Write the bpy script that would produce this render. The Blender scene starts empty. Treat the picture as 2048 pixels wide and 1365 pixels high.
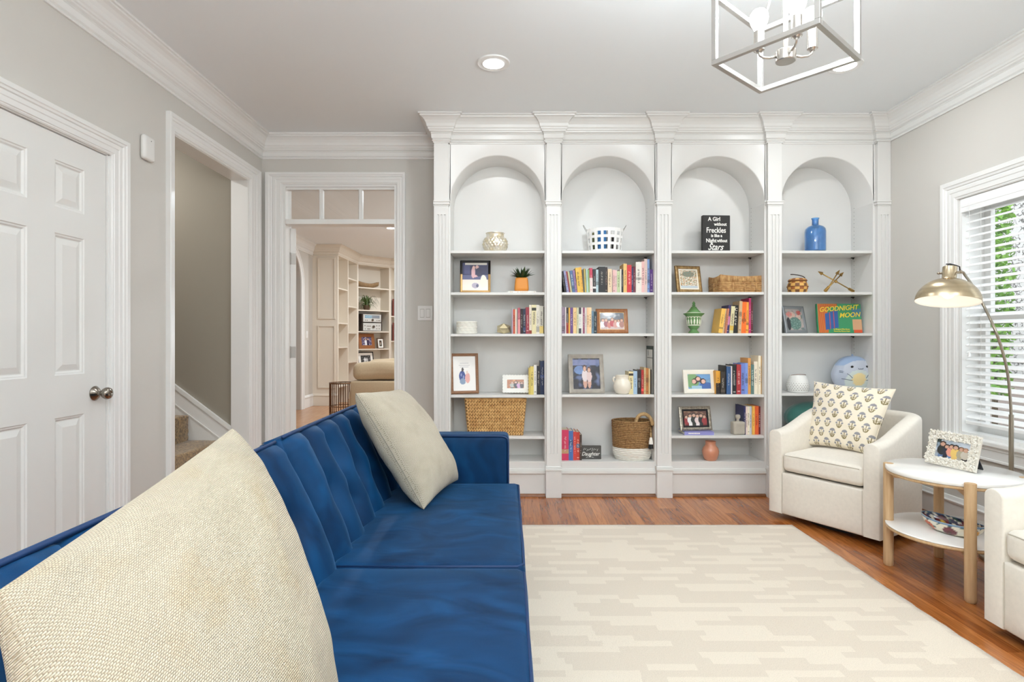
import bpy, bmesh, math, random
from mathutils import Vector, Matrix, noise
random.seed(7)
scene = bpy.context.scene
col = scene.collection
PI = math.pi

# ---------------------------------------------------------------- camera
F, U0, V0, EYE = 1137.78, 1018.0, 678.0, 1.141      # focal length and vanishing point in photo pixels, eye height
cam_data = bpy.data.cameras.new('camera')
cam = bpy.data.objects.new('camera', cam_data); col.objects.link(cam)
cam.location = (0, 0, EYE); cam.rotation_euler = (PI/2, 0, 0)
cam_data.sensor_width = 36; cam_data.lens = F/2048*36
cam_data.shift_x = (1024-U0)/2048; cam_data.shift_y = (V0-682.5)/2048
cam_data.clip_start = 0.02; cam_data.clip_end = 200
scene.camera = cam
def PX(u, y): return (u-U0)*y/F
def PZ(v, y): return EYE+(V0-v)*y/F

# ---------------------------------------------------------------- world, light, exposure
scene.cycles.use_denoising = True
scene.cycles.max_bounces = 10
scene.cycles.diffuse_bounces = 6
scene.cycles.sample_clamp_indirect = 8
vs = scene.view_settings
vs.view_transform = 'Standard'; vs.look = 'None'; vs.gamma = 1.0; vs.use_curve_mapping = False
vs.exposure = 0.20
world = bpy.data.worlds.new('world'); scene.world = world; world.use_nodes = True
bg = world.node_tree.nodes['Background']; bg.inputs[0].default_value = (0.90, 0.95, 1.0, 1); bg.inputs[1].default_value = 2.2

XL, XR, YB, YR, CZ = -1.957, 2.747, 4.5, -1.7, 2.74    # room shell
def area(name, loc, rot, sx, sy, watts, color=(1, 1, 1), shape='RECTANGLE', spread=None):
    d = bpy.data.lights.new(name, 'AREA'); d.shape = shape; d.size = sx; d.size_y = sy
    d.energy = watts; d.color = color
    if spread: d.spread = spread
    o = bpy.data.objects.new(name, d); col.objects.link(o); o.location = loc; o.rotation_euler = rot
    return o
# two added fill lamps behind the camera; the rear wall has no windows
area('rear_fill_a', (-0.55, YR+0.02, 1.5), (PI/2, 0, 0), 1.5, 1.7, 9, (0.88, 0.95, 1.0))
area('rear_fill_b', (1.5, YR+0.02, 1.5), (PI/2, 0, 0), 1.5, 1.7, 9, (0.88, 0.95, 1.0))
CANS = [(-0.09, 3.29), (1.96, 3.32), (-0.09, 0.6), (1.96, 0.6)]
CAN_W = 7
for cx, cy in CANS:
    area('recessed_lamp', (cx, cy, CZ-0.012), (0, 0, 0), 0.11, 0.11, CAN_W, (0.95, 0.98, 1.0), 'DISK')
# added fill lamp behind the camera, aimed up to brighten the ceiling
area('bounce_fill', (0.45, -0.75, 1.75), (PI, 0, 0), 0.5, 0.5, 124, (0.86, 0.95, 1.0))
# lamps of the living room beyond the doorway and of the stairwell
for cx, cy in ((-1.70, 8.2), (-0.5, 6.1), (-1.6, 10.3)):
    area('far_room_lamp', (cx, cy, CZ-0.012), (0, 0, 0), 0.14, 0.14, 30, (0.90, 0.96, 1.0), 'DISK')
area('far_room_fill', (1.0, 8.0, 1.4), (0, PI/2+0.5, 0), 1.6, 1.6, 45, (0.88, 0.95, 1.0))  # added unseen uplight for the far room's ceiling; no window stands here
area('stairwell_lamp', (-2.9, 3.7, 2.7), (0, 0, 0), 0.2, 0.2, 13, (0.98, 0.96, 0.92), 'DISK')

# ---------------------------------------------------------------- colour and material helpers
def lin(c):
    c /= 255.0
    return c/12.92 if c <= 0.04045 else ((c+0.055)/1.055)**2.4
def S(r, g, b): return (lin(r), lin(g), lin(b), 1.0)
MATS = {}
def mat(name, c, rough=0.6, metal=0.0, vary=0.0, vscale=8.0, bump=0.0, bscale=200.0, sheen=0.0, coat=0.0, c2=None, stretch=(1, 1, 1),
        emit=0.0, trans=0.0, spec=0.5, aniso=0.0, coords='Object'):
    if name in MATS: return MATS[name]
    m = bpy.data.materials.new(name); m.use_nodes = True; MATS[name] = m
    nt = m.node_tree; N = nt.nodes; L = nt.links; b = N['Principled BSDF']
    if len(c) == 3: c = S(*c)
    if c2 is not None and len(c2) == 3: c2 = S(*c2)
    b.inputs['Base Color'].default_value = c
    b.inputs['Roughness'].default_value = rough; b.inputs['Metallic'].default_value = metal
    b.inputs['Specular IOR Level'].default_value = spec
    if sheen: b.inputs['Sheen Weight'].default_value = sheen
    if coat: b.inputs['Coat Weight'].default_value = coat; b.inputs['Coat Roughness'].default_value = 0.08
    if trans: b.inputs['Transmission Weight'].default_value = trans
    if aniso: b.inputs['Anisotropic'].default_value = aniso
    if emit: b.inputs['Emission Color'].default_value = c; b.inputs['Emission Strength'].default_value = emit
    tc = N.new('ShaderNodeTexCoord'); mp = N.new('ShaderNodeMapping'); mp.inputs['Scale'].default_value = stretch
    L.new(tc.outputs[coords], mp.inputs['Vector'])
    if vary or c2 is not None:
        nz = N.new('ShaderNodeTexNoise'); nz.inputs['Scale'].default_value = vscale; nz.inputs['Detail'].default_value = 4
        L.new(mp.outputs[0], nz.inputs['Vector'])
        rp = N.new('ShaderNodeMapRange'); rp.inputs[1].default_value = 0.3; rp.inputs[2].default_value = 0.7
        L.new(nz.outputs['Fac'], rp.inputs[0])
        mx = N.new('ShaderNodeMix'); mx.data_type = 'RGBA'
        lo = c2 if c2 is not None else tuple(max(0, x*(1-vary)) for x in c[:3])+(1,)
        hi = c if c2 is not None else tuple(min(1, x*(1+vary)) for x in c[:3])+(1,)
        mx.inputs[6].default_value = lo; mx.inputs[7].default_value = hi
        L.new(rp.outputs[0], mx.inputs[0]); L.new(mx.outputs[2], b.inputs['Base Color'])
    if bump:
        nb = N.new('ShaderNodeTexNoise'); nb.inputs['Scale'].default_value = bscale; nb.inputs['Detail'].default_value = 3
        L.new(mp.outputs[0], nb.inputs['Vector'])
        bp = N.new('ShaderNodeBump'); bp.inputs['Strength'].default_value = bump; bp.inputs['Distance'].default_value = 0.002
        L.new(nb.outputs['Fac'], bp.inputs['Height']); L.new(bp.outputs[0], b.inputs['Normal'])
    return m
def print_mat(name, rough=0.5, coat=0.0, bump=0.0, bscale=500, sheen=0.0):
    if name in MATS: return MATS[name]
    m = mat(name, (1, 1, 1, 1), rough, coat=coat, bump=bump, bscale=bscale, sheen=sheen)
    a = m.node_tree.nodes.new('ShaderNodeVertexColor'); a.layer_name = 'print'
    m.node_tree.links.new(a.outputs[0], m.node_tree.nodes['Principled BSDF'].inputs['Base Color'])
    return m
def emission(name, c, s):
    if name in MATS: return MATS[name]
    m = bpy.data.materials.new(name); m.use_nodes = True; MATS[name] = m
    nt = m.node_tree; nt.nodes.remove(nt.nodes['Principled BSDF'])
    e = nt.nodes.new('ShaderNodeEmission'); e.inputs[0].default_value = c; e.inputs[1].default_value = s
    nt.links.new(e.outputs[0], nt.nodes['Material Output'].inputs[0]); return m
def clear_glass(name, tint=(1, 1, 1, 1), refl=0.06):
    if name in MATS: return MATS[name]
    m = bpy.data.materials.new(name); m.use_nodes = True; MATS[name] = m
    nt = m.node_tree; nt.nodes.remove(nt.nodes['Principled BSDF'])
    t = nt.nodes.new('ShaderNodeBsdfTransparent'); t.inputs[0].default_value = tint
    g = nt.nodes.new('ShaderNodeBsdfGlossy'); g.inputs['Roughness'].default_value = 0.03
    x = nt.nodes.new('ShaderNodeMixShader'); x.inputs[0].default_value = refl
    nt.links.new(t.outputs[0], x.inputs[1]); nt.links.new(g.outputs[0], x.inputs[2])
    nt.links.new(x.outputs[0], nt.nodes['Material Output'].inputs[0]); return m

# ---------------------------------------------------------------- object helpers
WM = {}                                             # own record of each root's world matrix
def tag(o, label=None, cat=None, group=None, kind=None):
    if label: o['label'] = label
    if cat: o['category'] = cat
    if group: o['group'] = group
    if kind: o['kind'] = kind
    return o
def thing(name, label, cat, loc=(0, 0, 0), rot=(0, 0, 0), group=None, kind=None):
    o = bpy.data.objects.new(name, None); col.objects.link(o)
    o.location = loc; o.rotation_euler = rot; o.empty_display_size = 0.05
    from mathutils import Euler
    WM[o.name] = Matrix.Translation(loc) @ Euler(rot).to_matrix().to_4x4()
    return tag(o, label, cat, group, kind)
class MB:
    def __init__(s): s.v = []; s.f = []; s.uv = None; s.c = None
    def add(s, vs, fs):
        n = len(s.v); s.v += [tuple(p) for p in vs]; s.f += [tuple(i+n for i in f) for f in fs]; return s
    def box(s, x0, x1, y0, y1, z0, z1):
        return s.add([(x0,y0,z0),(x1,y0,z0),(x1,y1,z0),(x0,y1,z0),(x0,y0,z1),(x1,y0,z1),(x1,y1,z1),(x0,y1,z1)],
                     [(0,3,2,1),(4,5,6,7),(0,1,5,4),(1,2,6,5),(2,3,7,6),(3,0,4,7)])
    def bar(s, p, q, w, h=None, up=(0, 0, 1)):
        p, q = Vector(p), Vector(q); h = h or w; d = (q-p).normalized(); u = Vector(up)
        if abs(d.dot(u)) > 0.98: u = Vector((1, 0, 0))
        a = d.cross(u).normalized()*w/2; b = a.cross(d).normalized()*h/2
        vs = [p-a-b, p+a-b, p+a+b, p-a+b, q-a-b, q+a-b, q+a+b, q-a+b]
        return s.add(vs, [(0,3,2,1),(4,5,6,7),(0,1,5,4),(1,2,6,5),(2,3,7,6),(3,0,4,7)])
    def cyl(s, p, q, r0, r1=None, n=16, caps=True):
        p, q = Vector(p), Vector(q); r1 = r0 if r1 is None else r1
        d = (q-p).normalized(); u = Vector((0, 0, 1)) if abs(d.z) < 0.95 else Vector((1, 0, 0))
        a = d.cross(u).normalized(); b = d.cross(a)
        vs = []; fs = []
        for k in range(n):
            t = 2*PI*k/n; e = a*math.cos(t)+b*math.sin(t); vs += [p+e*r0, q+e*r1]
        for k in range(n):
            j = (k+1) % n; fs.append((2*k, 2*k+1, 2*j+1, 2*j))
        if caps: fs += [tuple(2*k for k in range(n)), tuple(2*k+1 for k in reversed(range(n)))]
        return s.add(vs, fs)
    def tube(s, pts, r, n=8, closed=False, caps=True):
        pts = [Vector(p) for p in pts]; m = len(pts); rings = []; prev = None
        rad = r if callable(r) else (lambda t: r)
        for i, p in enumerate(pts):
            a = pts[(i-1) % m] if (closed or i > 0) else p
            b = pts[(i+1) % m] if (closed or i < m-1) else p
            d = (b-a).normalized()
            if prev is None:
                u = Vector((0, 0, 1)) if abs(d.z) < 0.9 else Vector((1, 0, 0))
                e = d.cross(u).normalized()
            else:
                e = (prev-d*prev.dot(d)).normalized()
            prev = e; g = d.cross(e); rr = rad(i/max(1, m-1))
            rings.append([p+e*math.cos(2*PI*k/n)*rr+g*math.sin(2*PI*k/n)*rr for k in range(n)])
        vs = [q for ring in rings for q in ring]; fs = []
        for i in range(m if closed else m-1):
            i2 = (i+1) % m
            for k in range(n):
                k2 = (k+1) % n; fs.append((i*n+k, i*n+k2, i2*n+k2, i2*n+k))
        if caps and not closed:
            fs += [tuple(reversed(range(n))), tuple((m-1)*n+k for k in range(n))]
        return s.add(vs, fs)
    def lathe(s, prof, n=32, c=(0, 0, 0), sx=1.0, sy=1.0):
        vs = []; fs = []; m = len(prof)
        for k in range(n):
            t = 2*PI*k/n
            for r, z in prof: vs.append((c[0]+r*sx*math.cos(t), c[1]+r*sy*math.sin(t), c[2]+z))
        for k in range(n):
            j = (k+1) % n
            for i in range(m-1): fs.append((k*m+i, j*m+i, j*m+i+1, k*m+i+1))
        return s.add(vs, fs)
    def ball(s, c, rx, ry=None, rz=None, n=12, m=8):
        ry = ry or rx; rz = rz or rx
        prof = [(math.sin(PI*i/m), -math.cos(PI*i/m)) for i in range(m+1)]
        b = MB().lathe([(max(r, 1e-4), z) for r, z in prof], n)
        return s.add([(c[0]+x*rx, c[1]+y*ry, c[2]+z*rz) for x, y, z in b.v], b.f)
    def prism(s, poly, z0, z1, plane='xy'):
        def P(a, b, h):
            return (a, b, h) if plane == 'xy' else ((a, h, b) if plane == 'xz' else (h, a, b))
        n = len(poly); vs = [P(a, b, z0) for a, b in poly]+[P(a, b, z1) for a, b in poly]
        fs = [tuple(reversed(range(n))), tuple(range(n, 2*n))]+[(k, (k+1) % n, n+(k+1) % n, n+k) for k in range(n)]
        return s.add(vs, fs)
    def rbox(s, x0, x1, y0, y1, z0, z1, r=0.02, n=8, crown=0.0, fn=None):
        """a rounded box; crown lifts the middle of its top"""
        hx, hy, hz = (x1-x0)/2, (y1-y0)/2, (z1-z0)/2; c = ((x0+x1)/2, (y0+y1)/2, (z0+z1)/2)
        r = min(r, hx*0.98, hy*0.98, hz*0.98); bm = bmesh.new()
        bmesh.ops.create_cube(bm, size=2)
        bmesh.ops.subdivide_edges(bm, edges=bm.edges[:], cuts=n, use_grid_fill=True)
        out = []
        for v in bm.verts:
            # crowd the grid towards the edges so the rounding has vertices to bend
            def q(t, h):
                k = abs(t); e = r/h; k = (k/0.7)*(1-e) if k < 0.7 else (1-e)+(k-0.7)/0.3*e
                return math.copysign(k*h, t)
            p = Vector((q(v.co.x, hx), q(v.co.y, hy), q(v.co.z, hz)))
            inn = Vector((max(-hx+r, min(hx-r, p.x)), max(-hy+r, min(hy-r, p.y)), max(-hz+r, min(hz-r, p.z))))
            d = p-inn
            if d.length > 1e-6:
                big = max(abs(d.x), abs(d.y), abs(d.z)); d = d.normalized()*big if big < r else d.normalized()*r
            p = inn+d
            if crown: p.z += crown*max(0, p.z/hz)*(1-(p.x/hx)**2)*(1-(p.y/hy)**2)
            w = (p.x+c[0], p.y+c[1], p.z+c[2])
            if fn: w = fn(*w)
            out.append(w)
        bm.verts.index_update()
        s.add(out, [[v.index for v in f.verts] for f in bm.faces]); bm.free(); return s
    def build(s, name, m, parent=None, world=False, smooth=False, auto=None, bevel=0, sub=0, label=None, cat=None, group=None, kind=None):
        v = s.v
        if parent is not None:
            W = WM[parent.name]
            if world:
                I = W.inverted(); v = [tuple(I @ Vector(p)) for p in v]
        me = bpy.data.meshes.new(name); me.from_pydata(v, [], s.f)
        if s.uv is not None:
            ul = me.uv_layers.new(name='UVMap'); idx = [0]*len(me.loops); me.loops.foreach_get('vertex_index', idx)
            ul.data.foreach_set('uv', [t for i in idx for t in s.uv[i]])
        if s.c is not None:
            a = me.color_attributes.new('print', 'FLOAT_COLOR', 'POINT')
            a.data.foreach_set('color', [t for c4 in s.c for t in c4])
        if m: me.materials.append(m)
        if smooth or auto:
            me.polygons.foreach_set('use_smooth', [True]*len(me.polygons))
            if auto: me.set_sharp_from_angle(angle=math.radians(auto))
        me.validate(); me.update()
        o = bpy.data.objects.new(name, me); col.objects.link(o)
        if parent is not None: o.parent = parent; WM[o.name] = WM[parent.name]
        else: WM[o.name] = Matrix.Identity(4)
        if bevel:
            b = o.modifiers.new('bevel', 'BEVEL'); b.width = bevel; b.segments = 2; b.limit_method = 'ANGLE'; b.angle_limit = math.radians(35)
            b.harden_normals = False
        if sub: q = o.modifiers.new('subdivision', 'SUBSURF'); q.levels = sub; q.render_levels = sub
        return tag(o, label, cat, group, kind)
def part_copy(o, parent, loc=None, rot=None, scale=None):
    c = o.copy(); col.objects.link(c); c.parent = parent
    if loc is not None: c.location = loc
    if rot is not None: c.rotation_euler = rot
    if scale is not None: c.scale = scale
    return c
def struct(o): o['kind'] = 'structure'; return o
def lathe_obj(name, prof, m, parent, n=40, c=(0, 0, 0), sx=1, sy=1): return MB().lathe(prof, n, c, sx, sy).build(name, m, parent, auto=40)
def smoothstep(a, b, x):
    t = max(0, min(1, (x-a)/(b-a))); return t*t*(3-2*t)
def lerp(a, b, t): return a+(b-a)*t
def mixc(a, b, t): return tuple(lerp(x, y, t) for x, y in zip(a, b))

# a print is a list of flat shapes laid over each other in 0..1 coordinates, y upwards
def paint(shapes, base):
    def fn(x, y):
        c = base
        for s in shapes:
            k = s[0]
            if k == 'r' and s[1] <= x <= s[3] and s[2] <= y <= s[4]: c = s[5]
            elif k == 'e':
                if ((x-s[1])/s[3])**2+((y-s[2])/s[4])**2 <= 1: c = s[5]
            elif k == 'n':                                              # mottling: scale, amount, colour
                t = noise.noise(Vector((x*s[1], y*s[1]*1.1, s[4] if len(s) > 4 else 0)))
                if t > 0: c = mixc(c, s[3], min(1, t*s[2]))
            elif k == 'g':                                              # vertical blend between y0 and y1
                if s[1] <= y <= s[2]: c = mixc(s[3], s[4], (y-s[1])/(s[2]-s[1]))
        return c
    return fn
def person_print(x, y, h, top, skin, hair, legs):
    return [('e', x, y+h*0.18, h*0.10, h*0.26, legs), ('e', x, y+h*0.5, h*0.15, h*0.28, top), ('e', x, y+h*0.84, h*0.105, h*0.15, hair), ('e', x, y+h*0.81, h*0.075, h*0.11, skin)]
def print_grid(name, m, parent, x0, x1, z0, z1, y, fn, nx=40, ny=40):
    b = MB(); b.c = []
    for j in range(ny+1):
        for i in range(nx+1):
            a, t = i/nx, j/ny
            b.v.append((lerp(x0, x1, a), y, lerp(z0, z1, t))); b.c.append(fn(a, t))
    b.f = [(j*(nx+1)+i, j*(nx+1)+i+1, (j+1)*(nx+1)+i+1, (j+1)*(nx+1)+i) for j in range(ny) for i in range(nx)]
    return b.build(name, m, parent)
def text_mesh(body, size, m, name, parent, loc=(0, 0, 0), rot=(PI/2, 0, 0), shear=0.0, align='LEFT', extrude=0.0006, offset=0.0, xs=1.0):
    cu = bpy.data.curves.new('lettering', 'FONT'); cu.body = body; cu.size = size; cu.align_x = align; cu.shear = shear; cu.extrude = extrude
    cu.offset = offset; cu.resolution_u = 3
    t = bpy.data.objects.new('lettering_tmp', cu); col.objects.link(t)
    bpy.context.view_layer.update()
    me = bpy.data.meshes.new_from_object(t.evaluated_get(bpy.context.evaluated_depsgraph_get()))
    bpy.data.objects.remove(t); bpy.data.curves.remove(cu)
    me.materials.clear(); me.materials.append(m); me.name = name
    o = bpy.data.objects.new(name, me); col.objects.link(o); o.parent = parent; o.location = loc; o.rotation_euler = rot; o.scale = (xs, 1, 1)
    WM[o.name] = WM[parent.name]
    return o

# ---------------------------------------------------------------- common materials
M_wall = mat('wall_paint', (207, 204, 198), 0.7, vary=0.012, vscale=2.0, bump=0.05, bscale=300)
M_ceil = mat('ceiling_paint', (236, 240, 242), 0.75, bump=0.04, bscale=250)
M_trim = mat('white_trim_paint', (233, 233, 231), 0.28, vary=0.008, vscale=3)
M_shelf = mat('bookcase_paint', (222, 221, 218), 0.3, vary=0.008, vscale=3)
M_door = mat('door_paint', (229, 229, 226), 0.38)
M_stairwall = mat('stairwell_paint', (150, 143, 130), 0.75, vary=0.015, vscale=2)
M_nickel = mat('brushed_nickel', (200, 196, 190), 0.28, 1.0, bump=0.03, bscale=300)
M_steel = mat('dark_nickel', (150, 142, 132), 0.22, 1.0)
M_black = mat('black_plastic', (22, 22, 22), 0.45)
M_oakstain = mat('stained_oak_shoe', (122, 76, 42), 0.35, vary=0.25, vscale=20, stretch=(1, 1, 1))
M_paleoak = mat('pale_oak', (206, 174, 134), 0.5, c2=(188, 152, 110), vscale=6, stretch=(14, 14, 1.2), bump=0.06, bscale=60)
M_cream = mat('cream_linen', (232, 225, 213), 0.9, vary=0.03, vscale=60, bump=0.35, bscale=900, sheen=0.25)
M_photo = print_mat('photo_print', 0.25, coat=0.7)
M_paper = print_mat('paper_print', 0.6)
M_pages = mat('book_pages', (232, 222, 200), 0.85, vary=0.05, vscale=90, stretch=(6, 1, 0.2))
# ================================================================ the room shell
struct(MB().box(XL-0.12, XR+0.16, YR-0.1, YB+0.12, CZ, CZ+0.1).build('ceiling', M_ceil))
# left wall with the door opening and the stair opening
DY0, DY1, DZ = 1.995, 2.79, 2.048                   # left door opening
SY0, SY1, SZ = 3.31, 4.264, 2.333                   # stair opening
b = MB()
x0, x1 = XL-0.12, XL
b.box(x0, x1, YR, DY0, 0, CZ); b.box(x0, x1, DY0, DY1, DZ, CZ); b.box(x0, x1, DY1, SY0, 0, CZ)
b.box(x0, x1, SY0, SY1, SZ, CZ); b.box(x0, x1, SY1, YB+0.12, 0, CZ)
wall_left = struct(b.build('wall_left', M_wall))
# back wall with the doorway and its transom
BX0, BX1, BZ = -1.79, -0.885, 2.365
b = MB(); y0, y1 = YB, YB+0.12
b.box(XL, BX0, y0, y1, 0, CZ); b.box(BX0, BX1, y0, y1, BZ, CZ); b.box(BX1, XR, y0, y1, 0, CZ)
wall_back = struct(b.build('wall_back', M_wall))
# right wall with the window
WY0, WY1, WZ0, WZ1 = 2.42, 3.47, 0.56, 1.985
b = MB(); x0, x1 = XR, XR+0.16
b.box(x0, x1, YR, WY0, 0, CZ); b.box(x0, x1, WY0, WY1, 0, WZ0); b.box(x0, x1, WY0, WY1, WZ1, CZ); b.box(x0, x1, WY1, YB+0.12, 0, CZ)
wall_right = struct(b.build('wall_right', M_wall))
# wall behind the camera
struct(MB().box(XL, XR, YR-0.12, YR, 0, CZ).build('wall_rear', M_wall))

# ---------------------------------------------------------------- floor of narrow oak strips
def oak_floor_mat():
    m = bpy.data.materials.new('oak_floor'); m.use_nodes = True; nt = m.node_tree; N = nt.nodes; L = nt.links; b = N['Principled BSDF']
    geo = N.new('ShaderNodeNewGeometry'); oi = N.new('ShaderNodeObjectInfo')
    off = N.new('ShaderNodeVectorMath'); off.operation = 'MULTIPLY_ADD'
    cmb = N.new('ShaderNodeCombineXYZ')
    for k in range(3): L.new(oi.outputs['Random'], cmb.inputs[k])
    off.inputs[1].default_value = (37, 53, 11); L.new(cmb.outputs[0], off.inputs[0]); L.new(geo.outputs['Position'], off.inputs[2])
    mp = N.new('ShaderNodeMapping'); mp.inputs['Scale'].default_value = (26, 1.6, 1); L.new(off.outputs[0], mp.inputs[0])
    n1 = N.new('ShaderNodeTexNoise'); n1.inputs['Scale'].default_value = 1.0; n1.inputs['Detail'].default_value = 3; n1.inputs['Distortion'].default_value = 1.2
    L.new(mp.outputs[0], n1.inputs['Vector'])
    # rings of grain
    ml = N.new('ShaderNodeMath'); ml.operation = 'MULTIPLY'; ml.inputs[1].default_value = 26; L.new(n1.outputs['Fac'], ml.inputs[0])
    sn = N.new('ShaderNodeMath'); sn.operation = 'SINE'; L.new(ml.outputs[0], sn.inputs[0])
    mr = N.new('ShaderNodeMapRange'); mr.inputs[1].default_value = -1; mr.inputs[2].default_value = 0.2; L.new(sn.outputs[0], mr.inputs[0])
    mp2 = N.new('ShaderNodeMapping'); mp2.inputs['Scale'].default_value = (420, 9, 1); L.new(off.outputs[0], mp2.inputs[0])
    n2 = N.new('ShaderNodeTexNoise'); n2.inputs['Scale'].default_value = 1.0; n2.inputs['Detail'].default_value = 2; L.new(mp2.outputs[0], n2.inputs['Vector'])
    cr = N.new('ShaderNodeValToRGB')
    cr.color_ramp.elements[0].color = S(150, 84, 36); cr.color_ramp.elements[1].color = S(194, 122, 62)
    L.new(oi.outputs['Random'], cr.inputs[0])
    mx = N.new('ShaderNodeMix'); mx.data_type = 'RGBA'; mx.blend_type = 'MULTIPLY'; mx.inputs[7].default_value = (0.42, 0.34, 0.28, 1)
    inv = N.new('ShaderNodeMath'); inv.operation = 'SUBTRACT'; inv.inputs[0].default_value = 1; L.new(mr.outputs[0], inv.inputs[1])
    sc = N.new('ShaderNodeMath'); sc.operation = 'MULTIPLY'; sc.inputs[1].default_value = 0.5; L.new(inv.outputs[0], sc.inputs[0])
    L.new(sc.outputs[0], mx.inputs[0]); L.new(cr.outputs[0], mx.inputs[6])
    mx2 = N.new('ShaderNodeMix'); mx2.data_type = 'RGBA'; mx2.blend_type = 'MULTIPLY'; mx2.inputs[7].default_value = (0.6, 0.52, 0.45, 1)
    r2 = N.new('ShaderNodeMapRange'); r2.inputs[1].default_value = 0.5; r2.inputs[2].default_value = 0.8; L.new(n2.outputs['Fac'], r2.inputs[0])
    L.new(r2.outputs[0], mx2.inputs[0]); L.new(mx.outputs[2], mx2.inputs[6]); L.new(mx2.outputs[2], b.inputs['Base Color'])
    b.inputs['Roughness'].default_value = 0.24; b.inputs['Coat Weight'].default_value = 0.2; b.inputs['Coat Roughness'].default_value = 0.12
    bp = N.new('ShaderNodeBump'); bp.inputs['Strength'].default_value = 0.08; bp.inputs['Distance'].default_value = 0.001
    L.new(n1.outputs['Fac'], bp.inputs['Height']); L.new(bp.outputs[0], b.inputs['Normal'])
    return m
M_floor = oak_floor_mat()
M_gap = mat('floor_gap', (52, 30, 16), 0.8)
floor = struct(MB().box(XL-0.14, XR+0.02, YR-0.1, YB+0.02, -0.06, -0.0045).build('floor', M_gap))
PW = 0.0572
unit = None; rest = MB(); ci = 0; nplank = 0
k = 0; x = XL-0.12
rnd = random.Random(3)
while x < XR:
    y = YR-rnd.random()*0.8
    while y < YB:
        Lk = rnd.uniform(0.45, 1.25); y2 = min(y+Lk, YB)
        a0, a1 = max(y, YR), y2
        if a1-a0 > 0.02:
            xc = x+PW/2
            vis = (xc > -0.05 and a1 > 3.3 and a0 < 4.12 and xc < 2.76) or (xc > 1.68 and a1 > 1.6 and a0 < 4.1 and xc < 2.76)
            if vis and nplank < 280:
                if unit is None:
                    unit = MB().box(-0.5, 0.5, -0.5, 0.5, -1, 0).build('plank', M_floor, floor); p = unit
                else: p = part_copy(unit, floor)
                p.location = (xc, (a0+a1)/2, 0.0); p.scale = (PW-0.0008, a1-a0-0.0008, 0.0045); nplank += 1
            else: rest.box(x+0.0004, x+PW-0.0004, a0+0.0004, a1-0.0004, -0.0045, 0)
        y = y2
    x += PW
rest.build('plank_field', M_floor, floor, kind='stuff')

# ---------------------------------------------------------------- crown moulding, swept along the room's outline
CROWN = [(0, -0.18), (0.010, -0.18), (0.013, -0.174), (0.010, -0.168), (0.006, -0.166), (0.016, -0.158), (0.018, -0.128), (0.022, -0.124), (0.018, -0.119),
         (0.030, -0.112), (0.032, -0.104), (0.038, -0.100), (0.040, -0.090), (0.046, -0.083), (0.050, -0.064), (0.060, -0.045), (0.074, -0.030), (0.088, -0.022), (0.090, -0.014), (0.1, -0.012), (0.1, 0)]
PIL = [-0.486, 0.320, 1.116, 1.912, 2.700]          # centres of the pilasters
FY, PY, BKY = 4.12, 4.09, 4.385                     # face frame, pilaster front, back panel
BKL = -0.540
path = [(XL, YR), (XL, YB), (BKL, YB), (BKL, PY)]
for i, c in enumerate(PIL):
    if i: path += [(c-0.054, FY), (c-0.054, PY)]
    if i < 4: path += [(c+0.054, PY), (c+0.054, FY)]
path += [(XR, PY), (XR, YR)]
def offset_path(path, d):
    """the polyline moved to its right-hand side (into the room) by d, with mitred corners"""
    out = []
    for i, p in enumerate(path):
        p = Vector(p); n = []
        for a, c in ((i-1, i), (i, i+1)):
            if 0 <= a and c < len(path):
                t = (Vector(path[c])-Vector(path[a])).normalized(); n.append(Vector((t.y, -t.x)))
        if len(n) == 1: q = p+n[0]*d
        else:
            m = n[0]+n[1]
            q = p+(m/m.length_squared*2*d if m.length > 1e-6 else n[0]*d)
        out.append((q.x, q.y))
    return out
def sweep_span(profile, i0, i1, z):
    rings = [offset_path(path, d) for d, h in profile]; b = MB(); n = len(profile)
    for i in range(i0, i1+1): b.v += [(rings[k][i][0], rings[k][i][1], z+profile[k][1]) for k in range(n)]
    for i in range(i1-i0):
        for k in range(n-1): b.f.append((i*n+k, i*n+k+1, (i+1)*n+k+1, (i+1)*n+k))
    return b
struct(sweep_span(CROWN, 0, 1, CZ).build('trim_1', M_trim, label='white stepped crown moulding along the left wall'))
struct(sweep_span(CROWN, 1, 2, CZ).build('trim_2', M_trim, label='white stepped crown moulding above the transom doorway'))
struct(sweep_span(CROWN, len(path)-2, len(path)-1, CZ).build('trim_3', M_trim, label='white stepped crown moulding along the right wall'))

# ---------------------------------------------------------------- casings, swept round an opening in its wall's plane
CASE = [(0, 0), (0, 0.010), (0.05, 0.014), (0.10, 0.014), (0.13, 0.018), (0.36, 0.018), (0.40, 0.021), (0.55, 0.021), (0.60, 0.018), (0.64, 0.024), (0.74, 0.026), (0.78, 0.030), (0.97, 0.030), (1, 0.026), (1, 0)]
def casing(name, a0, a1, z0, h, wl, wr, wt, P, prof=CASE, thick=1.0):
    b = MB(); n = len(prof)
    for d, t in prof:
        b.v += [P(a0-d*wl, z0, t*thick), P(a0-d*wl, h+d*wt, t*thick), P(a1+d*wr, h+d*wt, t*thick), P(a1+d*wr, z0, t*thick)]
    for k in range(n-1):
        for j in range(3): b.f.append((k*4+j, (k+1)*4+j, (k+1)*4+j+1, k*4+j+1))
    return struct(b.build(name, M_trim))
onleft = lambda a, z, t: (XL+t, a, z)
onback = lambda a, z, t: (a, YB-t, z)
onright = lambda a, z, t: (XR-t, a, z)
casing('trim_4', DY0+0.01, DY1-0.005, 0, DZ-0.008, 0.105, 0.115, 0.098, onleft)['label'] = 'white moulded casing around the six panel door'
casing('trim_5', SY0, SY1, 0, SZ, 0.066, 0.17, 0.11, onleft, thick=1.0)['label'] = 'white casing around the stair opening'
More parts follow.
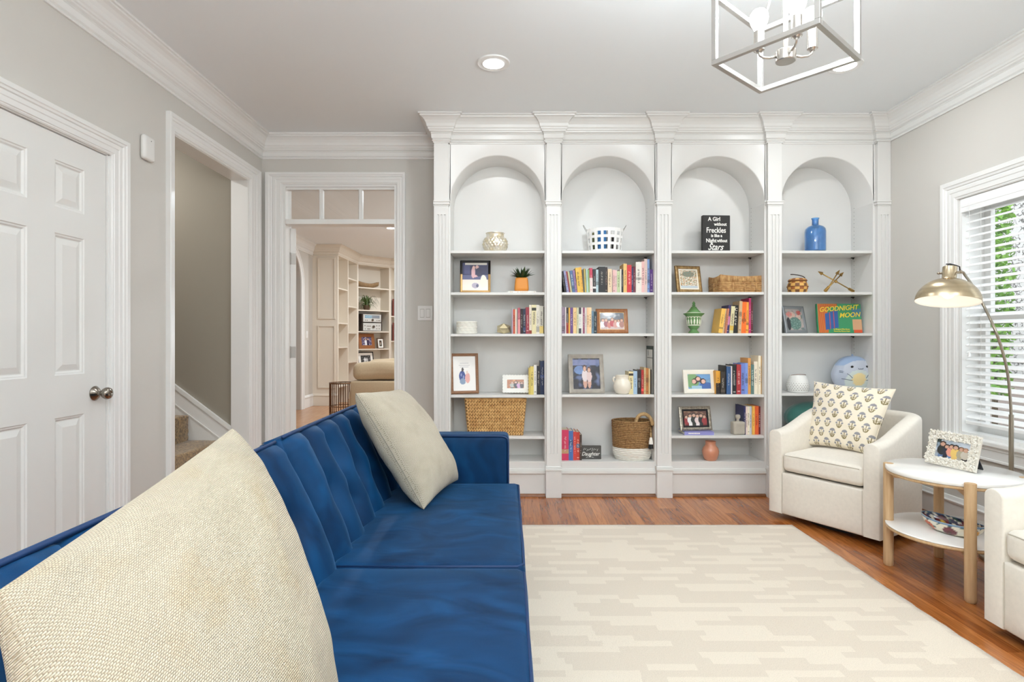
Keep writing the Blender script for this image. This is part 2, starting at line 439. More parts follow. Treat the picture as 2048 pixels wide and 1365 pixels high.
casing('trim_6', BX0+0.004, BX1-0.004, 0, BZ-0.004, 0.135, 0.072, 0.092, onback)['label'] = 'white moulded casing around the transom doorway'
# linings of the openings
b = MB(); b.box(XL-0.125, XL+0.002, SY1-0.004, SY1+0.014, 0, SZ+0.01); b.box(XL-0.125, XL+0.002, SY0-0.014, SY0+0.004, 0, SZ+0.01); b.box(XL-0.125, XL+0.002, SY0+0.004, SY1-0.004, SZ-0.004, SZ+0.012)
struct(b.build('trim_7', M_trim, label='painted lining of the stair opening'))
b = MB(); b.box(BX0, BX0+0.022, YB-0.002, YB+0.124, 0, BZ); b.box(BX1-0.022, BX1, YB-0.002, YB+0.124, 0, BZ); b.box(BX0+0.022, BX1-0.022, YB-0.002, YB+0.124, BZ-0.02, BZ)
struct(b.build('trim_8', M_trim, label='white jamb of the transom doorway'))
b = MB(); b.box(XL-0.12, XL, DY1-0.014, DY1, 0, DZ); b.box(XL-0.12, XL, DY0, DY0+0.014, 0, DZ); b.box(XL-0.12, XL, DY0, DY1, DZ-0.012, DZ)
struct(b.build('trim_9', M_trim, label='white jamb of the six panel door'))

# transom: bar, two muntins, three panes
tz0, tz1 = 2.086, BZ-0.02
tr = thing('window_1', 'three pane glass transom above the doorway', None, (0, YB+0.05, 0), kind='structure')
ja, jb = BX0+0.022, BX1-0.022
MB().box(ja, jb, YB-0.012, YB+0.10, 2.046, tz0).build('transom_bar', M_trim, tr, world=True, bevel=0.004)
MB().box(ja, jb, YB+0.02, YB+0.07, tz1-0.018, tz1).build('top_rail', M_trim, tr, world=True)
mu = [PX(639.5, YB), PX(719, YB)]
for x in mu: MB().prism([(x-0.016, YB+0.06), (x-0.016, YB+0.03), (x-0.006, YB+0.012), (x+0.006, YB+0.012), (x+0.016, YB+0.03), (x+0.016, YB+0.06)], tz0, tz1-0.018).build('muntin', M_trim, tr, world=True)
M_pane = clear_glass('window_pane', (0.97, 0.98, 0.98, 1), 0.05)
for xa, xb in ((ja, mu[0]), (mu[0], mu[1]), (mu[1], jb)):
    MB().box(xa+0.004, xb-0.004, YB+0.043, YB+0.047, tz0, tz1-0.018).build('pane', M_pane, tr, world=True)

# door leaf of the doorway, swung open into the far room: only its edge and hinges show
dl = thing('door_2', 'white door swung open into the far room, edge and hinges showing', None, (ja+0.001, YB+0.10, 0), (0, 0, math.radians(121)), kind='structure')
MB().box(0, 0.84, -0.044, 0, 0.012, 2.036).build('door_leaf', M_door, dl, bevel=0.002)
for v in (517, 705):
    z = PZ(v, YB+0.08); h = thing('hinge', None, None); h.parent = dl; WM[h.name] = WM[dl.name]
    MB().box(-0.004, 0.0, -0.040, -0.004, z-0.045, z+0.045).cyl((-0.006, 0.004, z-0.048), (-0.006, 0.004, z+0.048), 0.006, n=10).build('hinge_leaf', mat('satin_nickel', (176, 173, 168), 0.5, 0.6), h)

# ---------------------------------------------------------------- six panel door in the left wall
D0, D1, DF = DY0+0.017, 2.773, XL-0.010             # near edge, lock edge, face
dr = thing('door_1', 'closed white six panel door with a nickel knob', None, (DF, D0, 0), kind='structure')
DH = 2.033
cols_ = [(D1-0.138-0.172, D1-0.138), (D0+0.138, D0+0.138+0.172)]
rows_ = [(1.716, 1.92), (0.98, 1.602), (0.24, 0.795)]
b = MB(); fx0, fx1 = DF-0.035, DF
ys = [D0, cols_[1][0], cols_[1][1], cols_[0][0], cols_[0][1], D1]
for a, c in ((ys[0], ys[1]), (ys[2], ys[3]), (ys[4], ys[5])): b.box(fx0, fx1, a, c, 0.012, DH)
zs = [0.012, rows_[2][0], rows_[2][1], rows_[1][0], rows_[1][1], rows_[0][0], rows_[0][1], DH]
for a, c in cols_:
    for k in range(0, 8, 2): b.box(fx0, fx1, a, c, zs[k], zs[k+1])
b.build('stiles_and_rails', M_door, dr, world=True)
def raised_panel(y0, y1, z0, z1):
    """moulded edge sloping in, flat groove, bevel up to a raised field"""
    rings = [(0, 0.0), (0.004, -0.004), (0.010, -0.005), (0.016, -0.011), (0.020, -0.011), (0.046, -0.003), (0.048, -0.003)]
    b = MB()
    for d, t in rings: b.v += [(DF+t, y0+d, z0+d), (DF+t, y1-d, z0+d), (DF+t, y1-d, z1-d), (DF+t, y0+d, z1-d)]
    for k in range(len(rings)-1):
        for j in range(4): b.f.append((k*4+j, k*4+(j+1) % 4, (k+1)*4+(j+1) % 4, (k+1)*4+j))
    n = (len(rings)-1)*4; b.f.append((n, n+1, n+2, n+3)); return b
for a, c in cols_:
    for z0, z1 in rows_: raised_panel(a, c, z0, z1).build('panel', M_door, dr, world=True)
ky, kz = 2.700, 0.882
kn = MB().lathe([(0.0, 0.0), (0.034, 0.0), (0.035, 0.004), (0.026, 0.014), (0.012, 0.022), (0.0105, 0.034), (0.014, 0.040), (0.024, 0.046), (0.0285, 0.056), (0.0285, 0.064), (0.025, 0.072), (0.012, 0.0765), (0.010, 0.074), (0.001, 0.074)], 28)
kb = MB().add([(DF+z, ky+x, kz+y) for x, y, z in kn.v], kn.f).build('door_knob', M_steel, dr, world=True, auto=50)

# ---------------------------------------------------------------- baseboards
def base_profile(name, pts_fn, a0, a1, label):
    prof = [(0.016, 0.0), (0.016, 0.13), (0.022, 0.132), (0.024, 0.142), (0.016, 0.150), (0.010, 0.168), (0, 0.170)]
    b = MB()
    for a in (a0, a1): b.v += [pts_fn(a, z, t) for t, z in prof]
    n = len(prof)
    for k in range(n-1): b.f.append((k, k+1, n+k+1, n+k))
    o = struct(b.build(name, M_trim, label=label))
    r = MB(); q = [(0.016, 0.0), (0.034, 0.0), (0.033, 0.008), (0.028, 0.015), (0.021, 0.019), (0.016, 0.019)]
    for a in (a0, a1): r.v += [pts_fn(a, z, t) for t, z in q]
    for k in range(len(q)-1): r.f.append((k, k+1, len(q)+k+1, len(q)+k))
    r.build('shoe_moulding', M_oakstain, o, auto=60); return o
base_profile('baseboard_right', onright, PY, YR, 'white baseboard with stained shoe moulding below the window')
base_profile('baseboard_left', onleft, DY1+0.112, SY0-0.068, 'white baseboard between the door and the stairs')
base_profile('baseboard_back', onback, BX1+0.07, BKL, 'white baseboard left of the bookcase')

# ---------------------------------------------------------------- window on the right
wn = thing('window_2', 'white double hung window behind the blinds', None, (XR+0.09, (WY0+WY1)/2, WZ0), kind='structure')
casing('trim_10', WY0-0.005, WY1+0.005, WZ0-0.002, WZ1+0.005, 0.115, 0.115, 0.118, onright)['label'] = 'white moulded casing around the right window'
gx = XR+0.105
zm = 1.275
for nm, zz0, zz1, xx in (('lower_sash', WZ0+0.02, zm+0.02, gx), ('upper_sash', zm-0.02, WZ1-0.02, gx+0.03)):
    b = MB(); w = 0.045
    b.box(xx, xx+0.028, WY0+0.02, WY0+0.02+w, zz0, zz1); b.box(xx, xx+0.028, WY1-0.02-w, WY1-0.02, zz0, zz1)
    b.box(xx, xx+0.028, WY0+0.02+w, WY1-0.02-w, zz0, zz0+w); b.box(xx, xx+0.028, WY0+0.02+w, WY1-0.02-w, zz1-w, zz1)
    s_ = b.build(nm, M_trim, wn, world=True)
    MB().box(xx+0.012, xx+0.016, WY0+0.05, WY1-0.05, zz0+w, zz1-w).build('pane', M_pane, s_, world=True)
b = MB()
b.box(XR, XR+0.16, WY0, WY0+0.02, WZ0, WZ1); b.box(XR, XR+0.16, WY1-0.02, WY1, WZ0, WZ1); b.box(XR, XR+0.16, WY0+0.02, WY1-0.02, WZ1-0.02, WZ1); b.box(XR, XR+0.17, WY0+0.02, WY1-0.02, WZ0, WZ0+0.02)
b.build('window_jamb', M_trim, wn, world=True)
b = MB(); b.box(XR-0.045, XR+0.10, WY0-0.13, WY1+0.13, WZ0-0.028, WZ0); b.build('window_sill', M_trim, wn, world=True, bevel=0.006)
b = MB(); b.box(XR-0.018, XR, WY0-0.11, WY1+0.11, WZ0-0.115, WZ0-0.028); b.box(XR-0.026, XR, WY0-0.11, WY1+0.11, WZ0-0.05, WZ0-0.028); b.box(XR-0.024, XR, WY0-0.11, WY1+0.11, WZ0-0.115, WZ0-0.10)
b.build('window_apron', M_trim, wn, world=True, bevel=0.003)

M_blind = mat('white_blind', (246, 247, 247), 0.4)
bl = thing('window_blind', 'open white horizontal slat blind hanging in the right window', 'blind', (XR+0.04, (WY0+WY1)/2, WZ0))
by0, by1 = WY0+0.03, WY1-0.025
bb = MB(); bb.box(XR+0.006, XR+0.075, by0, by1, 1.925, WZ1-0.021); bb.box(XR-0.004, XR+0.006, by0-0.012, by1+0.012, 1.905, WZ1+0.002); bb.box(XR-0.006, XR+0.006, by0-0.004, by1+0.004, 1.935, 1.955)
bb.build('headrail', M_blind, bl, world=True, bevel=0.002)
SP = 0.0434; nsl = int((1.905-0.625)/SP)
sl = None
for k in range(nsl):
    z = 1.893-k*SP
    if sl is None:
        m = MB(); pr = [(-0.025, -0.0016), (-0.012, 0.0016), (0, 0.0026), (0.012, 0.0016), (0.025, -0.0016)]
        n = len(pr); th = 0.0026; tilt = math.radians(24)
        for y in (by0, by1):
            for off in (0, -th):
                for x, z2 in pr: m.v.append((x*math.cos(tilt)-(z2+off)*math.sin(tilt), y-(WY0+WY1)/2, x*math.sin(tilt)+(z2+off)*math.cos(tilt)))
        for i in range(n-1): m.f += [(i, i+1, 2*n+i+1, 2*n+i), (n+i, 3*n+i, 3*n+i+1, n+i+1)]
        m.f += [(0, 2*n, 3*n, n), (n-1, 2*n-1, 4*n-1, 3*n-1), tuple(list(range(n))+list(range(2*n-1, n-1, -1))), tuple(list(range(2*n, 3*n))[::-1]+list(range(3*n, 4*n)))]
        sl = m.build('slat', M_blind, bl); sl.location = (0, 0, z-WZ0)
    else: part_copy(sl, bl, (0, 0, z-WZ0))
zb = 1.893-nsl*SP+0.005
MB().box(XR+0.015, XR+0.065, by0, by1, zb-0.012, zb+0.008).build('bottom_rail', M_blind, bl, world=True, bevel=0.003)
M_cord = mat('blind_cord', (235, 235, 232), 0.8)
for y in (by0+0.12, (by0+by1)/2, by1-0.12):
    for dx in (-0.0285, 0.0285):
        MB().cyl((XR+0.04+dx, y, zb), (XR+0.04+dx, y, 1.925), 0.0009, n=6).build('ladder_cord', M_cord, bl, world=True)
c_ = MB().cyl((XR-0.008, by1-0.06, 1.06), (XR-0.008, by1-0.06, 1.93), 0.0012, n=6).build('pull_cord', M_cord, bl, world=True)
MB().lathe([(0.001, 0.03), (0.005, 0.026), (0.009, 0.0), (0.001, 0.0)], 10, (XR-0.008, by1-0.06, 1.035)).build('cord_tassel', M_blind, c_, world=True)

# ---------------------------------------------------------------- recessed ceiling lights
M_lit = emission('lamp_glow', (1.0, 0.97, 0.93, 1), 14)
for i, (cx, cy) in enumerate(CANS[:2]):
    r = thing('recessed_light', ['round white recessed ceiling light left of the pendant lantern', 'round recessed ceiling light half hidden by the pendant lantern'][i], 'ceiling light', (cx, cy, CZ), group='recessed ceiling lights')
    MB().lathe([(0.060, -0.010), (0.064, -0.006), (0.078, -0.003), (0.090, -0.009), (0.0945, -0.007), (0.095, 0.0)], 40).build('trim_ring', M_trim, r, auto=50)
    MB().lathe([(0.0005, -0.0095), (0.061, -0.0095)], 32).build('lamp_lens', M_lit, r)
# ================================================================ the built-in bookcase
HW = 0.062
bk = thing('built_in_bookcase', 'white built-in bookcase with four arched bays and fluted pilasters', 'bookcase', ((BKL+XR)/2, FY, 0))
SPR, RAD = 2.1275, None
bays = [(PIL[i]+HW, PIL[i+1]-HW) for i in range(4)]
bays[3] = (bays[3][0], 2.636)
bays[0] = (-0.424, bays[0][1])
def bpart(b, name, **k): return b.build(name, M_shelf, bk, world=True, **k)
bpart(MB().box(BKL, XR-0.001, BKY, BKY+0.015, 0.0, CZ-0.001), 'back_panel')
edges = [(BKL, bays[0][0])]+[(bays[i][1], bays[i+1][0]) for i in range(3)]+[(bays[3][1], XR-0.001)]
for i, (a, c) in enumerate(edges):
    bpart(MB().box(a, c, FY, YB-0.001 if i == 0 else BKY, 0.0, CZ-0.002), 'partition', bevel=0.002)
# arched head of each bay: a solid with a barrel vault cut from it
for a, c in bays:
    r = (c-a)/2; xc = (a+c)/2; n = 40; b = MB(); zt = CZ-0.002; e = 0.008
    for i in range(n+1):
        t = PI-PI*i/n; ct, st = math.cos(t), math.sin(t)
        b.v += [(xc+(r)*ct, FY, zt), (xc+(r+e if 0 < i < n else r)*ct, FY, SPR+(r+e)*st), (xc+r*ct, FY+e, SPR+r*st), (xc+r*ct, BKY, SPR+r*st)]
    for i in range(n):
        j, k = i*4, (i+1)*4
        b.f += [(j, j+1, k+1, k), (j+1, j+2, k+2, k+1), (j+2, j+3, k+3, k+2)]
    bpart(b, 'arched_head', auto=50)
# pilasters with three flutes, a moulded capital and a plinth
for i, c in enumerate(PIL):
    w = 0.0495; x0, x1 = c-w, c+w
    if i == 0: x0 = BKL
    if i == 4: x1 = XR-0.002
    g, gz0, gz1, dp = 0.009, 0.315, 2.035, 0.006
    b = MB(); b.box(x0, x1, PY+dp, FY, 0.20, 2.10)
    b.box(x0, x1, PY, PY+dp, gz1, 2.10); b.box(x0, x1, PY, PY+dp, 0.20, gz0)
    fl = [c-0.024, c, c+0.024]; xs = [x0]
    for f in fl: xs += [f-g/2-0.0015, f+g/2+0.0015]
    xs.append(x1)
    for k in range(0, 8, 2): b.box(xs[k], xs[k+1], PY, PY+dp, gz0, gz1)
    b.box(x0, x1, PY, FY, 2.13, CZ-0.004)
    p = bpart(b, 'pilaster')
    b = MB()
    lo, hi = (x0, x1)
    for d, z0, z1 in ((0.004, 2.098, 2.106), (0.009, 2.106, 2.124), (0.013, 2.124, 2.133)):
        b.box(lo-(d if i else 0.004), hi+(d if i < 4 else 0), PY-d, FY+0.002, z0, z1)
    b.build('capital', M_shelf, p, world=True, bevel=0.002)
    b = MB(); b.box(x0-(0.006 if i else 0), x1+(0.006 if i < 4 else 0), PY-0.02, FY, 0.0, 0.196)
    for d, z0, z1 in ((0.026, 0.196, 0.206), (0.020, 0.206, 0.214), (0.008, 0.214, 0.222)):
        b.box(x0-(min(d, 0.010) if i else 0.003), x1+(min(d, 0.010) if i < 4 else 0), PY-d, FY, z0, z1)
    b.build('plinth', M_shelf, p, world=True, bevel=0.002)
# base of each bay: floor board, rail, moulding, skirting, stained shoe
for a, c in bays:
    b = MB(); b.box(a-0.012, c+0.012, FY+0.003, FY+0.02, 0.198, 0.25); b.box(a-0.012, c+0.012, FY-0.002, FY+0.02, 0.0, 0.162)
    for d, z0, z1 in ((0.006, 0.160, 0.166), (0.016, 0.166, 0.186), (0.010, 0.186, 0.194), (0.005, 0.194, 0.2)): b.box(a-0.012, c+0.012, FY-d, FY+0.02, z0, z1)
    s_ = bpart(b, 'base_board', bevel=0.0015)
    q = [(0, 0.0), (0.020, 0.0), (0.019, 0.008), (0.014, 0.015), (0.007, 0.019), (0, 0.019)]; r = MB(); n = len(q)
    for x in (a-0.004, c+0.004): r.v += [(x, FY-0.002-t, z) for t, z in q]
    for k in range(n-1): r.f.append((k, k+1, n+k+1, n+k))
    r.build('shoe_moulding', M_oakstain, s_, world=True, auto=60)
    bpart(MB().box(a-0.001, c+0.001, FY+0.004, BKY, 0.228, 0.247), 'bay_floor')
    # lintel line under the crown
sp = sweep_span(CROWN, 2, len(path)-2, CZ-0.0005)
sp.build('crown_moulding', M_shelf, bk, world=True)
sp2 = sweep_span([(0, -0.19), (0.006, -0.19), (0.006, -0.18), (0, -0.18)], 3, len(path)-3, CZ)
sp2.build('crown_fillet', M_shelf, bk, world=True)
# shelves: height of the top face, per bay
SH = [[1.781, 1.478, 1.177, 0.732, 0.432], [1.781, 1.478, 1.179, 0.735], [1.781, 1.480, 1.181, 0.735, 0.437], [1.781, 1.480, 1.181, 0.745, 0.437]]
TOP = [s + [0.247] for s in SH]
M_pin = mat('shelf_pin_metal', (70, 66, 62), 0.4, 0.9)
M_hole = mat('peg_hole', (120, 117, 112), 0.9)
for i, (a, c) in enumerate(bays):
    for z in SH[i]:
        s_ = bpart(MB().box(a+0.001, c-0.001, FY+0.006, BKY-0.001, z-0.019, z), 'shelf', bevel=0.0015)
        if i:
            for y in (BKY-0.04,):
                MB().box(c-0.022, c-0.001, y-0.006, y+0.006, z-0.026, z-0.0195).cyl((c-0.008, y, z-0.0195), (c-0.008, y, z-0.034), 0.004, n=8).build('shelf_pin', M_pin, s_, world=True)
    if i:                                             # the row of peg holes on the bay's right side
        b = MB(); y = BKY-0.04; z = 0.31
        while z < SPR+0.02:
            b.cyl((c-0.0003, y, z), (c-0.0012, y, z), 0.0026, n=8); z += 0.0145*2
        b.build('peg_holes', M_hole, bk, world=True, kind='stuff')
# ================================================================ stairwell
st = thing('staircase', 'brown carpeted stairs climbing behind the left opening', 'stairs', (-2.1, 3.8, 0))
M_carpet = mat('brown_carpet', (178, 144, 94), 0.98, c2=(84, 62, 36), vscale=75, bump=1.0, bscale=420, sheen=0.4)
for k in range(1, 9):
    xn = -1.93-(k-1)*0.25 if k > 1 else -1.985; z = 0.1905*k
    if k > 1: xn = -2.148-(k-2)*0.252
    xb = xn-0.36
    def worn(x, y, zz, xn=xn, z=z):
        j = noise.noise(Vector((x*60, y*60, zz*60)))*0.006
        return (x+j, y, zz+j)
    MB().rbox(xb, xn, 3.302, 4.272, z-0.215, z, r=0.022, n=14, fn=worn).build('step', M_carpet, st, world=True, smooth=True)
# skirting board rising beside the steps
b = MB()
def skirt(zoff0, zoff1, t0, name):
    pts = [(-2.078, 4.28), (-3.9, 4.28)]
    m = MB(); sl = 0.1905/0.252
    x0, x1 = -2.078, -3.9; zt = 0.470; d = zt+(x0-x1)*sl
    m.v = [(x0, 4.28-t0, zt+zoff0), (x1, 4.28-t0, d+zoff0), (x1, 4.28-t0, d+zoff1), (x0, 4.28-t0, zt+zoff1),
           (x0, 4.285, zt+zoff0), (x1, 4.285, d+zoff0), (x1, 4.285, d+zoff1), (x0, 4.285, zt+zoff1)]
    m.f = [(0, 1, 2, 3), (3, 2, 6, 7), (0, 4, 5, 1), (0, 3, 7, 4)]
    return m.build(name, M_trim, st, world=True)
skirt(-0.6, 0.0, 0.012, 'skirt_board'); skirt(-0.03, 0.004, 0.02, 'skirt_cap'); skirt(-0.152, -0.140, 0.017, 'skirt_bead')
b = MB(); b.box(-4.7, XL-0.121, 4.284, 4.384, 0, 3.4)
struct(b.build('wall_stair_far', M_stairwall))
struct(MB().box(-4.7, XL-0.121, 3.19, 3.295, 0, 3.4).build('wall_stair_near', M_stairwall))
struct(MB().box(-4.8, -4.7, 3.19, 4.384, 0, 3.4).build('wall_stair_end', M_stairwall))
struct(MB().box(-4.8, XL-0.121, 3.19, 4.384, 3.4, 3.5).build('ceiling_stair', M_stairwall))
# closet behind the six panel door stays dark
# ================================================================ the living room beyond the doorway
M_farwall = mat('far_room_wall', (203, 199, 192), 0.7)
M_farcab = mat('far_cabinet_paint', (226, 217, 203), 0.45)
M_farfloor = mat('far_oak_floor', (194, 148, 110), 0.25, c2=(172, 124, 86), vscale=2.2, stretch=(22, 1.2, 1), bump=0.05, bscale=30)
struct(MB().box(-4.9, 1.2, YB-0.0, 12.6, -0.06, -0.001).build('floor_far_room', M_farfloor))
struct(MB().box(-4.9, 1.2, YB+0.12, 12.6, CZ, CZ+0.1).build('ceiling_far_room', M_ceil))
struct(MB().box(-4.9, 1.2, 12.5, 12.6, 0, CZ).build('wall_far_back', M_farwall))
struct(MB().box(1.1, 1.2, YB+0.12, 12.6, 0, CZ).build('wall_far_right', M_farwall))
struct(MB().box(-5.0, -4.9, 4.4, 12.6, 0, CZ).build('wall_far_hall', M_farwall))
struct(MB().box(-4.9, XL-0.06, YB-0.11, YB-0.001, 0, CZ).build('wall_far_near', M_farwall))
FX = -3.35; ay0, ay1, asp = 8.10, 9.14, 2.02; ar = (ay1-ay0)/2; ac = (ay0+ay1)/2
b = MB(); b.box(FX-0.12, FX, 6.2, ay0, 0, CZ); b.box(FX-0.12, FX, ay1, 9.75, 0, CZ)
n = 24
for i in range(n):
    t0, t1 = PI-PI*i/n, PI-PI*(i+1)/n
    q = [(ac+ar*math.cos(t0), asp+ar*math.sin(t0)), (ac+ar*math.cos(t1), asp+ar*math.sin(t1))]
    b.add([(FX, q[0][0], q[0][1]), (FX, q[1][0], q[1][1]), (FX, q[1][0], CZ), (FX, q[0][0], CZ), (FX-0.12, q[0][0], q[0][1]), (FX-0.12, q[1][0], q[1][1])],
          [(0, 1, 2, 3), (0, 4, 5, 1)])
struct(b.build('wall_far_left', M_farwall))
b = MB(); prof = [(0, 0.0), (0, 0.018), (0.4, 0.022), (0.7, 0.022), (0.75, 0.032), (1, 0.032), (1, 0)]; w = 0.10
pth = [(ac-ar, 0.0, -1, 0), (ac-ar, asp, -1, 0)]+[(ac+ar*math.cos(PI-PI*i/n), asp+ar*math.sin(PI-PI*i/n), math.cos(PI-PI*i/n), math.sin(PI-PI*i/n)) for i in range(1, n)]+[(ac+ar, asp, 1, 0), (ac+ar, 0.0, 1, 0)]
m_ = len(prof)
for y, z, ny, nz in pth: b.v += [(FX+t, y+ny*d*w, z+nz*d*w) for d, t in prof]
for i in range(len(pth)-1):
    for k in range(m_-1): b.f.append((i*m_+k, i*m_+k+1, (i+1)*m_+k+1, (i+1)*m_+k))
struct(b.build('trim_11', M_trim, label='white arched casing in the room beyond the doorway'))
def far_sweep(pts, prof, z, name, mt, **k):
    b = MB(); n = len(prof); global path
    keep = path; path = pts; rings = [offset_path(pts, d) for d, h in prof]; path = keep
    for i in range(len(pts)): b.v += [(rings[q][i][0], rings[q][i][1], z+prof[q][1]) for q in range(n)]
    for i in range(len(pts)-1):
        for q in range(n-1): b.f.append((i*n+q, i*n+q+1, (i+1)*n+q+1, (i+1)*n+q))
    return b.build(name, mt, **k)
struct(far_sweep([(FX, 6.2), (FX, 9.70)], CROWN, CZ, 'trim_12', M_trim, label='crown moulding of the far room left wall'))
BASEP = [(0.016, 0), (0.016, 0.16), (0.026, 0.165), (0.026, 0.178), (0.012, 0.2), (0, 0.205)]
struct(far_sweep([(FX, ay1+0.1), (FX, 9.70)], BASEP, 0, 'baseboard_far', M_trim, label='white baseboard beside the far arch'))
MB().box(FX+0.0, FX+0.006, 9.38, 9.46, 1.155, 1.27).box(FX+0.006, FX+0.011, 9.405, 9.435, 1.19, 1.235).build('light_switch', M_trim, label='small white light switch beside the far arch', cat='switch', group='light switches')
# cabinets of the far room: panelled end, side bays, corner bay
fc = thing('far_bookcase', 'cream built-in corner bookcase in the room beyond the doorway', 'bookcase', (-3.1, 9.7, 0))
def fpart(b, name, mt=None, **k): return b.build(name, mt or M_farcab, fc, world=True, **k)
QY = 9.70; C0 = (-2.92, QY); C1 = (-2.89, 10.85); C2 = (-2.385, 11.40); C3 = (0.9, 11.40)
ep = fpart(MB().box(FX, C0[0], QY, QY+0.05, 0, CZ-0.002), 'end_panel')
xa, xb = PX(635.5, QY), PX(671, QY)
for za, zb2 in ((PZ(639, QY), PZ(516, QY)), (PZ(777, QY), PZ(651, QY))):
    b = MB(); w = 0.026
    for r0, r1, y in ((0, w, 0.014), (0.006, 0.018, 0.022)):
        b.box(xa+r0, xa+r1, QY-y, QY, za+r0, zb2-r0); b.box(xb-r1, xb-r0, QY-y, QY, za+r0, zb2-r0); b.box(xa+r1, xb-r1, QY-y, QY, za+r0, za+r1); b.box(xa+r1, xb-r1, QY-y, QY, zb2-r1, zb2-r0)
    b.build('panel_moulding', M_farcab, ep, world=True)
far_sweep([(FX, QY), C0], BASEP, 0, 'base_moulding', M_farcab, parent=ep, world=True)
ZT = 2.563
def run(p, q, nb, zs, depth=0.30, zbase=0.0):
    """a run of shelf bays between plan points p and q, its front facing right of p->q"""
    p, q = Vector(p), Vector(q); d = (q-p).normalized(); nrm = Vector((-d.y, d.x))       # back direction
    L = (q-p).length
    def bx(s0, s1, t0, t1, z0, z1):
        m = MB(); c = [p+d*s0+nrm*t0, p+d*s1+nrm*t0, p+d*s1+nrm*t1, p+d*s0+nrm*t1]
        return m.add([(v.x, v.y, z0) for v in c]+[(v.x, v.y, z1) for v in c], [(0,3,2,1),(4,5,6,7),(0,1,5,4),(1,2,6,5),(2,3,7,6),(3,0,4,7)])
    fpart(bx(0, L, depth, depth+0.02, 0, CZ-0.002), 'back_panel')
    fpart(bx(0, L, 0, depth-0.001, ZT, CZ-0.002), 'frieze')
    for i in range(nb+1):
        s = L*i/nb; fpart(bx(max(0, s-0.022), min(L, s+0.022), 0, depth, 0, ZT), 'upright')
    for i in range(nb):
        for z in zs[i % len(zs)]: fpart(bx(L*i/nb+0.02, L*(i+1)/nb-0.02, 0.004, depth, z-0.022, z), 'shelf')
    return p, d, nrm
run(C0, C1, 2, [[2.02, 1.42, 1.0, 0.32], [2.25, 1.74, 1.26, 0.72]], 0.30)
cp, cd, cn = run(C1, C2, 1, [[2.136, 1.70, 1.287, 0.946, 0.61]], 0.30)
run(C2, C3, 4, [[2.136, 1.60, 1.1, 0.7]], 0.30)
far_sweep([(FX, QY), C0, C1, C2, C3], CROWN, CZ-0.001, 'crown_moulding', M_farcab, parent=fc, world=True)
# things on the corner bay's shelves; s runs along the front, t back into the bay
def spot(s, t, z): v = cp+cd*s+cn*t; return (v.x, v.y, z)
rz = math.atan2(cd.y, cd.x)
def fthing(name, label, cat, s, t, z, turn=0.0, **k): return thing(name, label, cat, spot(s, t, z), (0, 0, rz+turn), **k)
L_ = (Vector(C2)-Vector(C1)).length
t = fthing('driftwood_bowl', 'boat shaped wooden bowl on top shelf of far corner bookcase', 'bowl', 0.30, 0.13, 2.137)
M_drift = mat('driftwood', (150, 122, 88), 0.7, vary=0.2, vscale=20)
b = MB(); n, mm = 24, 8
for j in range(mm+1):
    a = -0.9+1.8*j/mm
    for i in range(n+1):
        u = -1+2*i/n; zz = 0.012+0.09*(abs(a)**2)+0.05*u*u; b.v.append((u*0.25, a*0.075*math.sqrt(max(0, 1-u*u*0.9)), zz))
for j in range(mm):
    for i in range(n): b.f.append((j*(n+1)+i, j*(n+1)+i+1, (j+1)*(n+1)+i+1, (j+1)*(n+1)+i))
o = b.build('bowl_shell', M_drift, t, smooth=True); sd = o.modifiers.new('thickness', 'SOLIDIFY'); sd.thickness = 0.012
t = fthing('trailing_plant', 'green spiky trailing plant above the far stereo', 'plant', 0.27, 0.10, 1.701)
MB().lathe([(0.001, 0), (0.055, 0), (0.075, 0.10), (0.068, 0.10), (0.06, 0.085), (0.001, 0.085)], 20).build('pot', mat('plant_pot_dark', (90, 70, 50), 0.6), t, auto=40)
M_leaf = mat('far_leaf', (72, 92, 40), 0.5, vary=0.4, vscale=30)
b = MB(); rr = random.Random(5)
for k in range(90):
    a = rr.random()*2*PI; l = rr.uniform(0.16, 0.30); up = rr.uniform(0.05, 0.24); w = rr.uniform(0.006, 0.011); pv = []
    for i in range(6):
        f = i/5; r = l*f; z = 0.09+up*math.sin(f*PI*0.75)-0.10*f*f; ww = w*(1-f**2)+0.0006
        y = r*math.sin(a)*0.55
        y = min(y, 0.16); pv += [(r*math.cos(a)-ww*math.sin(a), y+ww*math.cos(a), max(z, 0.01)), (r*math.cos(a)+ww*math.sin(a), y-ww*math.cos(a), max(z, 0.01))]
    b.add(pv, [(2*i, 2*i+1, 2*i+3, 2*i+2) for i in range(5)])
b.build('leaves', M_leaf, t)
M_alu = mat('silver_faceplate', (222, 222, 218), 0.35, 0.3)
M_walnut = mat('dark_walnut', (48, 34, 26), 0.5)
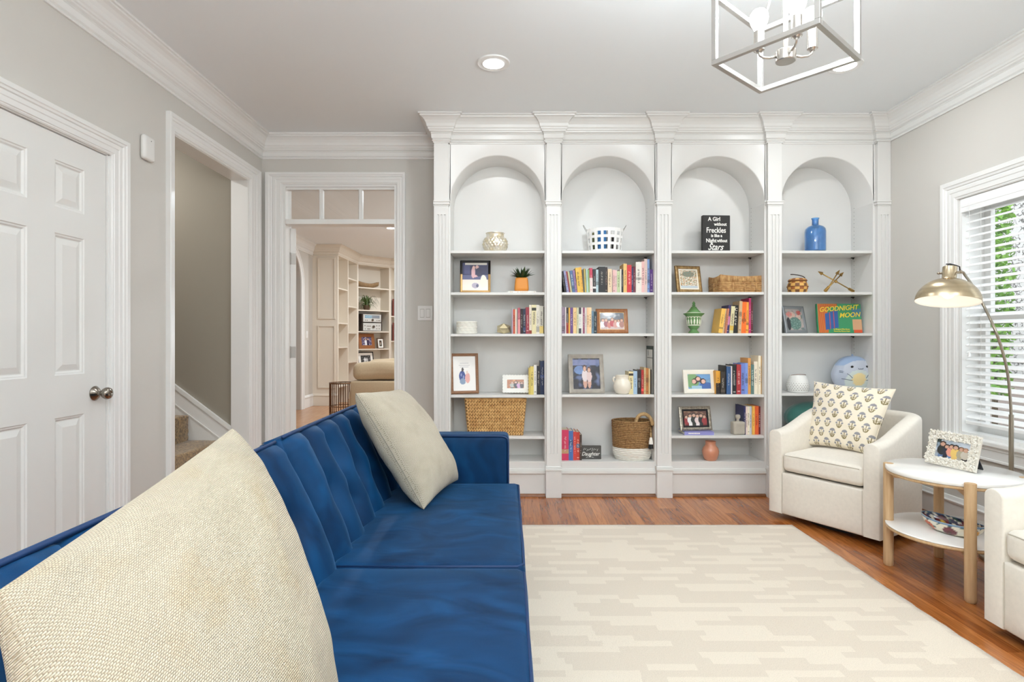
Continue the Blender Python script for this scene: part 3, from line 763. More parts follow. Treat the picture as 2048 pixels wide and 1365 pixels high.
for i, z in enumerate((1.288, 1.288+0.170)):
    t = fthing('stereo_receiver', ['lower silver faced stereo amplifier with a large centre knob', 'upper silver faced stereo tuner with a blue lit dial'][i], 'stereo', 0.36, 0.05, z, group='stacked stereo units')
    MB().box(-0.235, 0.235, 0.0, 0.22, 0.006, 0.166).build('case', M_walnut, t)
    fp = MB().box(-0.205, 0.205, -0.008, 0.0, 0.012, 0.160).build('faceplate', M_alu, t)
    if i:
        print_grid('dial_glass', M_paper, fp, -0.17, 0.17, 0.085, 0.140, -0.0086, paint([('r', 0, 0, 0.5, 1, S(126, 168, 190)), ('n', 14, 1.5, S(80, 110, 130)), ('r', 0.5, 0, 1, 1, S(110, 116, 126)), ('r', 0.0, 0.42, 1, 0.5, S(205, 220, 226))], S(120, 140, 150)), 24, 8)
        MB().cyl((0, -0.026, 0.05), (0, -0.008, 0.05), 0.022, n=16).build('tuning_knob', M_steel, t)
        for x in (-0.16, -0.12, 0.10, 0.14, 0.17): MB().cyl((x, -0.018, 0.045), (x, -0.008, 0.045), 0.007, n=8).build('knob', M_steel, t)
    else:
        MB().cyl((0.02, -0.03, 0.09), (0.02, -0.008, 0.09), 0.026, n=18).build('volume_knob', M_steel, t)
        for x, z2 in ((-0.17, 0.11), (-0.12, 0.10), (-0.085, 0.10), (-0.05, 0.10), (0.1, 0.11), (0.155, 0.11), (0.1, 0.05), (0.155, 0.05), (-0.165, 0.045), (-0.11, 0.045), (-0.085, 0.045), (-0.06, 0.045)):
            MB().cyl((x, -0.018, z2), (x, -0.008, z2), 0.008, n=8).build('knob', M_steel, t)
def frame_at(root, w, h, bw, th, mt, photo, pm=None, matw=0.0, matc=None, depth=0.006, ny=32, nx=32, stand=True, bevel=0.002):
    """picture frame in the root's own space: x across, z up, front at y=0"""
    b = MB()
    o = [(-w/2, 0), (w/2, 0), (w/2, h), (-w/2, h)]; i_ = [(-w/2+bw, bw), (w/2-bw, bw), (w/2-bw, h-bw), (-w/2+bw, h-bw)]
    mid = [(-w/2+bw*0.4, bw*0.4), (w/2-bw*0.4, bw*0.4), (w/2-bw*0.4, h-bw*0.4), (-w/2+bw*0.4, h-bw*0.4)]
    b.v = [(x, th, z) for x, z in o]+[(x, 0.003, z) for x, z in o]+[(x, 0.0, z) for x, z in mid]+[(x, 0.002, z) for x, z in i_]+[(x, depth+0.002, z) for x, z in i_]
    for r in range(4):
        for k in range(4): b.f.append((r*4+k, r*4+(k+1) % 4, (r+1)*4+(k+1) % 4, (r+1)*4+k))
    b.f.append((3, 2, 1, 0))
    b.build('frame_border', mt, root, bevel=bevel)
    a = bw+matw
    if matw: MB().box(-w/2+bw-0.001, w/2-bw+0.001, depth+0.0005, depth+0.0015, bw-0.001, h-bw+0.001).build('mat_board', matc, root)
    print_grid('photograph', pm or M_photo, root, -w/2+a, w/2-a, a, h-a, depth, photo, nx, ny)
    if stand:
        MB().add([(-0.025, th, h*0.06), (0.025, th, h*0.06), (0.02, th, h*0.7), (-0.02, th, h*0.7), (-0.025, th+h*0.30, 0.0+h*0.06), (0.025, th+h*0.30, h*0.06)],
                 [(0, 4, 5, 1), (4, 3, 2, 5), (0, 3, 4), (1, 5, 2)]).build('easel_back', M_black, root)
def photo_people(bgc, ppl, seed=1, mott=None, extra=()):
    sh = list(extra)
    if mott: sh.append(('n', 6, 1.6, mott, seed))
    for p in ppl: sh += person_print(*p)
    return paint(sh, bgc)
SK = S(214, 170, 148)
M_wood = mat('honey_wood_frame', (160, 104, 60), 0.45, c2=(132, 80, 42), vscale=12, stretch=(3, 3, 12))
LEAN = math.radians(-9)
t = thing('framed_photo', 'wide brown wood frame with couple photo on the far corner bookcase', 'picture frame', spot(0.26, 0.06, 0.947), (LEAN, 0, rz), group='frames of the far corner bookcase')
frame_at(t, 0.36, 0.30, 0.068, 0.02, M_wood, photo_people(S(90, 80, 110), [(0.42, 0.0, 0.85, S(235, 235, 240), SK, S(70, 50, 40), S(230, 230, 235)), (0.64, 0.0, 0.9, S(60, 50, 80), SK, S(60, 45, 35), S(40, 36, 60))], 2, S(190, 180, 200)), stand=False)
t = thing('framed_photo', 'small dark wood frame with white mat on the far corner bookcase', 'picture frame', spot(0.60, 0.09, 0.947), (LEAN, 0, rz), group='frames of the far corner bookcase')
frame_at(t, 0.15, 0.21, 0.016, 0.02, mat('dark_wood_frame', (104, 76, 52), 0.5), photo_people(S(70, 62, 54), [(0.4, 0.0, 0.8, S(190, 180, 165), SK, S(60, 50, 40), S(90, 80, 70)), (0.66, 0.0, 0.7, S(120, 110, 100), SK, S(60, 50, 40), S(80, 70, 60))]), matw=0.03, matc=mat('white_mat_board', (240, 238, 232), 0.8), stand=False, nx=14, ny=18)
t = thing('framed_photo', 'black frame with black and white photo on the far corner bookcase', 'picture frame', spot(0.24, 0.06, 0.611), (LEAN, 0, rz), group='frames of the far corner bookcase')
GR = lambda g: S(g, g, g)
frame_at(t, 0.36, 0.28, 0.02, 0.02, M_black, photo_people(GR(60), [(0.42, 0.0, 0.8, GR(225), GR(190), GR(50), GR(200)), (0.62, 0.0, 0.75, GR(200), GR(180), GR(40), GR(190))], 3, GR(120)), matw=0.05, matc=mat('white_mat_board', (240, 238, 232), 0.8), stand=False)
# tall books in the bay to the right of the corner bay
fb = [(S(120, 60, 50), 0.030, 0.36), (S(70, 50, 40), 0.028, 0.33), (S(150, 130, 100), 0.035, 0.35), (S(60, 60, 70), 0.025, 0.34)]
for j, z in enumerate((1.101, 1.601)):
    x = -2.34
    for i, (c, w, h) in enumerate(fb):
        MB().box(x, x+w, 11.42, 11.62, z, z+h-0.02*j).build('book', mat('far_book_%d' % i, c, 0.6), label='%s tall book, %s from the doorway casing, on the %s far shelf' % (['dull red', 'dark brown', 'tan', 'slate'][i], ['fourth', 'third', 'second', 'first'][i], ['lower', 'upper'][j]), cat='book', group='books of the far bookcase'); x += w+0.002
# cream sofa with its back to the doorway
M_fsofa = mat('far_sofa_fabric', (205, 184, 152), 0.95, vary=0.05, vscale=70, bump=0.4, bscale=500, sheen=0.2)
t = thing('cream_sofa', 'cream fabric sofa seen from behind through the doorway', 'sofa', (-1.0, 6.9, 0))
sx0, sx1 = PX(700, 6.6), 0.35
MB().rbox(sx0, sx1, 6.6, 6.84, 0.06, 0.648, r=0.02, n=6).build('backrest', M_fsofa, t, world=True, smooth=True)
MB().rbox(sx0+0.0, sx1, 6.84, 7.5, 0.10, 0.42, r=0.03, n=6).build('seat', M_fsofa, t, world=True, smooth=True)
MB().rbox(sx0-0.10, sx0+0.10, 6.86, 7.5, 0.06, 0.55, r=0.07, n=6).build('arm', M_fsofa, t, world=True, smooth=True)
def puff(x, y, z):
    return (x, y+0.02*noise.noise(Vector((x*4, z*5, 1))), z+0.022*noise.noise(Vector((x*3.1, 2, 0))))
MB().rbox(sx0+0.01, sx0+0.92, 6.62, 6.86, 0.655, 0.868, r=0.085, n=10, crown=0.012, fn=puff).build('back_cushion', M_fsofa, t, world=True, smooth=True)
MB().rbox(sx0+0.93, sx1, 6.62, 6.86, 0.655, 0.868, r=0.085, n=10, crown=0.012, fn=puff).build('back_cushion', M_fsofa, t, world=True, smooth=True)
def far_pillow(x, y, z):
    return (x, y, z+0.05*(x-sx0)-0.02)
t2 = MB().rbox(sx0+0.12, sx0+0.72, 6.87, 7.05, 0.46, 0.90, r=0.08, n=8, fn=far_pillow).build('throw_pillow', M_fsofa, smooth=True, label='cream throw pillow peeking over the far cream sofa', cat='pillow')
# bronze wire side table with a glass top
t = thing('wire_side_table', 'round bronze wire side table beside the far cream sofa', 'side table', (PX(684, 7.3), 7.3, 0))
M_bronze = mat('bronze_wire', (112, 76, 48), 0.4, 0.7)
rt = 0.152; zt = 0.575; b = MB()
ring = lambda z, r, q: MB().tube([(r*math.cos(2*PI*i/32), r*math.sin(2*PI*i/32), z) for i in range(32)], q, 6, closed=True)
for z in (0.008, zt): ring(z, rt, 0.009).build('rim', M_bronze, t, smooth=True)
for z in (0.10, 0.19, 0.28): ring(z, rt, 0.005).build('hoop', M_bronze, t, smooth=True)
for i in range(16):
    a = 2*PI*i/16; MB().bar((rt*math.cos(a), rt*math.sin(a), 0), (rt*math.cos(a), rt*math.sin(a), zt), 0.009).build('bar', M_bronze, t)
MB().cyl((0, 0, zt), (0, 0, zt+0.008), rt-0.004, n=32).build('glass_top', clear_glass('table_glass', (0.93, 0.96, 0.95, 1), 0.15), t)
r = thing('recessed_light', 'small recessed ceiling light seen through the doorway', 'ceiling light', (-1.70, 8.2, CZ), group='recessed ceiling lights')
MB().lathe([(0.060, -0.006), (0.088, -0.003), (0.095, 0.0)], 24).build('trim_ring', M_trim, r)
MB().lathe([(0.0005, -0.006), (0.060, -0.006)], 24).build('lamp_lens', M_lit, r)

# ================================================================ outside the window
M_ground = mat('outside_ground', (150, 140, 128), 0.95, vary=0.3, vscale=3)
struct(MB().box(XR+0.17, 24, -6, 26, -0.62, -0.5).build('ground_outside', M_ground))
def bark_mat():
    m = mat('pale_branches', (196, 194, 190), 0.9); nt = m.node_tree; N = nt.nodes; L = nt.links
    v = N.new('ShaderNodeTexVoronoi'); v.feature = 'DISTANCE_TO_EDGE'; v.inputs['Scale'].default_value = 6.5
    tc = N.new('ShaderNodeTexCoord'); nz = N.new('ShaderNodeTexNoise'); nz.inputs['Scale'].default_value = 5; nz.inputs['Detail'].default_value = 5
    ad = N.new('ShaderNodeVectorMath'); ad.operation = 'MULTIPLY_ADD'; ad.inputs[1].default_value = (0.5, 0.5, 0.5)
    L.new(tc.outputs['Object'], nz.inputs['Vector']); L.new(nz.outputs['Color'], ad.inputs[0]); L.new(tc.outputs['Object'], ad.inputs[2]); L.new(ad.outputs[0], v.inputs['Vector'])
    mr = N.new('ShaderNodeMapRange'); mr.inputs[1].default_value = 0.0; mr.inputs[2].default_value = 0.06; L.new(v.outputs['Distance'], mr.inputs[0])
    mx = N.new('ShaderNodeMix'); mx.data_type = 'RGBA'; mx.inputs[6].default_value = S(120, 116, 110); mx.inputs[7].default_value = S(208, 206, 203)
    L.new(mr.outputs[0], mx.inputs[0]); L.new(mx.outputs[2], N['Principled BSDF'].inputs['Base Color'])
    bp = N.new('ShaderNodeBump'); bp.inputs['Distance'].default_value = 0.03; L.new(mr.outputs[0], bp.inputs['Height']); L.new(bp.outputs[0], N['Principled BSDF'].inputs['Normal'])
    return m
MB().box(9.0, 9.3, 2, 18, -0.5, 6.0).build('branch_backdrop', bark_mat(), label='pale crackled backdrop for bare branches seen through the window blind', cat='wall')  # flat backdrop standing in for blurred, overexposed branches outside
def brick_mat():
    m = mat('red_brick', (150, 96, 84), 0.9); nt = m.node_tree; N = nt.nodes; L = nt.links
    bt = N.new('ShaderNodeTexBrick'); bt.inputs['Scale'].default_value = 6; bt.inputs['Color1'].default_value = S(178, 164, 158); bt.inputs['Color2'].default_value = S(150, 138, 132); bt.inputs['Mortar'].default_value = S(190, 184, 176)
    tc = N.new('ShaderNodeTexCoord'); mp = N.new('ShaderNodeMapping'); mp.inputs['Rotation'].default_value = (PI/2, 0, PI/2)
    L.new(tc.outputs['Object'], mp.inputs[0]); L.new(mp.outputs[0], bt.inputs[0]); L.new(bt.outputs[0], N['Principled BSDF'].inputs['Base Color']); return m
MB().box(7.4, 7.65, 4, 14, -0.5, 0.52).box(7.36, 7.69, 4, 14, 0.52, 0.6).build('brick_wall', brick_mat(), label='low red brick garden wall outside the window', cat='wall')
t = thing('garden_shrub', 'slim bright green leafy shrub outside the window', 'shrub', (6.1, 7.15, -0.5))
MB().tube([(0, 0, 0), (0.02, 0.01, 1.2), (-0.02, 0, 2.4), (0.02, 0.02, 3.9)], lambda f: 0.035*(1-0.7*f), 8).build('stem', mat('shrub_stem', (96, 80, 60), 0.8), t, smooth=True)
b = MB(); rr = random.Random(9)
for k in range(2600):
    z = rr.uniform(0.9, 4.1); rad = 0.20*math.sqrt(rr.random())*(1.0-0.25*abs(z-2.4)/1.8); a = rr.random()*2*PI
    c = Vector((rad*math.cos(a), rad*math.sin(a), z)); d = Vector((rr.uniform(-1, 1), rr.uniform(-1, 1), rr.uniform(-0.6, 0.6))).normalized(); e = d.cross(Vector((rr.uniform(-1, 1), rr.uniform(-1, 1), rr.uniform(-1, 1)))).normalized()
    l = rr.uniform(0.03, 0.055); b.add([c-d*l, c+e*l*0.5, c+d*l, c-e*l*0.5], [(0, 1, 2, 3)])
b.build('foliage', mat('shrub_leaf', (150, 196, 84), 0.6, c2=(104, 160, 58), vscale=14), t, kind='stuff')
# ================================================================ rug
def rug_mat():
    m = mat('cream_rug', (226, 219, 205), 0.97, sheen=0.3); nt = m.node_tree; N = nt.nodes; L = nt.links; bs = N['Principled BSDF']
    tc = N.new('ShaderNodeTexCoord'); sep = N.new('ShaderNodeSeparateXYZ')
    nz = N.new('ShaderNodeTexNoise'); nz.inputs['Scale'].default_value = 40; ad = N.new('ShaderNodeVectorMath'); ad.operation = 'MULTIPLY_ADD'; ad.inputs[1].default_value = (0.012, 0.006, 0)
    L.new(tc.outputs['Object'], nz.inputs['Vector']); L.new(nz.outputs['Color'], ad.inputs[0]); L.new(tc.outputs['Object'], ad.inputs[2]); L.new(ad.outputs[0], sep.inputs[0])
    def math_(op, a, b_):
        n = N.new('ShaderNodeMath'); n.operation = op
        for i, q in enumerate((a, b_)):
            if q is None: continue
            if isinstance(q, (int, float)): n.inputs[i].default_value = q
            else: L.new(q, n.inputs[i])
        return n.outputs[0]
    row = math_('FLOOR', math_('MULTIPLY', sep.outputs['Y'], 1/0.038), None)
    wn = N.new('ShaderNodeTexWhiteNoise'); wn.noise_dimensions = '1D'; L.new(row, wn.inputs['W'])
    xs = math_('ADD', math_('MULTIPLY', sep.outputs['X'], 1/0.085), math_('MULTIPLY', wn.outputs['Value'], 7.0))
    cell = math_('FLOOR', xs, None)
    cb = N.new('ShaderNodeCombineXYZ'); L.new(math_('MULTIPLY', cell, 0.30), cb.inputs[0]); L.new(math_('MULTIPLY', row, 3.71), cb.inputs[1])
    n2 = N.new('ShaderNodeTexNoise'); n2.inputs['Scale'].default_value = 1.0; n2.inputs['Detail'].default_value = 0; L.new(cb.outputs[0], n2.inputs['Vector'])
    th = math_('GREATER_THAN', n2.outputs['Fac'], 0.53)
    mx = N.new('ShaderNodeMix'); mx.data_type = 'RGBA'; mx.inputs[6].default_value = S(217, 204, 186); mx.inputs[7].default_value = S(227, 215, 197)
    L.new(th, mx.inputs[0])
    n3 = N.new('ShaderNodeTexNoise'); n3.inputs['Scale'].default_value = 330; L.new(tc.outputs['Object'], n3.inputs['Vector'])
    mx2 = N.new('ShaderNodeMix'); mx2.data_type = 'RGBA'; mx2.blend_type = 'MULTIPLY'; mx2.inputs[7].default_value = (0.80, 0.79, 0.77, 1)
    mr = N.new('ShaderNodeMapRange'); mr.inputs[1].default_value = 0.45; mr.inputs[2].default_value = 0.75; L.new(n3.outputs['Fac'], mr.inputs[0])
    L.new(mr.outputs[0], mx2.inputs[0]); L.new(mx.outputs[2], mx2.inputs[6]); L.new(mx2.outputs[2], bs.inputs['Base Color'])
    bp = N.new('ShaderNodeBump'); bp.inputs['Strength'].default_value = 0.5; bp.inputs['Distance'].default_value = 0.004
    L.new(math_('ADD', n3.outputs['Fac'], math_('MULTIPLY', th, 0.35)), bp.inputs['Height']); L.new(bp.outputs[0], bs.inputs['Normal'])
    return m
b = MB(); nx, ny = 60, 80; x0, x1, y0, y1 = -0.71, 1.728, 0.42, 3.475
def rugz(a): return 0.012*min(1, (a/0.012)**0.5) if a < 0.012 else 0.012
for j in range(ny+1):
    for i in range(nx+1):
        x, y = lerp(x0, x1, i/nx), lerp(y0, y1, j/ny)
        if i == nx: x += 0.006*noise.noise(Vector((y*14, 0, 0)))
        if j == ny: y += 0.005*noise.noise(Vector((x*14, 5, 0)))
        edge = i in (0, nx) or j in (0, ny)
        b.v.append((x, y, 0.004 if edge else 0.012+0.0008*noise.noise(Vector((x*3, y*3, 0)))))
b.f = [(j*(nx+1)+i, j*(nx+1)+i+1, (j+1)*(nx+1)+i+1, (j+1)*(nx+1)+i) for j in range(ny) for i in range(nx)]
rim = [j*(nx+1) for j in range(ny+1)]
n0 = len(b.v); loop = [(i, 0) for i in range(nx)]+[(nx, j) for j in range(ny)]+[(i, ny) for i in range(nx, 0, -1)]+[(0, j) for j in range(ny, 0, -1)]
for i, j in loop: x, y, z = b.v[j*(nx+1)+i]; b.v.append((x, y, 0.0005))
for k, (i, j) in enumerate(loop):
    i2, j2 = loop[(k+1) % len(loop)]; b.f.append((n0+k, n0+(k+1) % len(loop), j2*(nx+1)+i2, j*(nx+1)+i))
b.build('area_rug', rug_mat(), smooth=True, label='large cream rug with a tonal broken stripe pattern', cat='rug')

# ================================================================ blue velvet sofa
def velvet_mat():
    m = mat('blue_velvet', (22, 62, 118), 0.55, sheen=0.0); nt = m.node_tree; N = nt.nodes; L = nt.links; bs = N['Principled BSDF']
    bs.inputs['Sheen Weight'].default_value = 0.45; bs.inputs['Sheen Roughness'].default_value = 0.35; bs.inputs['Sheen Tint'].default_value = S(110, 165, 215)
    bs.inputs['Specular IOR Level'].default_value = 0.15
    tc = N.new('ShaderNodeTexCoord')
    mp = N.new('ShaderNodeMapping'); mp.inputs['Scale'].default_value = (1.0, 1.7, 1.0); mp.inputs['Rotation'].default_value = (0, 0, 0.6); L.new(tc.outputs['Object'], mp.inputs[0])
    n1 = N.new('ShaderNodeTexNoise'); n1.inputs['Scale'].default_value = 4.6; n1.inputs['Detail'].default_value = 2.5; n1.inputs['Distortion'].default_value = 1.1; L.new(mp.outputs[0], n1.inputs['Vector'])
    cr = N.new('ShaderNodeValToRGB'); e = cr.color_ramp.elements
    e[0].position = 0.28; e[0].color = S(2, 34, 66); e[1].position = 0.74; e[1].color = S(11, 67, 112)
    q = e.new(0.5); q.color = S(6, 50, 88)
    L.new(n1.outputs['Fac'], cr.inputs[0])
    n2 = N.new('ShaderNodeTexNoise'); n2.inputs['Scale'].default_value = 700; L.new(tc.outputs['Object'], n2.inputs['Vector'])
    L.new(cr.outputs[0], bs.inputs['Base Color'])
    ad = N.new('ShaderNodeMath'); ad.operation = 'MULTIPLY_ADD'; ad.inputs[1].default_value = 0.15; L.new(n2.outputs['Fac'], ad.inputs[0]); L.new(n1.outputs['Fac'], ad.inputs[2])
    bp = N.new('ShaderNodeBump'); bp.inputs['Strength'].default_value = 0.35; bp.inputs['Distance'].default_value = 0.006; L.new(ad.outputs[0], bp.inputs['Height']); L.new(bp.outputs[0], bs.inputs['Normal'])
    return m
M_velvet = velvet_mat()
M_piping = mat('navy_piping', (8, 48, 92), 0.6)
SX, SZT, SY_A, SY_M, SY_B = 0.052, 0.44, 0.72, 1.753, 2.78       # seat front, seat height, near end, middle seam, far end
sofa = thing('velvet_sofa', 'royal blue velvet sofa with channel tufted back', 'sofa', (-0.35, 1.75, 0))
def spart(b, name, mt=None, **k): return b.build(name, mt or M_velvet, sofa, world=True, **k)
for y0, y1 in ((SY_A, SY_M), (SY_M, SY_B)):
    def soft(x, y, z):
        d = 0.004*noise.noise(Vector((x*5, y*5, 3)))
        return (x+0.006*noise.noise(Vector((y*3, z*3, 8))), y, z+d if z > 0.35 else z)
    c = spart(MB().rbox(-0.56, SX, y0+0.002, y1-0.002, 0.255, SZT, r=0.030, n=20, crown=0.012, fn=soft), 'seat_cushion', smooth=True)
    ins = 0.010
    rect = [(-0.54, y0+ins+0.004), (SX-ins-0.02, y0+ins+0.004), (SX-ins, y0+ins+0.024), (SX-ins, y1-ins-0.024), (SX-ins-0.02, y1-ins-0.004), (-0.54, y1-ins-0.004)]
    MB().tube([(x+0.004, y, SZT-0.008) for x, y in rect], 0.0045, 8).build('piping', M_piping, c, world=True, smooth=True)
    MB().tube([(SX+0.001, y0+0.02, 0.275), (SX+0.001, y1-0.02, 0.275)], 0.0045, 8).build('piping', M_piping, c, world=True, smooth=True)
# tufted back, in two sections that fold
def back_section(y0, y1, tilt, dz, nchan):
    up = Vector((-math.sin(tilt), 0, math.cos(tilt))); nr = Vector((math.cos(tilt), 0, math.sin(tilt)))
    base = Vector((-0.545, 0, 0.36+dz)); H = 0.505; T = 0.10; nsx, nt = nchan*16, 30
    b = MB()
    btn = []
    for k in range(1, nchan):
        for tt in ((0.52,) if k % 2 else (0.74, 0.36)): btn.append((k/nchan, tt))
    def surf(s, t):
        ch = abs(math.sin(PI*nchan*s)); env = min(1, max(0, (1-t)/0.10))**0.5*min(1, t/0.06)**0.5
        d = 0.044*(ch**0.6)*env+0.016*math.sin(PI*min(1, t*1.15))
        for bs_, bt in btn:
            r2 = ((s-bs_)*(y1-y0)/0.055)**2+((t-bt)*H/0.06)**2
            d -= 0.036*math.exp(-r2)
        d += 0.004*noise.noise(Vector((s*14, t*8, y0)))
        d -= 0.03*(1-min(1, (1-t)/0.05))**2
        e = min(s, 1-s)*(y1-y0)
        d -= 0.03*(1-min(1, e/0.03))**2
        return d
    for j in range(nt+1):
        for i in range(nsx+1):
            s, t = i/nsx, j/nt
            p = base+up*(H*t)+nr*surf(s, t); b.v.append((p.x, lerp(y0, y1, s), p.z))
    b.f = [(j*(nsx+1)+i, j*(nsx+1)+i+1, (j+1)*(nsx+1)+i+1, (j+1)*(nsx+1)+i) for j in range(nt) for i in range(nsx)]
    o = spart(b, 'tufted_back', smooth=True)
    # padded shell behind the tufting, seen as the top edge
    q = MB().rbox(-T+0.012, 0.0, y0+0.001, y1-0.001, -0.22, H-0.004, r=0.018, n=8)
    tr_ = [base+nr*x+up*z+Vector((0, y, 0)) for x, y, z in q.v]
    spart(MB().add(tr_, q.f), 'back_shell', smooth=True)
    pp = [base+up*(H-0.006)+nr*0.004+Vector((0, lerp(y0+0.01, y1-0.01, i/20), 0)) for i in range(21)]
    MB().tube(pp, 0.0055, 8).build('piping', M_piping, o, world=True, smooth=True)
    for bs_, bt in btn:
        p = base+up*(H*bt)+nr*(surf(bs_, bt)+0.003); c = (p.x, lerp(y0, y1, bs_), p.z)
        MB().ball(c, 0.010, 0.011, 0.011, 10, 6).build('button', M_velvet, o, world=True, smooth=True)
back_section(1.80, SY_B-0.01, math.radians(21), 0.0, 6)
back_section(0.76, 1.80, math.radians(23), -0.006, 6)
for y0, y1 in ((SY_B, SY_B+0.145), (SY_A-0.145, SY_A)):
    a = spart(MB().rbox(-0.66, 0.0, y0, y1, 0.14, 0.668, r=0.028, n=14), 'armrest', smooth=True)
    yy = y0+0.006 if y0 > 1 else y1-0.006
    MB().tube([(-0.5, yy, 0.663), (-0.035, yy, 0.663), (-0.018, yy, 0.658), (-0.007, yy, 0.648), (-0.004, yy, 0.63), (-0.004, yy, 0.16)], 0.005, 8).build('piping', M_piping, a, world=True, smooth=True)
spart(MB().box(-0.64, SX-0.02, SY_A+0.01, SY_B-0.01, 0.14, 0.26), 'base_frame', bevel=0.01)
M_legwood = mat('espresso_leg', (58, 38, 26), 0.4)
for x in (-0.58, -0.04):
    for y in (SY_A+0.05, SY_B-0.05, 1.75):
        MB().cyl((x, y, 0.013), (x, y, 0.14), 0.016, 0.026, 14).build('leg', M_legwood, sofa, world=True, auto=40)

# ================================================================ pillows
def weave_mat(name, ca, cb, scale, stain=None, strength=1.0):
    m = mat(name, ca, 0.95, sheen=0.2); nt = m.node_tree; N = nt.nodes; L = nt.links; bs = N['Principled BSDF']
    uv = N.new('ShaderNodeUVMap'); uv.uv_map = 'UVMap'
    nzd = N.new('ShaderNodeTexNoise'); nzd.inputs['Scale'].default_value = 30; adv = N.new('ShaderNodeVectorMath'); adv.operation = 'MULTIPLY_ADD'; adv.inputs[1].default_value = (0.006, 0.006, 0)
    L.new(uv.outputs[0], nzd.inputs['Vector']); L.new(nzd.outputs['Color'], adv.inputs[0]); L.new(uv.outputs[0], adv.inputs[2])
    sp = N.new('ShaderNodeSeparateXYZ'); L.new(adv.outputs[0], sp.inputs[0])
    def mt_(op, a, b_=None):
        n = N.new('ShaderNodeMath'); n.operation = op
        for i, q in enumerate((a, b_)):
            if q is None: continue
            if isinstance(q, (int, float)): n.inputs[i].default_value = q
            else: L.new(q, n.inputs[i])
        return n.outputs[0]
    # each row of yarn shifted half a stitch against the next
    row = mt_('FLOOR', mt_('MULTIPLY', sp.outputs['Y'], scale))
    fx = mt_('ADD', mt_('MULTIPLY', sp.outputs['X'], scale*0.8), mt_('MULTIPLY', row, 0.5))
    a = mt_('ABSOLUTE', mt_('SINE', mt_('MULTIPLY', fx, PI))); c = mt_('ABSOLUTE', mt_('SINE', mt_('MULTIPLY', mt_('MULTIPLY', sp.outputs['Y'], scale), PI)))
    h = mt_('MULTIPLY', mt_('POWER', a, 0.6), mt_('POWER', c, 0.6))
    bp = N.new('ShaderNodeBump'); bp.inputs['Strength'].default_value = strength; bp.inputs['Distance'].default_value = 0.0025; L.new(h, bp.inputs['Height']); L.new(bp.outputs[0], bs.inputs['Normal'])
    mx = N.new('ShaderNodeMix'); mx.data_type = 'RGBA'; mx.inputs[6].default_value = S(*cb); mx.inputs[7].default_value = S(*ca)
    mr = N.new('ShaderNodeMapRange'); mr.inputs[1].default_value = 0.05; mr.inputs[2].default_value = 0.5; L.new(h, mr.inputs[0]); L.new(mr.outputs[0], mx.inputs[0])
    out = mx.outputs[2]
    for k, (colr, sc, lo, hi, amt, seed) in enumerate(stain or ()):
        ns = N.new('ShaderNodeTexNoise'); ns.noise_dimensions = '4D'; ns.inputs['W'].default_value = seed; ns.inputs['Scale'].default_value = sc; ns.inputs['Detail'].default_value = 4
        L.new(uv.outputs[0], ns.inputs['Vector'])
        r = N.new('ShaderNodeMapRange'); r.inputs[1].default_value = lo; r.inputs[2].default_value = hi; r.inputs[4].default_value = amt; L.new(ns.outputs['Fac'], r.inputs[0])
        x = N.new('ShaderNodeMix'); x.data_type = 'RGBA'; x.blend_type = 'MULTIPLY'; x.inputs[7].default_value = S(*colr); L.new(r.outputs[0], x.inputs[0]); L.new(out, x.inputs[6]); out = x.outputs[2]
    L.new(out, bs.inputs['Base Color'])
    return m
def pillow_mesh(C, T, n=56, pinch=0.07, wr=0.006, seed=0, col_fn=None, sag=0.0, pw=0.42, pfar=None):
    """C: corners bottom-left, bottom-right, top-right, top-left in world space; T: full thickness"""
    C = [Vector(c) for c in C]; nr = (C[1]-C[0]).cross(C[3]-C[0]).normalized()
    front = MB(); front.uv = []; front.c = [] if col_fn else None
    def pt(a, b_, side):
        k = pinch
        aa = a*(1-(k if a < 0 or pfar is None else pfar)*(1-b_*b_)*abs(a)); bb = b_*(1-k*(1-a*a)*abs(b_))
        s, t = (aa+1)/2, (bb+1)/2
        p = (C[0]*(1-s)+C[1]*s)*(1-t)+(C[3]*(1-s)+C[2]*s)*t
        h = max(0.0, (1-a*a)*(1-b_*b_))**pw
        e = noise.noise(Vector((a*2.2+seed, b_*2.2, side*3)))*wr+noise.noise(Vector((a*6+seed, b_*6, side*3)))*wr*0.4
        edge = 1-max(abs(a), abs(b_))
        wrk = math.sin((a*9+b_*7)+seed)*0.003*math.exp(-edge*7)
        return p+nr*side*(T/2*h*(1+sag*(-bb))+e*min(1, h*2)+wrk*min(1, h*3))
    def grid(side):
        vs = []
        for j in range(n+1):
            for i in range(n+1):
                # crowd the grid to the rim
                a = math.sin(PI/2*(2*i/n-1)); b_ = math.sin(PI/2*(2*j/n-1))
                vs.append((pt(a, b_, side), ((a+1)/2, (b_+1)/2)))
        return vs
    out = []
    for side in (1, -1):
        g = grid(side); m = MB(); m.uv = []
        if col_fn: m.c = []
        for p, u in g:
            m.v.append(tuple(p)); m.uv.append(u)
            if col_fn: m.c.append(col_fn(u[0], u[1]))
        for j in range(n):
            for i in range(n):
                q = (j*(n+1)+i, j*(n+1)+i+1, (j+1)*(n+1)+i+1, (j+1)*(n+1)+i)
                m.f.append(q if side == 1 else q[::-1])
        out.append(m)
    rim_ = [pt(math.sin(PI/2*(2*i/n-1)), -1, 1) for i in range(n)]+[pt(1, math.sin(PI/2*(2*i/n-1)), 1) for i in range(n)]+[pt(-math.sin(PI/2*(2*i/n-1)), 1, 1) for i in range(n)]+[pt(-1, -math.sin(PI/2*(2*i/n-1)), 1) for i in range(n)]
    return out, rim_
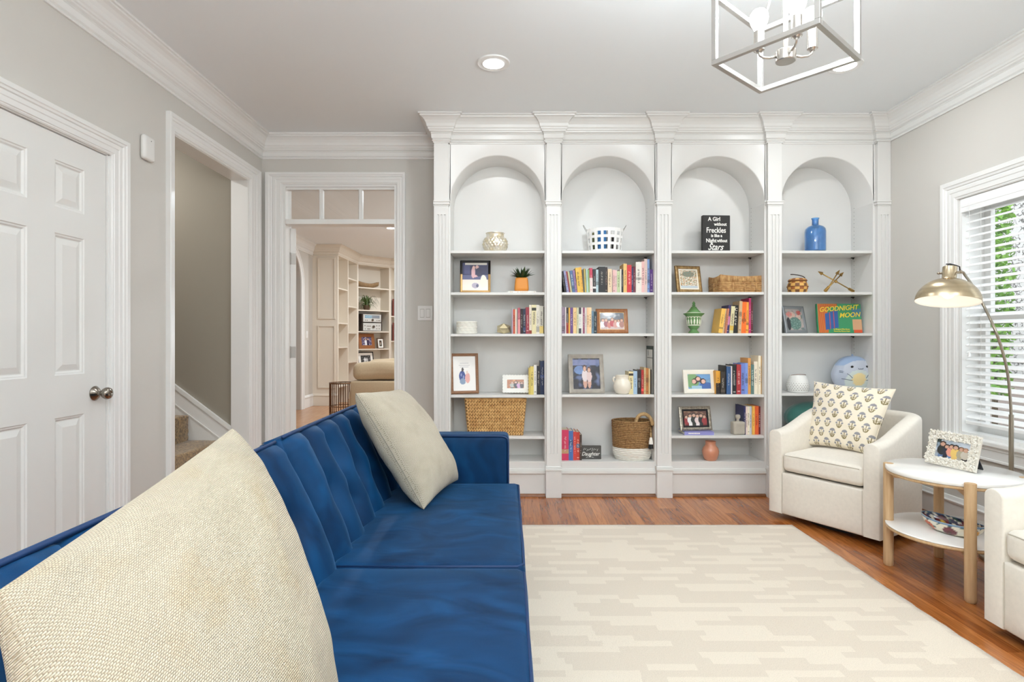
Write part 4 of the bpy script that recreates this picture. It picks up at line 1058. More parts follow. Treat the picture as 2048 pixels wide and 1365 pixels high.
def make_pillow(name, label, C, T, mt, group=None, seam=0.0015, seam_mat=None, **k):
    c = sum((Vector(p) for p in C), Vector())/4
    t = thing(name, label, 'pillow', (c.x, c.y, min(p[2] for p in C)), group=group)
    (f, bk_), rim_ = pillow_mesh(C, T, **k)
    for nm, m in (('front_panel', f), ('back_panel', bk_)): m.build(nm, mt, t, world=True, smooth=True)
    if seam: MB().tube(rim_[::2], seam, 6, closed=True).build('seam', seam_mat or mt, t, world=True, smooth=True)
    return t
M_knit = weave_mat('cream_chunky_weave', (216, 202, 176), (166, 149, 121), 165, [((236, 208, 150), 4.5, 0.53, 0.75, 0.5, 2.2), ((188, 196, 206), 3.0, 0.54, 0.80, 0.4, 5.3)])
M_knit2 = weave_mat('oatmeal_weave', (210, 199, 178), (156, 143, 120), 135, [((214, 206, 190), 5, 0.5, 0.8, 0.6, 4.1)], 0.8)
# near pillow; corners: bottom near, bottom far, top far, top near (front faces the seat)
make_pillow('throw_pillow', 'large cream knit throw pillow filling the near corner of the blue sofa', [(-0.33, 0.50, 0.46), (-0.300, 1.005, 0.462), (-0.588, 1.205, 0.950), (-0.645, 0.715, 0.822)], 0.24, M_knit, 'throw pillows on the blue sofa', n=90, seam=0, pinch=0.02, pfar=-0.10, seed=3.1, wr=0.008)
make_pillow('throw_pillow', 'oatmeal woven throw pillow leaning at the far end of the blue sofa', [(-0.345, 2.30, 0.452), (-0.245, 2.71, 0.47), (-0.530, 2.735, 0.895), (-0.630, 2.34, 0.915)], 0.22, M_knit2, 'throw pillows on the blue sofa', n=64, pw=0.38, pinch=0.05, seam=0.0022, seam_mat=mat('pillow_stitch', (150, 142, 126), 0.9), seed=9.4, wr=0.007)
# ================================================================ swivel armchairs
AW, AD, ATH = 0.66, 0.70, 0.088
M_stitch = mat('chair_stitch', (196, 188, 174), 0.9)
def chair_path(nside=7, nback=22):
    """plan of the outer shell, from the front left corner round the back to the front right one, with inward normals"""
    w = AW/2; ys = 0.34; pts = []
    for i in range(nside): pts.append(Vector((-w, ys*i/nside)))
    for i in range(nback+1):
        t = PI-PI*i/nback; e = 0.72
        c, s = math.cos(t), math.sin(t)
        pts.append(Vector((math.copysign(abs(c)**e, c)*w, ys+(abs(s)**e)*(AD-ys))))
    for i in range(nside-1, -1, -1): pts.append(Vector((w, ys*i/nside)))
    return pts
def make_chair(label, loc, rz):
    t = thing('swivel_armchair', label, 'armchair', (loc[0], loc[1], 0), (0, 0, rz), group='cream barrel armchairs')
    P = chair_path(); n = len(P); nor = []
    for i in range(n):
        a = P[max(0, i-1)]; c = P[min(n-1, i+1)]; d = (c-a).normalized(); nor.append(Vector((d.y, -d.x)))
    zb = 0.042
    def sec(i, grow=0.0, front=0.0):
        p, q = P[i], nor[i]; zt = 0.576+0.122*smoothstep(0.02, 0.52, p.y)
        r = ATH/2; pr = [(0.0, zb), (0.0, 0.2), (0.0, 0.4), (0.0, zt-r)]
        for k in range(1, 8): a = PI-PI*k/8; pr.append((r+r*math.cos(a), zt-r+r*math.sin(a)*0.72))
        pr += [(ATH, zt-r), (ATH, 0.42), (ATH, 0.28), (ATH, zb)]
        out = []
        for o, z in pr:
            o2 = r+(o-r)*(1-grow); z2 = z-(grow*0.03 if z > 0.5 else -grow*0.01 if z < 0.1 else 0)
            v = p+q*o2; out.append((v.x, v.y-front, z2))
        return out
    # first and last sections repeated, drawn in, so that the arm fronts are softly rounded
    secs = [sec(0, 0.16, 0.008), sec(0, 0.05, 0.006)]+[sec(i) for i in range(n)]+[sec(n-1, 0.05, 0.006), sec(n-1, 0.16, 0.008)]
    m = len(secs[0]); b = MB(); b.v = [v for s_ in secs for v in s_]
    for i in range(len(secs)-1):
        for k in range(m-1): b.f.append((i*m+k, (i+1)*m+k, (i+1)*m+k+1, i*m+k+1))
    b.f += [tuple(range(m)), tuple((len(secs)-1)*m+k for k in reversed(range(m)))]
    b.build('barrel_shell', M_cream, t, auto=55)
    w = AW/2-ATH
    MB().rbox(-w-0.006, w+0.006, -0.006, 0.06, zb, 0.300, r=0.010, n=6).build('front_panel', M_cream, t, smooth=True)
    MB().box(-w-0.004, w+0.004, 0.02, 0.55, 0.08, 0.29).build('seat_deck', M_cream, t)
    def seat(x, y, z):
        if y > 0.40: x = x*(1-0.9*(y-0.40)**1.4)
        return (x, y, z+0.003*noise.noise(Vector((x*6, y*6, 1))))
    c = MB().rbox(-w+0.001, w-0.001, -0.010, 0.585, 0.312, 0.428, r=0.032, n=14, crown=0.020, fn=seat).build('seat_cushion', M_cream, t, smooth=True)
    MB().tube([(-w+0.02, -0.006, 0.412), (-w*0.5, -0.009, 0.4135), (w*0.5, -0.009, 0.4135), (w-0.02, -0.006, 0.412)], 0.0022, 6).build('cushion_welt', M_stitch, c)
    for sx in (-1, 1):
        MB().tube([(sx*(w-0.004), -0.0075, 0.05), (sx*(w-0.004), -0.0075, 0.298)], 0.0015, 5).build('seam', M_stitch, t)
    MB().cyl((0, 0.33, 0.0), (0, 0.33, 0.034), 0.25, 0.25, 40).cyl((0, 0.33, 0.034), (0, 0.33, 0.085), 0.16, 0.16, 24).build('swivel_base', M_black, t, auto=40)
    return t
make_chair('cream linen barrel armchair with a flower print pillow, in front of the bookcase', (1.8435, 3.368), math.atan2(-0.852, 0.525))
make_chair('cream linen barrel armchair cut off by the right edge of the photo', (1.872, 1.905), -PI/2)

# pillow with a block print of flower sprigs
cream = S(240, 229, 208); petal = S(150, 148, 152); stemc = S(138, 124, 84)
def sprig(x, y):
    """x, y in sprig units around its centre"""
    if y > 0.19 and (x/0.31)**2+((y-0.17)/0.29)**2 < 1: return petal
    for ex, ey, r in ((-0.30, 0.03, 0.115), (0.30, 0.03, 0.115)):
        if ((x-ex)/r)**2+((y-ey)/(r*0.9))**2 < 1: return petal
    if abs(x) < 0.035 and -0.5 < y < 0.2: return stemc
    if -0.22 < y < 0.0 and abs(abs(x)-(0.05+(y+0.22)*0.95)) < 0.035: return stemc
    for ex, ey, ax, ay in ((-0.22, -0.21, 0.13, 0.055), (0.22, -0.21, 0.13, 0.055), (-0.14, -0.37, 0.14, 0.06), (0.14, -0.37, 0.14, 0.06)):
        dx, dy = x-ex, y-ey; sg = 1 if ex > 0 else -1; q = dx*0.7+sg*dy*0.7; r_ = -sg*dx*0.7+dy*0.7
        if (q/ax)**2+(r_/ay)**2 < 1: return stemc
    return None
def sprigs(u, v):
    X_, Y_ = u*0.52, v*0.42; px, py = 0.092, 0.082
    best = None
    for j in range(-1, 9):
        cy = j*0.064+0.02
        if abs(Y_-cy) > 0.034: continue
        off = (j % 2)*px/2
        i = round((X_-off)/px); cx = i*px+off
        c = sprig((X_-cx)/0.068, (Y_-cy)/0.062)
        if c: return c
    return cream
M_block = print_mat('block_print_cotton', 0.9, bump=0.3, bscale=900, sheen=0.2)
make_pillow('throw_pillow', 'cream lumbar pillow with grey flower sprigs on the far armchair', [(1.965, 3.745, 0.447), (2.165, 3.395, 0.447), (2.335, 3.435, 0.835), (2.075, 3.865, 0.850)], 0.15, M_block, n=230, pinch=0.06, seed=5.5, wr=0.005, col_fn=sprigs, seam=0.0025, seam_mat=mat('pillow_seam', (236, 226, 206), 0.9))

# ================================================================ round side table
TC = Vector((2.121, 2.717)); TR_ = 0.272
tb = thing('side_table', 'round two tier side table with white tops and pale oak legs', 'side table', (TC.x, TC.y, 0))
M_lacq = mat('white_lacquer', (244, 243, 240), 0.18, coat=0.3)
def disc(z0, z1, r, mt, nm, **k): return MB().lathe([(0.0005, z0), (r-0.003, z0), (r, z0+0.003), (r, z1-0.003), (r-0.003, z1), (0.0005, z1)], 72).build(nm, mt, tb, auto=50, **k)
disc(0.492, 0.514, TR_, M_lacq, 'table_top'); disc(0.478, 0.4915, TR_-0.004, M_paleoak, 'top_band')
disc(0.222, 0.230, TR_, M_lacq, 'lower_shelf'); disc(0.208, 0.2215, TR_-0.001, M_paleoak, 'shelf_band')
legs = [Vector((1.913, 2.868)), Vector((1.997, 2.462)), Vector((2.245, 2.972)), Vector((2.329, 2.566))]
for p in legs:
    q = p-TC; MB().lathe([(0.0005, 0.0), (0.018, 0.0), (0.022, 0.006), (0.0225, 0.02), (0.0225, 0.512), (0.0215, 0.515), (0.0005, 0.515)], 24, (q.x, q.y, 0)).build('leg', M_paleoak, tb, auto=40)
for a, c in ((0, 3), (1, 2)):
    pa, pc = legs[a]-TC, legs[c]-TC
    MB().bar((pa.x, pa.y, 0.462), (pc.x, pc.y, 0.462), 0.022, 0.032).build('cross_brace', M_paleoak, tb)
    MB().bar((pa.x, pa.y, 0.194), (pc.x, pc.y, 0.194), 0.022, 0.026).build('cross_brace', M_paleoak, tb)
# shell covered frame with a group photo
BLv, BRv = Vector((2.100, 2.876)), Vector((2.160, 2.640)); fw = (BRv-BLv).length; ang = math.atan2(BRv.y-BLv.y, BRv.x-BLv.x); mid_ = (BLv+BRv)/2
t = thing('framed_photo', 'white shell encrusted frame with a group photo on the side table', 'picture frame', (mid_.x, mid_.y, 0.5190), (math.radians(-14), 0, ang))
fh = 0.168; bw = 0.040
M_shell = mat('shell_white', (240, 236, 226), 0.45, c2=(226, 218, 202), vscale=70)
b = MB(); rr = random.Random(21)
for (x0, x1, z0, z1) in ((-fw/2, fw/2, 0, bw), (-fw/2, fw/2, fh-bw, fh), (-fw/2, -fw/2+bw, bw, fh-bw), (fw/2-bw, fw/2, bw, fh-bw)): b.box(x0, x1, 0.002, 0.014, z0, z1)
for k in range(900):
    e = rr.random()
    if e < 0.62: x = rr.uniform(-fw/2, fw/2); z = rr.choice((rr.uniform(0.004, bw), rr.uniform(fh-bw, fh)))
    else: z = rr.uniform(0.004, fh); x = rr.choice((-1, 1))*rr.uniform(fw/2-bw, fw/2)
    s_ = rr.uniform(0.0035, 0.0068); a = rr.random()*PI; ti = rr.uniform(-0.5, 0.5)
    c = Vector((x, -rr.uniform(0, 0.004), z)); d = Vector((math.cos(a), ti, math.sin(a))); e_ = Vector((-math.sin(a), 0.4*ti, math.cos(a)))
    pv = [c+Vector((0, -0.0022, 0))]+[c+(d*math.cos(q)+e_*math.sin(q)*0.7)*s_ for q in (0, PI/3, 2*PI/3, PI, 4*PI/3, 5*PI/3)]
    b.add(pv, [(0, i, i % 6+1) for i in range(1, 7)])
b.build('shell_border', M_shell, t)
ppl = [(0.20, -0.05, 0.95, S(34, 36, 34), S(196, 150, 128), S(60, 40, 32), S(96, 122, 160)), (0.33, -0.05, 0.82, S(34, 40, 58), S(196, 150, 128), S(54, 34, 28), S(30, 34, 50)),
       (0.46, -0.05, 0.86, S(224, 150, 130), S(206, 160, 136), S(34, 26, 24), S(110, 140, 180)), (0.58, -0.05, 0.86, S(226, 190, 106), S(206, 160, 136), S(30, 24, 22), S(222, 186, 110)),
       (0.74, -0.05, 0.80, S(170, 160, 134), S(200, 156, 132), S(120, 84, 58), S(170, 166, 158)), (0.86, -0.05, 0.78, S(196, 186, 170), S(200, 156, 132), S(150, 110, 78), S(60, 54, 54))]
print_grid('photograph', M_photo, t, -fw/2+bw-0.003, fw/2-bw+0.003, bw-0.003, fh-bw+0.003, 0.006, photo_people(S(196, 204, 214), ppl, 4, S(150, 165, 180), [('r', 0, 0, 1, 0.35, S(150, 154, 158)), ('e', 0.07, 0.8, 0.08, 0.3, S(44, 60, 58))]), 60, 44)
MB().box(-fw/2+0.02, fw/2-0.02, 0.014, 0.018, 0.012, fh-0.012).build('backing', M_black, t)
MB().add([(0.045, 0.018, 0.012), (0.095, 0.018, 0.012), (0.09, 0.018, 0.11), (0.05, 0.018, 0.11), (0.045, 0.085, 0.0215), (0.095, 0.085, 0.0215), (0.045, 0.089, 0.0255), (0.095, 0.089, 0.0255)],
         [(3, 2, 5, 4), (4, 5, 7, 6), (2, 3, 6, 7), (3, 4, 6), (2, 7, 5)]).build('easel_back', mat('charcoal_card', (44, 48, 54), 0.7), t)
# painted oval bowl on the lower shelf
t = thing('painted_bowl', 'colourful hand painted oval bowl on the side table lower shelf', 'bowl', (2.075, 2.665, 0.2305), (0, 0, math.radians(-68)))
pal = [S(206, 92, 48), S(222, 150, 60), S(44, 64, 128), S(238, 232, 214), S(110, 40, 44), S(70, 128, 120)]
def tala(u, v, inner):
    if v > 0.90: return S(70, 116, 158) if v < 0.975 else S(180, 204, 222)
    a = u*2*PI; base = S(52, 62, 96) if inner else S(236, 228, 206)
    k = int(u*7); uu = u*7-k; q = [S(206, 92, 48), S(222, 150, 60), S(186, 52, 48), S(222, 150, 60), S(206, 92, 48), S(110, 40, 52), S(222, 160, 64)][k % 7]
    d = math.hypot((uu-0.5)*1.5, (v-0.55)*1.6)
    if d < 0.16: return S(92, 34, 34) if not inner else S(232, 198, 90)
    if d < 0.46: return q if not inner else S(112, 34, 46)
    if noise.noise(Vector((u*44, v*9, 2 if inner else 0))) > 0.12: return S(236, 232, 216)
    if noise.noise(Vector((u*30, v*7, 9))) > 0.25: return S(60, 96, 90)
    return base if not inner else S(40, 46, 82)
def bowl_side(prof, inner):
    b = MB(); b.c = []; n = 96; m = len(prof)
    for k in range(n+1):
        a = 2*PI*k/n; lip = 1+0.02*math.cos(2*a)
        for i, (r, z) in enumerate(prof):
            b.v.append((0.130*r*math.cos(a)*lip, 0.070*r*math.sin(a), z+0.010*math.cos(a)**2*(i/(m-1)))); b.c.append(tala(k/n, i/(m-1), inner))
    for k in range(n):
        for i in range(m-1): b.f.append((k*m+i, (k+1)*m+i, (k+1)*m+i+1, k*m+i+1))
    return b
M_glaze = print_mat('glazed_print', 0.15, coat=0.8)
po = [(0.02, 0.0), (0.45, 0.0), (0.5, 0.002)]+[(0.5+0.5*math.sin(PI/2*f), 0.002+0.056*(1-math.cos(PI/2*f))) for f in [i/16 for i in range(1, 17)]]
pi_ = [(0.02, 0.008), (0.42, 0.008)]+[(0.42+0.545*math.sin(PI/2*f), 0.008+0.050*(1-math.cos(PI/2*f))) for f in [i/16 for i in range(1, 17)]]+[(1.0, 0.058)]
bowl_side(po, False).build('bowl_outside', M_glaze, t, smooth=True); bowl_side(pi_, True).build('bowl_inside', M_glaze, t, smooth=True)

# ================================================================ arc floor lamp
LY = 2.90; LX = PX(2022.5, LY)
lp = thing('floor_lamp', 'arched brushed metal floor lamp with a dome shade lit beside the window', 'floor lamp', (LX, LY, 0))
M_brass = mat('brushed_champagne', (205, 188, 158), 0.27, 1.0, c2=(186, 170, 142), vscale=3, stretch=(1, 1, 30), aniso=0.5)
M_pole = mat('lamp_pole_metal', (168, 160, 146), 0.32, 1.0)
MB().lathe([(0.0005, 0), (0.13, 0), (0.13, 0.012), (0.125, 0.018), (0.012, 0.022)], 48, (LX, LY, 0)).build('base', M_pole, lp, world=True, auto=40)
MB().cyl((LX, LY, 0.02), (LX, LY, PZ(830, LY)), 0.0105, n=20).cyl((LX, LY, 0.02), (LX, LY, 0.09), 0.014, n=20).build('pole', M_pole, lp, world=True, auto=40)
ax = Vector((math.sin(math.radians(9)), math.sin(math.radians(6.5)), 1)).normalized()
rimc = Vector((PX(1895, LY), LY, PZ(604, LY)))
Rm = ax.to_track_quat('Z', 'Y').to_matrix()
arcp = [(2022.5, 838), (2021, 805), (2016, 752), (2008, 714), (1998, 681), (1985, 648), (1970, 617), (1957, 592), (1944, 570), (1931, 552), (1926.5, 545)]
cat_ = []
for i in range(len(arcp)-1):
    for f in range(5):
        p0, p1, p2, p3 = (arcp[max(0, min(len(arcp)-1, i+k))] for k in (-1, 0, 1, 2)); g = f/5
        cat_.append(tuple(0.5*((2*p1[c])+(-p0[c]+p2[c])*g+(2*p0[c]-5*p1[c]+4*p2[c]-p3[c])*g*g+(-p0[c]+3*p1[c]-3*p2[c]+p3[c])*g**3) for c in (0, 1)))
cat_.append(arcp[-1])
def arc_y(v): return LY+0.105*smoothstep(665, 605, v)-0.085*smoothstep(580, 545, v)
MB().tube([(PX(u, arc_y(v)), arc_y(v), PZ(v, arc_y(v))) for u, v in cat_]+[tuple(rimc+ax*0.155+(Rm @ Vector((0.048, 0, 0))))], 0.0065, 12).build('arc_arm', M_pole, lp, world=True, smooth=True)
def shade_v(b): return [tuple(rimc+Rm @ Vector(p)) for p in b.v]
R0 = 0.139
prof = [(R0, 0.0)]+[(R0*math.cos(a)*1.0, 0.122*math.sin(a)) for a in [PI/2*i/18 for i in range(1, 15)]]+[(0.034, 0.1195), (0.031, 0.124), (0.031, 0.182), (0.029, 0.184), (0.0005, 0.184)]
d_ = MB().lathe(prof, 64); sh_ = MB().add(shade_v(d_), d_.f).build('shade', M_brass, lp, world=True, auto=35)
pin = [(R0-0.0005, 0.0), (R0-0.003, 0.002)]+[((R0-0.003)*math.cos(a), 0.118*math.sin(a)+0.002) for a in [PI/2*i/18 for i in range(1, 18)]]+[(0.0005, 0.1195)]
d_ = MB().lathe(pin, 64); MB().add(shade_v(d_), d_.f).build('shade_lining', mat('white_enamel', (250, 246, 238), 0.5), sh_, world=True, smooth=True)
bulbc = rimc+ax*0.045
MB().ball(tuple(bulbc), 0.028, n=20, m=12).cyl(tuple(bulbc+ax*0.02), tuple(bulbc+ax*0.075), 0.016, n=16).build('bulb', emission('lamp_bulb', (1.0, 0.93, 0.82, 1), 3.5), lp, world=True, smooth=True)
nk = rimc+ax*0.155
for s_ in (-1, 1):
    e = Rm @ Vector((s_, 0, 0))
    MB().cyl(tuple(nk+e*0.029), tuple(nk+e*0.046), 0.0035, n=10).ball(tuple(nk+e*0.048), 0.007).build('yoke_bolt', M_pole, lp, world=True, smooth=True)
tp = rimc+ax*0.184
MB().cyl(tuple(tp), tuple(tp+ax*0.012), 0.011, n=14).tube([tp+ax*0.010+Vector((-0.02, 0, 0.004)), tp+ax*0.016, tp+ax*0.012+Vector((0.03, 0, -0.004)), nk+Vector((0.056, 0.006, 0.03)), nk+Vector((0.060, 0.006, -0.002))], 0.003, 8).build('power_cable', M_black, lp, world=True, smooth=True)
ld = bpy.data.lights.new('floor_lamp_light', 'POINT'); ld.energy = 0.16; ld.color = (1.0, 0.93, 0.84); ld.shadow_soft_size = 0.03
lo = bpy.data.objects.new('floor_lamp_light', ld); col.objects.link(lo); lo.location = tuple(rimc+ax*0.006)

# ================================================================ pendant lantern
K = 0.92; ZL = EYE+K; ZU = 2.292
cor = {k: Vector((x*K, y*K)) for k, (x, y) in {'L': (0.753, 2.080), 'B': (1.0124, 2.3606), 'R': (1.253, 2.0427), 'N': (0.9907, 1.7613)}.items()}
pc = (cor['L']+cor['R']+cor['B']+cor['N'])/4; half = 0.0
# regularise to a true square
dirv = (cor['R']-cor['L']); L2 = dirv.length/2; e1 = dirv.normalized(); e2 = Vector((-e1.y, e1.x))
sq = [pc-e1*L2, pc+e2*L2, pc+e1*L2, pc-e2*L2]
pn = thing('pendant_lantern', 'square open frame nickel pendant lantern with lit bulbs', 'pendant light', (pc.x, pc.y, CZ))
M_cage = mat('lantern_nickel', (196, 194, 190), 0.34, 0.85)
W_ = 0.0165
b = MB()
for nm, z in (('lower_rail', ZL+W_/2), ('upper_rail', ZU)):
    for i in range(4):
        p, q = sq[i], sq[(i+1) % 4]; d = (q-p).normalized()*W_/2*(1 if i % 2 else -1)
        MB().bar((p.x-d.x, p.y-d.y, z), (q.x+d.x, q.y+d.y, z), W_).build(nm, M_cage, pn, world=True, bevel=0.001)
AP = 2.43
for p in sq:
    MB().bar((p.x, p.y, ZL+W_+0.0003), (p.x, p.y, ZU-W_/2-0.0003), W_, up=(e1.x+e2.x, e1.y+e2.y, 0)).build('upright', M_cage, pn, world=True, bevel=0.001)
    MB().cyl((p.x, p.y, ZU), (pc.x+(p.x-pc.x)*0.06, pc.y+(p.y-pc.y)*0.06, AP), 0.005, n=10).build('top_rod', M_cage, pn, world=True, smooth=True)
MB().lathe([(0.0005, AP+0.02), (0.022, AP+0.015), (0.024, AP-0.012), (0.0005, AP-0.016)], 24, (pc.x, pc.y, 0)).cyl((pc.x, pc.y, AP), (pc.x, pc.y, CZ-0.02), 0.006, n=12).build('stem', M_cage, pn, world=True, auto=40)
MB().lathe([(0.0005, CZ-0.028), (0.06, CZ-0.024), (0.065, CZ)], 32, (pc.x, pc.y, 0)).build('canopy', M_cage, pn, world=True, auto=40)
hz = 2.083
MB().lathe([(0.0005, hz-0.018), (0.030, hz-0.018), (0.032, hz-0.016), (0.032, hz+0.016), (0.030, hz+0.018), (0.008, hz+0.018), (0.008, AP-0.01)], 28, (pc.x, pc.y, 0)).build('hub', M_nickel, pn, world=True, auto=40)
M_bulb = emission('pendant_bulb', (1.0, 0.985, 0.96, 1), 12)
for p in (sq[0], sq[2], sq[3]):
    d = (p-pc).normalized(); P3 = lambda r, z: (pc.x+d.x*r, pc.y+d.y*r, z)
    am = MB().tube([P3(0.03, hz), P3(0.052, hz-0.004), P3(0.072, hz-0.002), P3(0.083, hz+0.006), P3(0.086, hz+0.018), P3(0.086, hz+0.03)], 0.0042, 10).build('arm', M_nickel, pn, world=True, smooth=True)
    MB().cyl(P3(0.086, hz+0.022), P3(0.086, hz+0.085), 0.017, n=20).cyl(P3(0.086, hz+0.016), P3(0.086, hz+0.024), 0.009, 0.017, n=20).build('socket', M_nickel, am, world=True, auto=40)
    q = P3(0.086, hz+0.085)
    bulb = MB().lathe([(0.014, 0.0), (0.016, 0.008), (0.026, 0.028), (0.030, 0.044), (0.028, 0.058), (0.020, 0.070), (0.009, 0.076), (0.0005, 0.077)], 20, q).build('bulb', M_bulb, am, world=True, smooth=True)
    ld = bpy.data.lights.new('pendant_bulb_light', 'POINT'); ld.energy = 10.5; ld.color = (0.85, 0.94, 1.0); ld.shadow_soft_size = 0.032
    lo = bpy.data.objects.new('pendant_bulb_light', ld); col.objects.link(lo); lo.location = (q[0], q[1], q[2]+0.115)

# ================================================================ wall fittings
t = thing('motion_sensor', 'small rounded white sensor on the wall above the door', 'sensor', (XL, 3.058, 2.165))
MB().rbox(XL, XL+0.03, 3.058-0.047, 3.058+0.047, 2.165-0.066, 2.165+0.066, r=0.022, n=8).build('housing', M_door, t, world=True, smooth=True)
MB().ball((XL+0.030, 3.065, 2.205), 0.0025).build('indicator', M_black, t, world=True)
t = thing('light_switch', 'white double rocker switch plate beside the bookcase', 'switch', (PX(850, YB), YB, 1.34), group='light switches')
sx_ = PX(850.5, YB); zc = PZ(627, YB)
MB().box(sx_-0.0585, sx_+0.0585, YB-0.007, YB-0.0005, zc-0.058, zc+0.058).build('plate', M_trim, t, world=True, bevel=0.003)
for dx in (-0.0235, 0.0235):
    MB().box(sx_+dx-0.0165, sx_+dx+0.0165, YB-0.0078, YB-0.007, zc-0.034, zc+0.034).build('rocker_surround', mat('switch_gap', (168, 166, 160), 0.6), t, world=True)
    MB().add([(sx_+dx-0.0145, YB-0.0078, zc-0.031), (sx_+dx+0.0145, YB-0.0078, zc-0.031), (sx_+dx+0.0145, YB-0.0078, zc+0.031), (sx_+dx-0.0145, YB-0.0078, zc+0.031), (sx_+dx-0.0145, YB-0.012, zc-0.031), (sx_+dx+0.0145, YB-0.012, zc-0.031), (sx_+dx+0.0145, YB-0.009, zc+0.031), (sx_+dx-0.0145, YB-0.009, zc+0.031)],
             [(4, 5, 6, 7), (0, 1, 5, 4), (1, 2, 6, 5), (2, 3, 7, 6), (3, 0, 4, 7)]).build('rocker', M_trim, t, world=True)
# ================================================================ books on the shelves
ORD = 'first second third fourth fifth sixth seventh eighth ninth tenth eleventh twelfth thirteenth fourteenth fifteenth sixteenth seventeenth eighteenth nineteenth twentieth'.split()
ORD += ['twenty '+o for o in ORD[:9]]+['thirtieth']+['thirty '+o for o in ORD[:9]]
PXM = F/4.17                                         # pixels per metre at the books' spines
ROUGH = random.Random(11)
def spine_marks(root, w, h, c, rng, kind):
    lum = 0.3*c[0]+0.6*c[1]+0.1*c[2]; ink = (246, 240, 226) if lum < 120 else (58, 44, 44)
    if kind == 'red' : ink = (250, 244, 236)
    ink = tuple(int(lerp(a_, b_, 0.62)) for a_, b_ in zip(c, ink)); m = mat('spine_ink_%02x%02x%02x' % ink, ink, 0.6); b = MB(); y = -0.0004
    z = h*rng.uniform(0.24, 0.34); z1 = h*rng.uniform(0.68, 0.82); q = w*rng.uniform(0.20, 0.42)
    while z < z1:                                     # a column of strokes where the title runs
        l = rng.uniform(0.003, 0.007); o = rng.uniform(-0.08, 0.08)*w
        b.add([(w/2-q/2+o, y, z), (w/2+q/2+o, y, z), (w/2+q/2+o, y, z+l*0.6), (w/2-q/2+o, y, z+l*0.6)], [(0, 1, 2, 3)]); z += l
        if rng.random() < 0.2: z += 0.007
    if rng.random() < 0.3:
        z = h*rng.uniform(0.05, 0.12); s_ = w*0.28; b.add([(w/2-s_, y, z), (w/2+s_, y, z), (w/2+s_, y, z+s_*0.9), (w/2-s_, y, z+s_*0.9)], [(0, 1, 2, 3)])
    b.build('spine_lettering', m, root, kind='stuff')
def book(label, group, x, y, z, w, h, c, tilt=0.0, depth=0.145, band=None, rng=None, kind='', turn=0.0, flat=False):
    t = thing('book', label, 'book', (x, y, z), (0, math.radians(tilt), turn), group=group)
    cm = mat('book_cover_%02x%02x%02x' % c, c, 0.5, vary=0.10, vscale=14, coat=0.1)
    b = MB(); k = 0.0022 if w > 0.012 else 0.0009
    b.box(0, w, 0, k, 0, h).box(0, k, k, depth, 0, h).box(w-k, w, k, depth, 0, h)
    b.build('cover', cm, t)
    MB().box(k, w-k, k, depth-0.004, 0.003, h-0.004).build('pages', M_pages, t)
    if band:
        bz0, bz1, bc = band; MB().box(0.0002, w-0.0002, -0.0003, 0.0, h*bz0, h*bz1).build('spine_band', mat('band_%02x%02x%02x' % bc, bc, 0.55), t)
    if w > 0.0125 and rng: spine_marks(t, w, h, c, rng, kind)
    return t
def row(where, u0, vbase, z, books, y=4.165):
    rng = random.Random(len(where)*7+len(books)); x = PX(u0, y); out = []
    for i, bk_ in enumerate(books):
        nm, c, wp, vt = bk_[:4]; tilt = bk_[4] if len(bk_) > 4 else 0; band = bk_[5] if len(bk_) > 5 else None
        if band is None and rng.random() < 0.4 and wp >= 5:
            q = rng.random(); alt = tuple(min(255, int(v*(1.5 if sum(c) < 300 else 0.7)+10)) for v in c); band = (q*0.6, q*0.6+rng.uniform(0.06, 0.22), alt)
        w = wp/PXM; a = math.radians(abs(tilt)); h = ((vbase-vt)/PXM-w*math.sin(a))/math.cos(a) if tilt else (vbase-vt)/PXM
        pos = ORD[i]+' from the left'
        if i == len(books)-1: pos = 'last on the right'
        if i == 0: pos = 'first on the left'
        lift = 0.0; xx = x
        if tilt > 0: lift = w*math.sin(a)                 # leaning right it stands on its right lower edge
        t = book('%s book, %s, %s' % (nm, pos, where), where, xx, y+rng.uniform(-0.006, 0.012), z+lift+0.0003, w-0.0004, h, c, tilt, rng.uniform(0.12, 0.155), band, rng)
        out.append((t, w, h)); x += w/math.cos(a)
    return out
T = TOP
row('in the row beside the gold vase', 1023.5, 667, T[0][2], [('grey lilac', (168, 160, 178), 2.5, 617), ('orange red', (200, 92, 64), 4.5, 618), ('thin cream', (232, 222, 200), 2.5, 617), ('thin grey', (176, 172, 168), 2.5, 616), ('rose', (176, 84, 98), 5, 615, 0, (0.0, 0.55, (226, 150, 150))),
    ('black and red', (44, 26, 32), 5.5, 617), ('navy', (34, 42, 66), 5.5, 617), ('crimson', (150, 52, 64), 7, 614), ('ivory', (236, 226, 206), 5, 609, 0, (0.0, 0.12, (150, 60, 40))), ('pale yellow', (226, 216, 172), 9, 609, 0, (0.80, 0.90, (60, 60, 50))), ('off white', (230, 224, 210), 6.5, 609), ('pale grey', (202, 198, 184), 8, 611, 0, (0.02, 0.28, (226, 200, 120))), ('black', (30, 30, 30), 2.5, 613)])
row('in the row beside the scalloped frame', 1057.5, 790, T[0][3], [('thin yellow', (214, 190, 104), 3, 737), ('yellow', (224, 204, 112), 7, 734), ('white', (234, 232, 226), 6, 731), ('charcoal', (38, 38, 44), 7, 733), ('dark navy', (38, 52, 84), 8.5, 723)])
